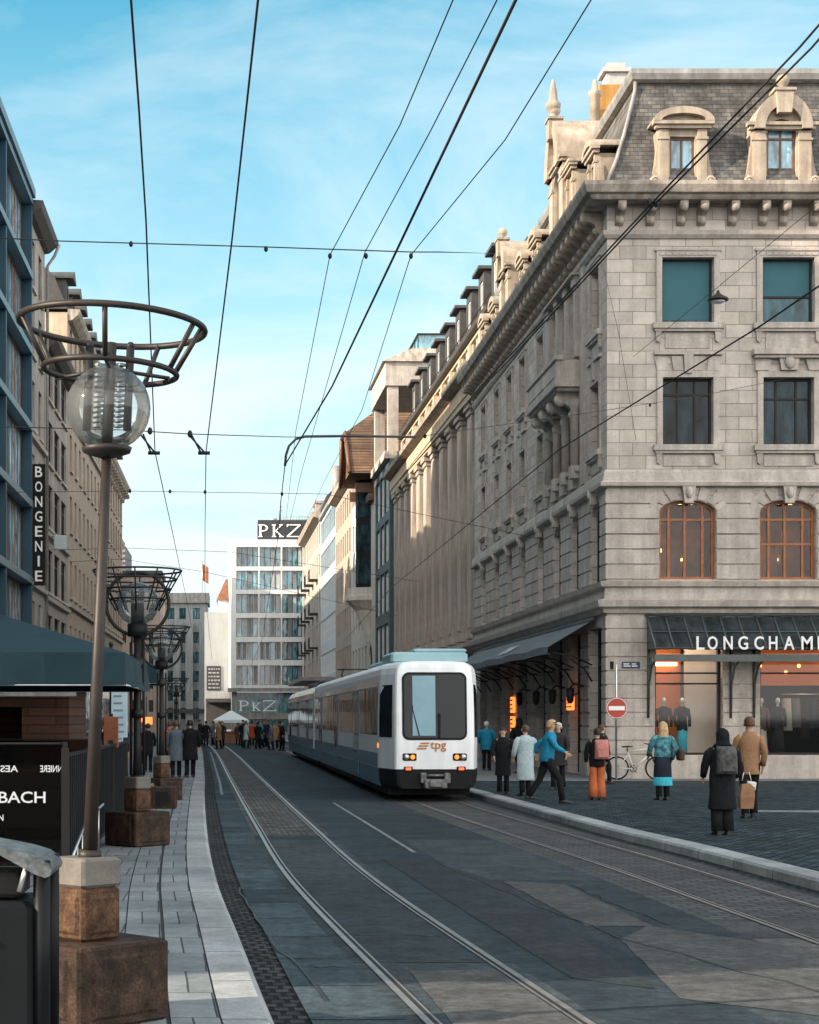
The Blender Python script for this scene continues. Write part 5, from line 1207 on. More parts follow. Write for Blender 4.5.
# ---------------------------------------------------------------- street lamps on stone plinths
GRAN = M('brown_granite', (.16,.088,.048), (.05,.026,.015), scale=7, bscale=60, rough=.65, bump=.5, speck=.6, mott=.4, spec=.2)
GRAN2 = M('dark_brown_stone', (.080,.049,.034), (.026,.016,.011), scale=6, bscale=60, rough=.7, bump=.5, speck=.6, mott=.4, spec=.2)
GREYB = M('grey_cap_stone', (.17,.158,.142), (.09,.083,.075), scale=4, bscale=40, rough=.7, bump=.2, speck=.15)
def block(name, s, z0, z1, mat, root, chip=False, panel=True):
    a = s/2; m = MB(); m.bbox(-a, a, -a, a, z0, z1, .018)
    if panel:
        for k in range(4):
            M1 = Matrix.Rotation(k*pi/2, 4, 'Z'); e = a*.72; h = (z1-z0)
            m.loft([[tuple(M1 @ Vector(q)) for q in r] for r in ([(-e,-a-.001,z0+h*.12),(e,-a-.001,z0+h*.12),(e,-a-.001,z1-h*.12),(-e,-a-.001,z1-h*.12)], [(-e+.02,-a-.012,z0+h*.12+.02),(e-.02,-a-.012,z0+h*.12+.02),(e-.02,-a-.012,z1-h*.12-.02),(-e+.02,-a-.012,z1-h*.12-.02)])], smooth=False)
    return m.build(name, mat, root)
def plinth(root, big=.70, zb=.12, h=.475):
    block('plinth_base', big, zb, zb+h, GRAN2, root); block('plinth_block', big*.42, zb+h, zb+h+.31, GRAN, root); block('plinth_cap', big*.43, zb+h+.312, zb+h+.485, GREYB, root, panel=False)
L1 = thing('street_lamp', 'nearest street lamp, slightly leaning, two open hoops above a clear globe', 'street lamp', (-.886, 10.06, 0), R(45), 'street lamps along the left kerb')
plinth(L1)
rot = Matrix.Rotation(R(-45), 4, 'Z')
def T(x, y, z): return rot @ Vector((x+.017+(z-1.0)*.042, y, z))
m = MB(); m.tube([T(0,0,1.05), T(0,0,2.2), T(0,0,3.5)], [.044,.036,.028], 12); m.tube([T(0,0,1.06), T(0,0,1.12)], .07, 12); m.tube([T(0,-.0,3.5), T(0,0,4.12)], .032, 8); m.build('pole', LAMPM, L1)
tq = Matrix.Rotation(R(45+2.4), 4, 'Y')
def ring(r, z, t, nm):
    m = MB(); m.tube([T(r*cos(2*pi*k/48), r*sin(2*pi*k/48), z-.058*r*cos(2*pi*k/48)) for k in range(48)], t, 8, closed=True); return m.build(nm, LAMPM, L1)
ur = ring(.55, 4.22, .020, 'upper_hoop'); lr = ring(.395, 3.95, .018, 'lower_hoop')
for k, a in enumerate((-90, -25, -10, 62, 150, 200)):
    a = R(a); m = MB(); m.tube([T(.395*cos(a), .395*sin(a), 3.95-.02*cos(a)), T(.545*cos(a), .545*sin(a), 4.22-.03*cos(a))], .016, 7); m.build('strut', LAMPM, L1)
for a in (30, 150, 270): a = R(a); m = MB(); m.tube([T(.1*cos(a), .1*sin(a), 3.96), T(.395*cos(a), .395*sin(a), 3.95)], .012, 6); m.build('spoke', LAMPM, L1)
g = MB(); c = T(0,0,3.735); prof = [(.06,-.235)]+[(.25*sin(pi*k/18), -.25*cos(pi*k/18)) for k in range(2, 19)]; prof[-1] = (.004, .25)
g.lathe(prof, tuple(c), 28, caps=False); g.build('globe', GLOBE, L1)
m = MB(); c2 = T(0,0,3.49); m.lathe([(.05,-.05),(.14,-.02),(.15,.01),(.06,.03)], tuple(c2), 16); m.build('globe_collar', LAMPM, L1)
m = MB()
for dx, dy in ((-.125,0),(.115,0),(.0,.11)):
    m.tube([T(dx,dy,3.60), T(dx,dy,4.10)], .024, 8); m.sphere(tuple(T(dx,dy,4.10)), .026, 8, 6)
m.build('lamp_fins', IRON, L1)
m = MB()
for sx_ in (-.065, .06):
    for k in range(13):
        z = 3.62+k*.03; p = T(sx_, 0, z); m.box(p.x-.026, p.x+.026, p.y-.026, p.y+.026, z, z+.016)
m.build('louvre', M('louvre_grey', (.22,.23,.23), rough=.5), L1)

def basket_lamp(label, x, y, s=1.0, hoop=.44, zc=3.5):
    r = thing('street_lamp', label, 'street lamp', (x, y, 0), R(45), 'street lamps along the left kerb')
    plinth(r, .66); rt = Matrix.Rotation(R(-45), 4, 'Z'); B = lambda a, b, c: rt @ Vector((a, b, c))
    m = MB(); m.tube([B(0,0,1.02), B(0,0,1.5), B(0,0,zc-hoop-.02)], [.07,.055,.048], 10); m.tube([B(0,0,1.02), B(0,0,1.1)], .10, 10)
    for a in (0, 180): m.tube([B(.09*cos(R(a)),.0,1.1), B(.09*cos(R(a)),0,zc-hoop-.1)], .022, 6)
    for z in (1.9, 2.6): m.tube([B(0,0,z), B(0,0,z+.12)], .09, 10)
    m.build('pole', IRON, r)
    m = MB(); m.tube([B(hoop*cos(2*pi*k/40), 0, zc+hoop*sin(2*pi*k/40)) for k in range(40)], .026, 7, closed=True); m.build('globe_hoop', IRON, r)
    m = MB()
    for rr_, zz in ((.62,zc+.46),(.55,zc+.34),(.47,zc+.2),(.38,zc+.06)): m.tube([B(rr_*cos(2*pi*k/32), rr_*sin(2*pi*k/32), zz) for k in range(32)], .014, 6, closed=True)
    for k in range(12):
        a = 2*pi*k/12; m.tube([B(.30*cos(a), .30*sin(a), zc-.1), B(.47*cos(a), .47*sin(a), zc+.2), B(.62*cos(a), .62*sin(a), zc+.46)], .012, 5)
    m.build('wire_basket', IRON, r)
    g = MB(); c = B(0,0,zc); g.lathe([(.05,-.29)]+[(.3*sin(pi*k/16), -.3*cos(pi*k/16)) for k in range(2, 16)]+[(.004,.3)], tuple(c), 24, caps=False); g.build('globe', GLOBE, r)
    m = MB(); m.tube([B(0,0,zc-.3), B(0,0,zc+.12)], .09, 10); m.tube([B(0,0,zc-.46), B(0,0,zc-.28)], .14, 10); m.build('lamp_housing', BLACK, r)
    return r
basket_lamp('second street lamp, wire basket and globe inside a black ring, beside the teal parasol', -1.38, 23.8)
basket_lamp('third street lamp, smaller wire basket and twin posts, behind the second one', -1.62, 37, zc=3.42)
basket_lamp('distant street lamp of the left row, past the two walkers in coats', -2.95, 84, zc=3.4)
# loose stone blocks by the lamps
for lab, x, y, s, h, mt in (('pale stone block at the foot of the third street lamp', -2.02, 35.2, .62, .42, GREYB), ('dark stone cube with square recess in front of the third street lamp', -1.45, 33.6, .55, .42, GRAN2)):
    o = thing('stone_block', lab, 'stone block', (x, y, 0)); b_ = block('block', s, .12, .12+h, mt, o)
    if mt is GRAN2:
        m = MB(); m.box(-.13, .13, -s/2-.02, -s/2-.014, .2, .46); m.build('recess_plate', BLACK, o)

# ---------------------------------------------------------------- litter bin at the lower left
BN = thing('litter_bin', 'black litter bin with dished pale metal lid in the lower left corner', 'litter bin', (-1.32, 9.0, .12))
BINM = M('bin_black_paint', (.007,.008,.010), (.004,.005,.006), scale=2, rough=.42, bump=.08, spec=.14)
m = MB(); m.bbox(-.36, .27, -.22, .3, 0, .83, .03); m.build('bin_body', BINM, BN)
for q in ((.31,-.16,0),(.31,.28,0),(-.4,-.16,0)): m = MB(); m.lathe([(.045,0),(.045,1.04)], q, 10); m.build('post', BINM, BN)
m = MB(); m.bbox(-.3, .2, -.12, .26, .84, .97, .02); m.build('liner_ring', DARK, BN)
m = MB(); pr = [(-.46, 1.145),(-.3,1.155),(-.1,1.145),(.1,1.11),(.22,1.085),(.30,1.06),(.35,1.025),(.368,.99),(.36,.965),(.335,.955),(.28,.975),(.2,1.02),(.08,1.085),(-.1,1.12),(-.46,1.12)]
m.prism(pr, -.24, .34); m.build('lid', M('worn_bin_lid', (.15,.17,.18), (.05,.055,.06), scale=14, rough=.5, bump=.15, metal=.3, speck=.4, bscale=30), BN)
m = MB(); m.lathe([(.05,.86),(.05,1.08)], (-.14,-.18,0), 10); m.tube([(.2,-.2,.88),(.24,-.2,1.03)], .016, 6); m.build('lid_support', STEEL, BN)
m = MB(); m.sphere((.06,-.226,.62), .018, 8, 6); m.build('lock', STEEL, BN)

# ---------------------------------------------------------------- terrace: parasols, hut, screens, railing
def parasol(label, x, y, half, zv, zr, top, name='parasol'):
    r = thing(name, label, 'parasol', (x, y, .12), 0, 'teal terrace parasols'); zv -= .12; zr -= .12; top -= .12
    m = MB(); n = 10
    for s in range(4):
        M1 = Matrix.Rotation(s*pi/2, 4, 'Z')
        for i in range(n):
            a, b = -half+2*half*i/n, -half+2*half*(i+1)/n
            sg = lambda t: .10*(1-(t/half)**2)
            rows = []
            for t in (0, .35, .7, 1): rows.append([(p*t, -half*t, top+(zr-top)*t-sg(p)*t*(1-t)*1.2) for p in (a, b)])
            for q, w_ in zip(rows[:-1], rows[1:]): m.face([tuple(M1 @ Vector(v)) for v in (q[0], w_[0], w_[1], q[1])], True)
            f1, f2 = .055*sin(i*1.7+s), .055*sin((i+1)*1.7+s)
            m.face([tuple(M1 @ Vector(v)) for v in ((a,-half,zr),(a,-half-.02+f1,zv),(b,-half-.02+f2,zv),(b,-half,zr))], True)
    m.build('canopy', TEALC, r)
    m = MB()
    for s in range(4):
        a = pi/4+s*pi/2; m.tube([(0,0,top-.06),(half*1.40*cos(a),half*1.40*sin(a),zr-.02)], .016, 5)
        b = s*pi/2; m.tube([(0,0,top-.06),(half*.98*cos(b),half*.98*sin(b),zr-.03)], .014, 5)
        M1 = Matrix.Rotation(s*pi/2, 4, 'Z'); m.tube([tuple(M1 @ Vector(v)) for v in ((-half,-half-.02,zv),(half,-half-.02,zv))], .012, 5)
    m.build('ribs', STEEL, r)
    m = MB(); m.lathe([(.04,.1),(.04,top+.1)], (0,0,0), 10); m.sphere((0,0,top+.1), .06, 8, 6); m.build('pole', IRON, r)
    m = MB(); m.bbox(-.4, .4, -.4, .4, 0, .1, .02); m.build('foot', IRON, r)
    return r
parasol('large teal square parasol over the cafe terrace on the left', -3.72, 22.6, 2.4, 2.29, 2.68, 3.45)
parasol('smaller teal parasol behind the second street lamp', -3.05, 41.5, 1.15, 2.72, 3.15, 3.6)
WOODH = MBrick('brown_boards', (.075,.03,.015), (.05,.02,.01), (.012,.006,.004), .9, .14, ms=.01, bump=.6, streak=.4, rough=.7)
HT = thing('wooden_hut', 'dark brown wooden market hut behind the cafe screens', 'hut', (-5.1, 28.5, .12))
m = MB(); m.wall(-2.5, 2.45, 0, 2.25, [(-2.0, 1.7, .95, 1.95)], .1, -1.5); m.face([(-2.5,-1.5,0),(-2.5,-1.5,2.25),(-2.5,1.5,2.25),(-2.5,1.5,0)]); m.face([(2.45,-1.5,0),(2.45,1.5,0),(2.45,1.5,2.25),(2.45,-1.5,2.25)]); m.face([(-2.5,1.5,0),(-2.5,1.5,2.25),(2.45,1.5,2.25),(2.45,1.5,0)])
m.build('walls', WOODH, HT)
m = MB(); m.prism([(-1.8,2.25),(1.8,2.25),(1.8,2.32),(0,2.75),(-1.8,2.32)], -2.75, 2.7, Matrix.Rotation(R(90), 4, 'Z')); m.build('roof', M('dark_felt_roof', (.04,.04,.042), rough=.9), HT)
m = MB(); m.box(-2.2, 1.9, -1.85, -1.52, .9, .96); m.build('counter', WOODF, HT)
m = MB(); m.box(-2.6, 2.6, -1.95, -1.88, 2.12, 2.2); m.build('eave_rail', ZINC, HT)
m = MB()
for k in range(4): m.sphere((-1.8+k*.8, .8, 1.85), .035, 8, 6)
m.build('hanging_lamp', WARML, HT)
MB_ = thing('menu_board', 'terracotta upright menu board on the terrace behind the railing', 'board', (-2.0, 27.2, .12))
m = MB(); m.bbox(-.12, .12, -.03, .03, 1.30, 1.80, .01); m.build('board', M('terracotta_board', (.24,.075,.03), (.15,.045,.02), scale=9, rough=.6, bump=.1), MB_)
m = MB(); m.lathe([(.03,.05),(.03,1.85)], (0,.05,0), 8); m.lathe([(.25,0),(.25,.05),(.04,.07)], (0,.05,0), 12); m.build('stand', IRON, MB_)
PO = thing('poster_panel', 'pale blue poster panel standing beyond the brown hut', 'panel', (-2.3, 33.5, .12))
m = MB(); m.bbox(-.16, .16, -.04, .04, 1.2, 2.4, .01); m.build('panel', M('pale_blue_poster', (.38,.50,.56), (.30,.42,.49), scale=4, rough=.4), PO)
m = MB()
for k in range(7): m.box(-.11, .05+.01*(k*5 % 6), -.046, -.041, 1.35+k*.14, 1.39+k*.14)
m.build('poster_bars', M('poster_grey', (.16,.22,.27), rough=.6), PO)
m = MB(); m.lathe([(.035,0),(.035,1.2)], (0,0,0), 8); m.build('stand', IRON, PO)
OS = thing('orange_shop_sign', 'small orange lit sign under the far left lamps', 'sign', (-3.9, 74, 1.62))
m = MB(); m.bbox(-.3, .26, -.06, .06, 0, .32, .02); m.build('lit_panel', ORANGE, OS); m = MB(); m.tube([(0,.05,.32),(0,.05,1.2)], .02, 5); m.tube([(0,.05,-1.5),(0,.05,0)], .025, 6); m.build('pole', IRON, OS)
TINT = MClear('smoked_screen_glass', tint=(.48,.42,.38), ior=1.22)
def screen(label, x0, x1, y, z1, txt):
    r = thing('glass_screen', label, 'screen', (x0, y, .12), 0, 'glass terrace screens'); w_ = x1-x0
    m = MB(); m.box(.03, w_-.03, -.006, .006, .1, z1-.15); m.build('pane', TINT, r)
    m = MB()
    for x in (0, w_): m.box(x-.025, x+.025, -.025, .025, 0, z1-.12)
    m.tube([(0,0,z1-.14),(w_,0,z1-.14)], .014, 6); m.tube([(0,0,.1),(w_,0,.1)], .014, 6); m.build('frame', FRAME, r)
    for t, x, z, w1, h1, mir in txt: letters(t, 'lettering', LETTER, r, (x, -.012, z), 0, w=w1, h=h1, ext=.003, mirror=mir)
screen('nearest smoked glass terrace screen with white capital lettering', -3.9, -1.93, 19.2, 1.63, [('BACH', 1.22, .82, .53, .13, False), ('N', 1.22, .62, .055, .07, False), ('AES', 1.24, 1.17, .20, .075, True), ('NNIERE', 1.69, 1.17, .25, .075, True)])
screen('plain smoked glass terrace screen standing behind the lettered one', -4.2, -2.0, 23.6, 1.62, [])
RB = thing('terrace_railing', 'dark metal terrace railing of upright slats running along the pavement', 'railing', (-1.93, 19.2, .12))
m = MB()
for k in range(40):
    y = .05+k*.26; m.box(-.012, .012, y, y+.14, .08, 1.36)
m.build('slats', BLACK, RB)
m = MB()
for z in (.1, 1.36): m.box(-.03, .03, 0, 10.5, z-.02, z+.02)
m.build('rails', IRON, RB)
m = MB()
for y in (0, 3.5, 7, 10.5): m.box(-.04, .04, y-.04, y+.04, 0, 1.44)
m.build('posts', FRAME, RB)
LR = thing('low_railing', 'short low railing with sloping top rail beside the second lamp plinth', 'railing', (-1.83, 18.6, .12))
m = MB(); m.tube([(0,0,.15),(.02,2.0,.55),(.05,4.2,.62)], .018, 6)
for k in range(7): m.tube([(.01,.3+k*.6,0),(.01,.3+k*.6,.2+min(.4,.1*k))], .013, 5)
m.build('bars', STEEL, LR)
# cafe tables
for i, (x, y) in enumerate(((-2.9,21.2),(-3.8,24.9),(-2.6,25.2))):
    t = thing('cafe_table', ('round dark cafe table behind the nearest glass screen', 'round dark cafe table beside the hut counter', 'round dark cafe table near the menu board')[i], 'table', (x, y, .12))
    m = MB(); m.lathe([(.33,.70),(.35,.71),(.35,.735),(.33,.745)], (0,0,0), 20); m.build('top', BLACK, t); m = MB(); m.lathe([(.2,0),(.2,.02),(.03,.05),(.03,.7)], (0,0,0), 12); m.build('leg', IRON, t)

# ---------------------------------------------------------------- no-entry sign, bicycle, lit shop signs, tent, flag
NE = thing('no_entry_sign', 'round red no entry sign on a thin post before the corner pier', 'road sign', (10.87, 48.6, .12))
m = MB(); m.lathe([(.03,0),(.03,3.3),(.01,3.32)], (0,0,0), 8); m.build('post', STEEL, NE)
m = MB(); m.lathe([(.295,0),(.30,.01),(.30,.02),(.295,.03)], (0,0,0), 32); o = m.build('disc', M('sign_red', (.42,.045,.025), (.36,.04,.022), rough=.4, bump=0), NE, (0,-.035,2.06)); o.rotation_euler = (R(90),0,0)
m = MB(); m.box(-.23, .23, -.006, 0, -.06, .06); m.build('white_bar', LETTER, NE, (0,-.066,2.06))
m = MB(); m.lathe([(.29,.0),(.29,.003),(.275,.003),(.275,.0)], (0,0,0), 32, caps=False); o = m.build('rim', LETTER, NE, (0,-.066,2.06)); o.rotation_euler = (R(90),0,0)
BK = thing('bicycle', 'pale framed bicycle parked against the corner pier under the no entry sign', 'bicycle', (11.55, 48.9, .12), R(-4))
def wheel(x):
    m = MB(); m.torus((0,0,0), .315, .026, 32, 7, 'y'); w_ = m.build('wheel', BLACK, BK, (x,0,.34))
    m = MB(); m.torus((0,0,0), .285, .012, 32, 6, 'y'); m.build('rim', STEEL, w_)
    m = MB()
    for k in range(14): a = 2*pi*k/14; m.tube([(0,.02*(-1)**k,0),(.285*cos(a),0,.285*sin(a))], .003, 4)
    m.tube([(0,-.06,0),(0,.06,0)], .025, 8); m.build('spokes', STEEL, w_)
wheel(-.58); wheel(.55)
PF = M('pale_bike_paint', (.62,.60,.52), (.55,.53,.46), rough=.35, bump=.02)
m = MB(); bb_, st, hd, hb = (-.12,0,.32), (-.28,0,.80), (.33,0,.90), (.37,0,.76)
for p, q, r_ in ((bb_,st,.024),(bb_,hb,.03),(st,hd,.026),((-.58,.05,.34),bb_,.016),((-.58,.05,.34),(-.26,0,.72),.014),((-.58,-.05,.34),bb_,.016),((-.58,-.05,.34),(-.26,0,.72),.014),(hd,hb,.03)): m.tube([p, q], r_, 8)
m.build('frame', PF, BK)
m = MB()
for s in (-1, 1): m.tube([(.37,s*.05,.76),(.55,s*.05,.34)], .016, 7)
m.tube([(.33,0,.9),(.31,0,1.02)], .02, 7); m.tube([(.25,-.3,1.05),(.33,-.15,1.02),(.33,.15,1.02),(.25,.3,1.05)], .015, 7); m.build('fork_and_handlebar', IRON, BK)
m = MB(); m.loft([[(-.44,-.07,.93),(-.44,.07,.93),(-.44,.06,.97),(-.44,-.06,.97)],[(-.28,-.05,.94),(-.28,.05,.94),(-.28,.04,.98),(-.28,-.04,.98)],[(-.14,-.02,.94),(-.14,.02,.94),(-.14,.015,.965),(-.14,-.015,.965)]]); m.tube([st,(-.3,0,.94)], .016, 7); m.build('saddle', BLACK, BK)
m = MB(); m.torus((-.12,.03,.32), .09, .012, 18, 5, 'y'); m.tube([(-.12,.05,.32),(-.02,.06,.2)], .01, 5); m.tube([(-.12,-.05,.32),(-.22,-.06,.44)], .01, 5); m.build('crankset', IRON, BK)
def lit_sign(label, x, y, z, w_, h_):
    r = thing('shop_sign', label, 'sign', (x, y, z), R(-90)); m = MB(); m.bbox(-w_/2, w_/2, -.05, .03, 0, h_, .02); m.build('panel', ORANGE, r)
    m = MB()
    for k in range(3):
        xx = -w_/2+.08
        while xx < w_/2-.1: q = random.uniform(.03, .09); m.box(xx, min(xx+q, w_/2-.06), -.056, -.051, h_*(.2+.27*k), h_*(.2+.27*k)+h_*.1); xx += q+.03
    m.build('sign_pattern', DARK, r); m = MB(); m.tube([(0,.02,h_),(0,.3,h_+.12)], .02, 5); m.build('bracket', IRON, r)
def sx(Y): return 10.75
lit_sign('wide orange lit sign above the side shop door', 10.75, 54.6, 2.15, .95, .45)
lit_sign('upper narrow orange lit panel in the side shop window', 10.78, 66.2, 2.1, .7, .62)
lit_sign('lower narrow orange lit panel in the side shop window', 10.78, 66.2, 1.35, .7, .62)
TN = thing('market_tent', 'pale white market tent at the far end of the street', 'tent', (-.35, 124, 0))
m = MB(); m.loft([[(-1.3,-1.3,1.75),(1.3,-1.3,1.75),(1.3,1.3,1.75),(-1.3,1.3,1.75)],[(-.75,-.75,2.05),(.75,-.75,2.05),(.75,.75,2.05),(-.75,.75,2.05)],[(-.1,-.1,2.42),(.1,-.1,2.42),(.1,.1,2.42),(-.1,.1,2.42)]], smooth=False)
m.loft([[(-1.31,-1.31,1.55),(1.31,-1.31,1.55),(1.31,1.31,1.55),(-1.31,1.31,1.55)],[(-1.31,-1.31,1.76),(1.31,-1.31,1.76),(1.31,1.31,1.76),(-1.31,1.31,1.76)]], smooth=False, caps=False); m.build('canopy', M('tent_cloth', (.72,.80,.82), (.66,.74,.77), rough=.8), TN)
for s in ((-1,-1),(1,-1),(1,1),(-1,1)): m = MB(); m.tube([(s[0]*1.25,s[1]*1.25,0),(s[0]*1.25,s[1]*1.25,1.75)], .03, 6); m.build('pole', STEEL, TN)
m = MB(); m.box(-1.1, 1.1, -.9, -.3, .7, .78); m.box(-1.05, 1.05, -.88, -.86, .1, .7); m.build('table', M('stall_brown', (.25,.12,.07), rough=.7), TN)
m = MB()
for k in range(14): m.sphere((-.95+k*.146, -.6, .86), .09, 6, 4)
m.build('goods', M('mixed_goods', (.5,.2,.1), (.12,.15,.06), scale=5), TN)
FL = thing('flag', 'small orange and yellow flag hanging beside the tiled roof', 'flag', (-4.45, 226, 20.2))
m = MB()
for k in range(5):
    x0, x1 = k*.16, (k+1)*.16; y0, y1 = .12*sin(k*1.5), .12*sin((k+1)*1.5); m.face([(x0,y0,0-.1*k),(x1,y1,-.1*k-.1),(x1,y1,2.2-.1*k-.1),(x0,y0,2.2-.1*k)], True)
m.build('cloth', M('flag_orange', (.34,.15,.05), (.22,.05,.03), scale=1.5, rough=.8, bump=0), FL); m = MB(); m.tube([(-.03,0,-2),(-.03,0,2.6)], .04, 6); m.build('pole', STEEL, FL)

# ---------------------------------------------------------------- overhead wires
def wire(name, label, pts, r=.012, cat='cable', n=6, sag=0):
    r *= .62 if cat == 'cable' else .8
    V = [Vector(p) for p in pts]; out = []
    if name in ('contact_wire', 'trolley_wire', 'feeder_wire') and V[0].y < 15:
        d = (V[0]-V[1]).normalized(); d.z *= .15; V.insert(0, V[0]+d*22)
    for a, b in zip(V[:-1], V[1:]):
        for k in range(n): t = k/n; p = a.lerp(b, t); p.z -= sag*4*t*(1-t); out.append(p)
    out.append(V[-1])
    o = thing(name, label, cat, tuple(V[0])); m = MB(); m.tube([p-V[0] for p in out], r, 6); m.build('wire', CABLE, o); return o
def insulator(o, ps, r=.05):
    b = o.location; r *= .62
    for p in ps:
        m = MB(); q = Vector(p)-b; m.sphere(tuple(q), r, 8, 6, (1,1,1.5)); m.build('insulator', IRON, o)
wire('contact_wire', 'thick tram contact wire over the left track, running to the curved pull-off arm', [(2.0,3,5.8),(1.53,9.2,5.82),(1.13,20,5.8),px(285,465,26.2)], .016)
wire('contact_wire', 'thin contact wire continuing over the left track towards the white office', [px(285,465,26.2),px(281,500,32),px(277,545,42),px(262,640,85),px(240,690,170)], .014)
wire('contact_wire', 'tram contact wire crossing the front of the corner building towards the tram', [(5.75,11,6.1),px(819,286,15.6),px(762,325,17.0),px(560,449,25),px(392,587,50),px(345,640,88)], .016)
wire('trolley_wire', 'leftmost overhead wire passing behind the nearest lamp hoops', [px(124,-110,7.0),px(131,0,8),px(139,110,9.6),px(146,220,11.6),px(155,452,20.4),px(172,530,31),px(185,592,51),px(198,660,110)], .011)
wire('trolley_wire', 'second overhead wire from the left, running down to the white gable', [px(266,-110,7.0),px(258,0,8),px(245,120,9.8),px(232,240,12.1),px(206,452,20.4),px(205,530,31),px(205,592,51),px(212,660,110)], .011)
wire('feeder_wire', 'thin feeder wire left of the thick contact wire', [px(478,-60,12),px(453,0,13.2),px(400,125,16),px(330,255,20.5),px(296,430,33),px(286,520,52)], .009)
wire('feeder_wire', 'thin feeder wire just beside the thick contact wire at the top', [px(515,-60,12),px(497,0,13.2),px(430,132,16),px(365,252,20.5),px(302,470,38),px(288,530,60)], .009)
wire('feeder_wire', 'thin feeder wire over the middle of the street, touching the upper cross wire', [px(625,-60,12),px(591,0,13.2),px(505,140,16.3),px(411,255,20.5),px(362,410,32),px(325,480,50),px(288,560,90)], .009)
tw = []
for k, dx in ((0, 0), (1, 13)):
    tw.append(wire('trolley_wire', ('upper of the twin trolley cables crossing the mansard roof', 'lower of the twin trolley cables crossing the mansard roof')[k], [px(870+dx,-34,10.5),px(799+dx*.95,48,11.6),px(652+dx*.3,203,15.2),px(541+dx*.3,322,19.7),px(476+dx*.2,392,24),px(400,480,40)], .013))
insulator(tw[0], [px(650,203,15.2), px(656,203,15.2)], .045)
wA = wire('span_wire', 'upper cross wire spanning the street near the nearest lamp hoops', [px(-160,229,20.4),px(0,238,20.4),px(60,241,20.4),px(266,247,20.4),px(411,252,20.5),px(440,252,21.5),px(478,253,60),px(503,254,79)], .012)
insulator(wA, [px(131,244,20.4), px(266,249,20.4), px(330,256,20.45), px(366,256,20.45), px(411,256,20.5)], .04)
wB = wire('span_wire', 'lower cross wire spanning the street at the lamp globe and rising to the corner building', [px(-60,425,20.4),px(125,430,20.4),px(190,434,20.4),px(288,437,26),px(415,437,30),px(574,415,37),px(700,396,44),px(794,377,49.9)], .010)
insulator(wB, [px(190,434,20.4), px(150,431,20.4), px(425,436,30), px(650,405,42)], .05)
wire('pull_off_arm', 'thick curved pull-off arm holding the contact wire in mid street', [px(415,437,29.5),px(350,436,27.5),px(305,436.5,26.5),px(296,439,26.3),px(289,446,26.2),px(286,455,26.2),px(285,466,26.2)], .026, cat='wire support', n=2)
for k, (x1, x2, xs) in enumerate(((140, 155, 158), (188, 205, 208))):
    o = thing('wire_hanger', ('triangular wire hanger on the leftmost overhead wire', 'triangular wire hanger on the second overhead wire')[k], 'wire support', px(x1+2, 434, 20.4)); b = o.location
    m = MB(); A_, B_, C_ = Vector(px(x1, 434, 20.4)), Vector(px(x1+3, 434, 20.6)), Vector(px(x2, 453, 20.4))
    m.tube([A_-b, C_-b], .012, 5); m.tube([B_-b, Vector(px(x2-4, 453, 20.6))-b], .012, 5); m.tube([Vector(px(x2-7,453,20.4))-b, Vector(px(xs+2,453,20.4))-b], .022, 6); m.build('hanger', IRON, o)
wC = wire('span_wire', 'thin cross wire in mid distance below the lamp globe', [(-9.6,51,8.65),px(125,491,51),px(325,494,51),(10.8,60,8.2)], .013)
insulator(wC, [px(130,491,51), px(170,491.5,51), px(205,492,51), px(282,494,51)], .07)
wire('span_wire', 'faint cross wire far down the street near the dark distant block', [(-9.6,88,10.6),px(125,548,88),px(230,552,88),(10.3,96,9.6)], .018)
wire('span_wire', 'lowest faint cross wire above the second lamp basket', [(-9.6,98,10.9),px(122,559,98),px(205,572,98),(10.2,108,8.4)], .018)
wire('guy_wire', 'thin wire slanting down over the upper windows of the corner building', [px(860,170,33),px(725,281,42),px(633,357,49.85)], .012)
wire('guy_wire', 'thin slack wire hanging down the side corner of the corner building', [px(604,270,49.8),px(618,330,49.8),px(636,440,49.8)], .009)
PL = thing('hanging_street_light', 'dark saucer shaped street light hanging on the slanting wire before the top windows', 'street light', px(718,291,42.4))
m = MB(); m.lathe([(.02,.02),(.05,-.05),(.10,-.1),(.24,-.18),(.26,-.24),(.2,-.25)], (0,0,0), 18); m.build('shade', LAMPM, PL); m = MB(); m.lathe([(.18,-.25),(.15,-.29),(.05,-.31)], (0,0,0), 14); m.build('lens', WHITE, PL)
# ---------------------------------------------------------------- people
SKIN = M('skin', (.50,.31,.22), (.44,.26,.18), scale=6, rough=.55, bump=.03)
def cloth(name, c, c2=None, **k): return M(name, c, c2, **{**dict(scale=7, rough=.9, bump=.45, bscale=26, speck=.2, spec=.12), **k})
CL = dict(black=cloth('black_cloth', (.016,.017,.019), (.009,.01,.011)), navy=cloth('navy_cloth', (.022,.03,.045)), tan=cloth('camel_wool', (.32,.185,.105), (.26,.145,.08)),
  blue=cloth('bright_blue_shell', (.02,.26,.42), (.012,.16,.28), scale=5, rough=.5), teal=cloth('teal_blue_jacket', (.05,.22,.28), (.02,.11,.16), scale=5), turq=cloth('turquoise_skirt', (.06,.42,.52), (.04,.30,.40)),
  orange=cloth('orange_trousers', (.50,.15,.065), (.40,.11,.045)), pink=cloth('pink_cloth', (.52,.22,.19), (.42,.16,.14)), puffer=cloth('pale_teal_puffer', (.42,.52,.54), (.30,.40,.42)), grey=cloth('slate_blue_coat', (.12,.15,.18), (.08,.10,.13)),
  dark=cloth('charcoal_cloth', (.035,.036,.04)), brown=cloth('brown_cloth', (.10,.06,.04)), red=cloth('rust_jacket', (.40,.08,.03)), beige=cloth('pale_grey_skirt', (.38,.36,.33)))
PATT = M('patterned_blue_jacket', (.10,.36,.42), (.008,.03,.05), scale=11, rough=.8, bump=.3, bscale=30)
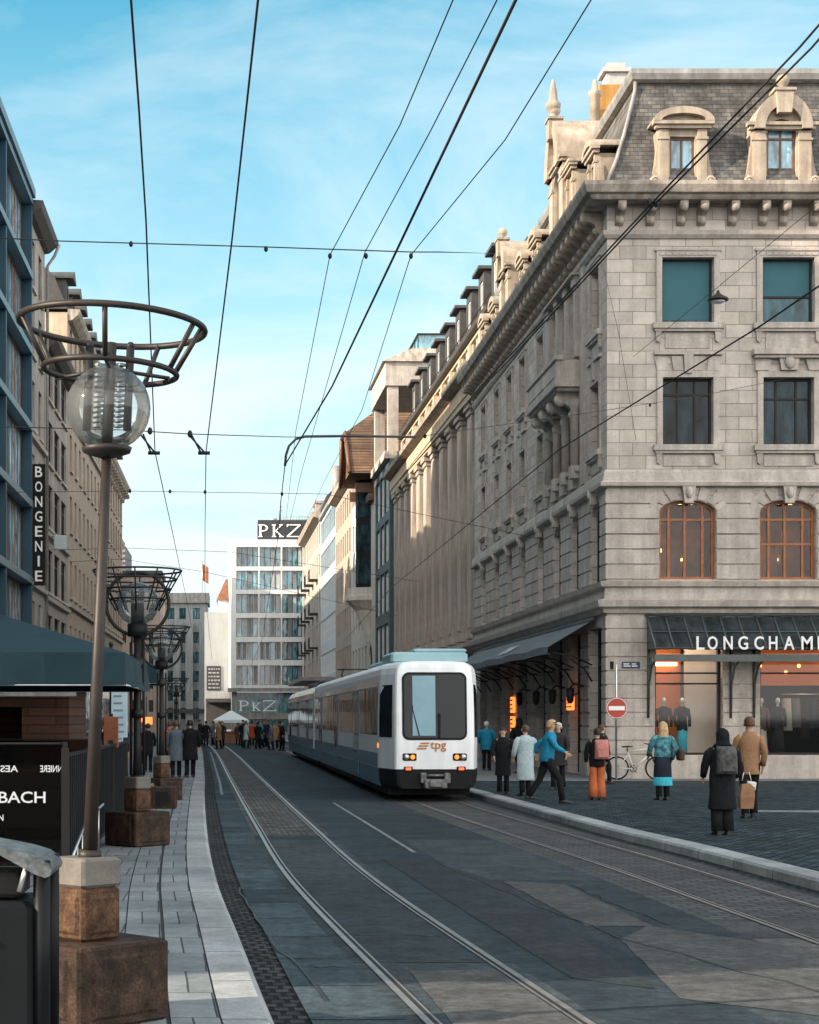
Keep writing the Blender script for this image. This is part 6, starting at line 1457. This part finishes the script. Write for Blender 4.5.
HAIR = dict(black=M('black_hair', (.014,.011,.01), scale=20, rough=.5), blond=M('blond_hair', (.52,.36,.19), (.36,.23,.11), scale=14, rough=.5, bump=.4), white=M('white_hair', (.6,.58,.54), scale=12, rough=.6), brown=M('brown_hair', (.09,.045,.022), scale=16, rough=.5))
EYE = M('dark_eye', (.02,.015,.012), rough=.3, bump=0); SHOE = M('dark_shoe', (.02,.018,.017), rough=.4); GLS = M('sunglasses', (.01,.01,.01), rough=.1, bump=0)

def skinned(verts, edges, radii, name, mat, parent, sub=1):
    me = bpy.data.meshes.new(name); me.from_pydata([tuple(v) for v in verts], edges, []); me.update()
    o = bpy.data.objects.new(name, me); COL.objects.link(o)
    sk = o.modifiers.new('skin', 'SKIN'); sk.use_smooth_shade = True
    if not me.skin_vertices: me.skin_vertices.new()
    for i, r in enumerate(radii):
        sv = me.skin_vertices[0].data[i]; sv.radius = (r, r) if not isinstance(r, tuple) else r; sv.use_root = (i == 0)
    ss = o.modifiers.new('sub', 'SUBSURF'); ss.levels = sub; ss.render_levels = sub
    dg = bpy.context.evaluated_depsgraph_get(); dg.update()
    me2 = bpy.data.meshes.new_from_object(o.evaluated_get(dg)); me2.name = name
    bpy.data.objects.remove(o); me2.materials.clear(); me2.materials.append(mat)
    for p in me2.polygons: p.use_smooth = True
    r = bpy.data.objects.new(name, me2); COL.objects.link(r); r.parent = parent; return r

def person(label, x, y, face, h=1.7, coat='black', hem=.85, legs='dark', hair='black', long_hair=False, hood=False, stride=.0, arms=((.05,.05),(.05,.05)), flare=1.0, skirt=None, shades=False, z=.12, group=None, lean=0, bulk=1.0, coatm=None, beanie=None, bare_legs=False, turn=0, sub=1):
    """local frame: the person looks along +Y; arms = (forward swing of elbow, of wrist) for right and left"""
    r = thing('person', label, 'person', (x, y, z), R(face), group); k = h/1.72; cm = coatm or CL[coat]
    V = lambda a, b, c: Vector((a*k, (b+lean*max(0, c-.85))*k, c*k))
    hip, kn, an = .09, .49, .075
    sR, sL = stride, -stride
    J = {}
    for nm, sx_, st in (('R', 1, sR), ('L', -1, sL)):
        J['hip'+nm] = V(sx_*hip, 0, .90)
        back = st < 0
        J['knee'+nm] = V(sx_*hip, st*.5+(.09 if stride and not back else .03), .50+(.0 if not back else -.02)); J['ank'+nm] = V(sx_*hip, st+(-.02), an+(.07 if back and stride > .15 else 0))
        J['toe'+nm] = V(sx_*(hip+.015), st+.14, .035)
    sh = .185*bulk
    for nm, sx_, (e, w_) in (('R', 1, arms[0]), ('L', -1, arms[1])):
        J['sh'+nm] = V(sx_*sh*.97, 0, 1.375); J['el'+nm] = V(sx_*(sh+.06), e-.02, 1.12+abs(e)*.25); J['wr'+nm] = V(sx_*(sh+.045), w_+.03, .89+abs(w_)*.55)
    neck, hd = V(0,0,1.46), V(0,.015,1.62)
    # body: one continuous skin surface with head, hands and separate fingers
    vs, es, rs = [], [], []
    def add(p, r_, par=None):
        vs.append(Vector(p)); rs.append(r_ if isinstance(r_, tuple) else r_*k); i = len(vs)-1
        if par is not None: es.append((par, i))
        return i
    p0 = add(V(0,0,.94), .12); p1 = add(V(0,0,1.12), .11, p0); p2 = add(V(0,0,1.33), .12, p1); n0 = add(neck, .052, p2)
    h0 = add(V(0,.005,1.53), .06, n0); h1 = add(V(0,.012,1.60), .082, h0); h2 = add(V(0,0,1.67), .078, h1)
    for nm, sx_ in (('R', 1), ('L', -1)):
        a = add(J['hip'+nm], .085, p0); b = add(J['knee'+nm], .055, a); c = add(J['ank'+nm], .032, b)
        a = add(J['sh'+nm], .055, p2); b = add(J['el'+nm], .04, a); w_ = add(J['wr'+nm], .026, b)
        d = (J['wr'+nm]-J['el'+nm]).normalized(); side = Vector((0, 1, 0)); side = (side-d*side.dot(d)).normalized(); nrm = d.cross(side)
        pm_ = add(J['wr'+nm]+d*.06*k, .028, w_)
        for q, (o_, l_) in enumerate(((-.027,.06),(-.009,.075),(.009,.07),(.027,.055))):
            f0 = add(vs[pm_]+d*.03*k+side*o_*k, .010, pm_); f1 = add(vs[f0]+d*l_*.6*k, .009, f0); add(vs[f1]+d*l_*.4*k-nrm*sx_*.018*k, .008, f1)
        t0 = add(vs[w_]+d*.025*k+side*.034*k, .011, w_); add(vs[t0]+d*.04*k+side*.018*k, .009, t0)
    skinned(vs, es, rs, 'body', SKIN, r, sub)
    # face
    hc = V(0,.015,1.605)
    m = MB(); ct, st_ = cos(turn), sin(turn)
    fp = lambda a, b, c: hc+Vector(((a*ct-b*st_)*k, (a*st_+b*ct)*k, c*k))
    m.loft([[tuple(fp(a, b, c)) for a, b, c in q] for q in ([(-.014,.078,-.022),(.014,.078,-.022),(0,.108,-.02)], [(-.006,.078,.022),(.006,.078,.022),(0,.086,.022)])])
    for s in (-1, 1): m.sphere(tuple(fp(s*.088,.0,-.005)), .028*k, 8, 6, (.35,.7,1.15))
    m.build('face', SKIN, r)
    m = MB()
    for s in (-1, 1): m.sphere(tuple(fp(s*.032,.079,.022)), .011*k, 8, 5, (1.3,.5,.7)); m.box(-.001,.001,-.001,.001,0,.001)
    m.tube([tuple(fp(-.025,.079,-.052)), tuple(fp(0,.086,-.054)), tuple(fp(.025,.079,-.052))], .005*k, 5)
    if shades:
        for s in (-1, 1): m.sphere(tuple(fp(s*.034,.084,.02)), .026*k, 8, 5, (1.1,.35,.8))
        m.tube([tuple(fp(-.09,.0,.025)), tuple(fp(-.06,.075,.025)), tuple(fp(.06,.075,.025)), tuple(fp(.09,0,.025))], .006*k, 5)
    m.build('eyes_and_mouth', GLS if shades else EYE, r)
    # hair / hood
    hm = beanie or (cm if hood else HAIR[hair]); m = MB(); N = 14; rings = []
    grow = 1.12 if hood else 1.0
    for i in range(9):
        t = i/8; zz = 1.735-(.23 if long_hair else .17)*t if not hood else 1.755-.27*t
        rad = (.104 if hood or long_hair else .097)*grow*math.sqrt(max(0.02, 1-(1-min(1, t*1.9))**2))
        ring = []
        for j in range(N):
            a = 2*pi*j/N; fr = sin(a)  # +1 front
            cut = 0 if t < .38 else max(0, fr)*1.0
            rr_ = rad*(1-.42*cut*min(1, (t-.3)*3)) if cut else rad
            rr_ *= 1+.05*sin(j*2.7+i*1.9)*(0 if hood else 1); ring.append(tuple(V(rr_*.93*cos(a), rr_*1.06*sin(a)-.012, zz+ (0.0 if not cut else .05*cut*t))))
        rings.append(ring)
    m.loft(rings)
    if long_hair:
        m.loft([[tuple(V(w_*cos(2*pi*j/10), -.065+d_*sin(2*pi*j/10), zz)) for j in range(10)] for zz, w_, d_ in ((1.66,.085,.05),(1.55,.105,.055),(1.42,.12,.06),(1.30,.105,.055),(1.22,.06,.04))])
    if hood: m.loft([[tuple(V(w_*cos(2*pi*j/12), -.03+d_*sin(2*pi*j/12), zz)) for j in range(12)] for zz, w_, d_ in ((1.56,.10,.10),(1.49,.12,.115),(1.44,.15,.12))])
    m.build('hood' if hood else ('hat' if beanie else 'hair'), hm, r)
    if beanie and long_hair: pass
    # legs in trousers, shoes
    m = MB()
    for nm in 'RL':
        a, b, c = J['hip'+nm], J['knee'+nm], J['ank'+nm]
        f = flare
        m.tube([a+Vector((0,0,.05*k)), a.lerp(b, .5), b, b.lerp(c, .5), c+Vector((0,0,-.01))], [.098*k*bulk**.5,.09*k,.070*k*min(f,1.4),.066*k*f,.06*k*f*1.1], 10)
    m.sphere(tuple(V(0,0,.93)), .15*k, 10, 8, (1.05,.8,.8)); m.build('trousers', CL[legs] if not bare_legs else CL['black'], r)
    m = MB()
    for nm in 'RL':
        c, t = J['ank'+nm], J['toe'+nm]; u = (t-c); u.z = 0; u.normalize(); s_ = Vector((-u.y, u.x, 0)); zz = c.z-an*k
        m.loft([[tuple(Vector((c.x, c.y, 0))+u*q*k+s_*w_*sg*k+Vector((0,0,zz+hz*k))) for sg, hz in ((-1,.0),(1,.0),(.9,h_*.6),(.5,h_),(-.5,h_),(-.9,h_*.6))] for q, w_, h_ in ((-.075,.034,.08),(-.04,.046,.10),(.04,.05,.09),(.12,.052,.06),(.20,.034,.035))])
    m.build('shoes', SHOE, r)
    # coat with sleeves
    m = MB(); b = bulk
    R_ = lambda zz, w_, d_, yo=0: [tuple(V(w_*b*cos(2*pi*j/16)*(1+.035*sin(j*2.4+zz*7)+.025*sin(j*4.7-zz*5)), d_*b*sin(2*pi*j/16)+yo, zz)) for j in range(16)]
    hw = .155+.06*max(0, .95-hem)+ (stride*.25 if hem < .7 else 0)
    rg = [R_(hem, hw, .125+.05*max(0, .9-hem)+stride*(.45 if hem < .7 else 0)), R_(hem+.02, hw+.006, .13+.05*max(0, .9-hem)+stride*(.45 if hem < .7 else 0))]
    if hem < .8: rg.append(R_((hem+.95)/2, hw-.01, .135))
    rg += [R_(.97, .178, .132), R_(1.08, .166, .124), R_(1.22, .18, .128), R_(1.32, .190, .128), R_(1.385, .172, .116), R_(1.43, .122, .095), R_(1.475, .07, .072)]
    m.loft(rg)
    for nm, s in (('R',1),('L',-1)):
        a, e, w_ = J['sh'+nm], J['el'+nm], J['wr'+nm]
        m.tube([a+Vector((-s*.075*k*b,0,.012*k)), a+Vector((-s*.03*k,0,.0)), a+Vector((s*.012*k,0,-.045*k)), a.lerp(e, .5), e, e.lerp(w_, .5), w_], [.03*k*b,.058*k*b,.066*k*b,.062*k*b,.056*k*b,.05*k*b,.043*k*b], 10)
    m.build('coat', cm, r)
    if skirt:
        m = MB(); top, bot, mt, w1, w2 = skirt; m.loft([[tuple(V(w_*cos(2*pi*j/16), w_*.85*sin(2*pi*j/16), zz)) for j in range(16)] for zz, w_ in ((bot,w2),(bot+.02,w2+.004),((top+bot)/2,(w1+w2)/2+.012),(top,w1))]); m.build('skirt', mt, r)
    return r
def backpack(label, x, y, face, z, h, mat, w=.15, pocket=None):
    r = thing('backpack', label, 'backpack', (x, y, z), R(face)); m = MB()
    m.loft([[(a*w*(1-.1*q), d, h*(.02+.96*q)) for a, d in ((-1,.0),(1,.0),(1,-.10*f),(.7,-.15*f),(-.7,-.15*f),(-1,-.10*f))] for q, f in ((0,.75),(.06,1),(.6,1.0),(.85,.85),(1,.35))]); m.build('bag', mat, r)
    m = MB(); m.bbox(-w*.7, w*.7, -.175, -.135, h*.1, h*.45, .015); m.build('pocket', pocket or mat, r)
    m = MB()
    for s in (-1, 1): m.tube([(s*w*.6,.0,h*.95),(s*w*.75,.10,h*1.04),(s*w*.8,.22,h*.9),(s*w*.85,.25,h*.5),(s*w*.9,.1,h*.12)], .014, 6)
    m.tube([(-.03,-.01,h*.98),(0,-.02,h*1.08),(.03,-.01,h*.98)], .009, 5); m.build('straps', BLACK, r); return r

# on the right, before the corner building (facing 0 = walking away from the camera)
person('person in long black hooded padded coat with backpack, seen from behind, nearest on the cobbles', 7.41, 25.9, 4, 1.60, 'black', .42, 'black', 'black', hood=True, arms=((.04,.10),(.05,.12)), bulk=1.2, flare=1.5, sub=2)
m_bp = M('black_patterned_bag', (.09,.09,.088), (.010,.010,.011), scale=13, rough=.7, bump=.3)
backpack('black backpack with pale leaf pattern on the black coated person', 7.41, 25.9-.155, 4, .12+.92, .44, m_bp, .16)
person('person in camel tan jacket and dark trousers walking away beside the black coat', 9.15, 30.3, -8, 1.80, 'tan', .74, 'black', 'brown', stride=.13, arms=((-.05,.0),(.10,.22)), bulk=1.0, sub=2)
BG = thing('paper_bag', 'brown paper carrier bag with white top hanging between the two nearest people', 'bag', (8.86, 29.5, .33))
m = MB(); m.loft([[(-.12,-.07,0),(.10,-.07,0),(.10,.07,0),(-.12,.07,0)],[(-.13,-.09,.2),(.12,-.08,.2),(.12,.09,.2),(-.13,.08,.2)],[(-.09,-.05,.42),(.13,-.04,.45),(.13,.04,.45),(-.09,.05,.42)]], smooth=False); m.build('bag', M('kraft_paper', (.27,.15,.08), (.20,.105,.055), scale=5, rough=.8, bump=.3), BG)
m = MB(); m.loft([[(.0,-.055,.30),(.134,-.055,.32),(.134,.055,.34),(.0,.055,.30)],[(.02,-.04,.46),(.16,-.05,.44),(.16,.03,.46),(.02,.04,.48)]], smooth=False); m.tube([(-.08,0,.48),(-.05,0,.62),(.05,0,.62),(.08,0,.48)], .008, 5); m.build('tissue_and_handle', M('white_tissue', (.7,.66,.6), rough=.9), BG)
person('person with long blond hair in blue patterned jacket and dark skirt with turquoise hem', 9.26, 36.9, 10, 1.70, 'teal', .92, 'black', 'blond', long_hair=True, arms=((-.08,.02),(.08,.16)), coatm=PATT, skirt=(.98,.42,CL['navy'],.165,.20), bulk=1.08, sub=2)
SK = thing('shoulder_bag', 'brown shoulder bag at the hip of the blond person', 'bag', (9.62, 36.8, .98)); m = MB(); m.bbox(-.06, .06, -.16, .16, 0, .24, .03); m.tube([(0,-.1,.24),(-.12,-.02,.5),(-.25,.0,.62),(-.2,.1,.5),(0,.1,.24)], .01, 5); m.build('bag', CL['brown'], SK)
m = MB(); m.loft([[(9.26+w_*cos(2*pi*j/16), 36.9+w_*.86*sin(2*pi*j/16), zz) for j in range(16)] for zz, w_ in ((.43,.212),(.45,.214),(.62,.206))]); hem_ = m.build('turquoise_hem', CL['turq'], None)
pp = [o for o in bpy.data.objects if o.name.startswith('person') and 'blond' in str(o.get('label'))][0]; hem_.parent = pp; hem_.matrix_parent_inverse = (Matrix.Translation((9.26,36.9,.12)) @ Matrix.Rotation(R(10), 4, 'Z')).inverted()
person('dark haired person in black jacket and wide orange trousers near the no entry sign', 7.84, 36.9, 0, 1.56, 'black', .80, 'orange', 'black', flare=1.75, arms=((.02,.08),(.02,.06)), bulk=1.08, sub=2)
backpack('salmon pink backpack on the person in orange trousers', 7.90, 36.9-.13, 0, 1.0, .44, CL['pink'], .155)
person('person in bright blue jacket striding to the right with dark trousers and sunglasses', 6.50, 35.6, -98, 1.74, 'blue', .86, 'black', 'blond', stride=.34, arms=((.16,.30),(-.22,-.24)), shades=True, lean=.14, bulk=1.12, sub=2)
person('person in long pale puffer coat partly behind the blue jacket', 6.62, 38.9, 20, 1.62, 'puffer', .38, 'black', 'brown', arms=((.03,.08),(.03,.08)), bulk=1.2)
person('person in black coat facing the camera next to the tram', 6.25, 39.8, 178, 1.56, 'black', .48, 'black', 'black', long_hair=True, arms=((.06,.14),(.06,.14)), bulk=1.12, sub=2)
person('person in blue anorak standing far back between the tram and the side shops', 8.55, 58, -20, 1.66, 'teal', .72, 'black', 'white', arms=((.05,.12),(.05,.15)), bulk=1.2, coatm=CL['blue'])
person('tall dark figure in front of the side shop doors', 9.15, 55, 30, 1.78, 'black', .55, 'black', 'black', hood=True, stride=.1, bulk=1.15)
person('person in dark clothes with pale grey hair behind the blue jacket', 8.02, 42.3, 150, 1.66, 'dark', .62, 'black', 'white', stride=.12, bulk=1.12)
person('person in dark jacket near the shop wall behind the pink backpack', 9.95, 46.2, -70, 1.6, 'dark', .8, 'black', 'brown', stride=.2)
# on the left pavement
person('person in slate blue coat walking away on the left pavement', -1.80, 51, 0, 1.70, 'grey', .50, 'black', 'brown', stride=.12, bulk=1.15)
person('person in long black coat walking away along the left kerb', -1.38, 51, 0, 1.72, 'black', .52, 'black', 'black', stride=.10, bulk=1.18)
lt = [(-2.9,56,'black','person in black among the left terrace crowd, nearest the slate blue coat'),(-2.35,60,'red','person in rust red jacket among the left terrace crowd'),(-3.4,52,'dark','person in charcoal jacket in the left crowd by the twin posts'),(-4.1,58,'brown','person in brown jacket at the left rim of the terrace crowd'),(-2.6,68,'navy','person in navy coat behind the rust red jacket'),(-3.7,66,'grey','person in grey coat at the back of the left crowd'),(-3.0,44,'black','person in black under the smaller teal parasol'),(-3.5,46,'navy','person in navy standing beside the pole of the smaller parasol')]
for i, (x, y, c, lab) in enumerate(lt): person(lab, x, y, 40*i, 1.6+.04*(i % 4), c, .6+.1*(i % 3), 'black', ('black','brown','blond')[i % 3], stride=.08*(i % 2), group='crowd on the left pavement')
# seated guests behind the glass screens
def seated(label, x, y, face, coat, hair):
    r = person(label, x, y, face, 1.68, coat, .86, 'black', hair, arms=((.22,.34),(.2,.32)), z=-.30); return r
# far crowd crossing the end of the street
FG = 'people crossing the far end of the street'
protos = {}
spots = [(206,113,'black'),(213,118,'grey'),(219,104,'tan'),(222,110,'navy'),(243,112,'black'),(246,106,'puffer'),(252,115,'red'),(258,104,'black'),(261,109,'teal'),(267,112,'navy'),(271,101,'grey'),(275,106,'tan'),(279,110,'brown'),(282,98,'black'),(200,120,'navy'),(238,117,'brown'),(263,118,'dark')]
where = ('at the left kerb end','left of the market tent','just before the market tent, left','beside the left tent pole','right of the market tent','just right of the market tent','behind the right tent pole','below the large shop letters','beneath the second shop letter','under the third shop letter','before the shop glass','near the lamp by the shop glass','close to the rear of the tram','nearest to the rear of the tram','farthest left at the street end','behind the stall table','farthest back before the shop doors')
for i, (xp, Y, c) in enumerate(spots):
    lab = f'distant person in {dict(red="rust red",puffer="pale teal").get(c, c)} {where[i]}'
    if c not in protos:
        protos[c] = person(lab, (xp-236)*Y/1700, Y, 60*i, 1.7, c, .55, 'black', ('black','brown')[i % 2], stride=.12, group=FG, z=0)
    else:
        q = copy_tree(protos[c]); q.location = ((xp-236)*Y/1700, Y, 0); q.rotation_euler = (0,0,R(47*i)); q['label'] = lab; s_ = .93+.03*(i % 5); q.scale = (s_,)*3
# mannequins in the shop windows
def mannequin(label, x, top, bottom, wide=.16, face=180, y=51.0):
    r = thing('mannequin', label, 'mannequin', (x, y, .80), R(face)); m = MB(); rs_ = lambda zz, a, b: [(a*cos(2*pi*j/14), b*sin(2*pi*j/14), zz) for j in range(14)]
    m.loft([rs_(.72,.17,.11), rs_(.95,.15,.11), rs_(1.15,.14,.10), rs_(1.33,.19,.11), rs_(1.40,.17,.09), rs_(1.45,.06,.06)])
    for s in (-1, 1): m.tube([(s*.17,0,1.38),(s*.23,0,1.1),(s*.2,.1,.85)], [.06,.05,.04], 8)
    m.build('top', top, r)
    m = MB(); m.loft([rs_(.02,wide,.13), rs_(.4,wide*.95,.12), rs_(.76,.15,.11)]); m.build('lower_garment', bottom, r)
    m = MB(); m.tube([(0,0,1.42),(0,0,1.52)], .04, 8); m.sphere((0,.01,1.61), .085, 10, 8, (.85,1,1.2)); m.build('head', M('mannequin_white', (.55,.55,.54), rough=.5) if 'mannequin_white' not in bpy.data.materials else bpy.data.materials['mannequin_white'], r)
mannequin('left mannequin in dark top in the first shop window', 12.83, CL['black'], CL['dark']); mannequin('mannequin in dark top and turquoise trousers in the first shop window', 13.38, CL['black'], CL['turq'])
mannequin('mannequin in pale grey skirt in the second shop window', 15.75, CL['brown'], CL['beige'], .2); mannequin('mannequin in long black coat in the second shop window', 16.25, CL['black'], CL['black'], .2)
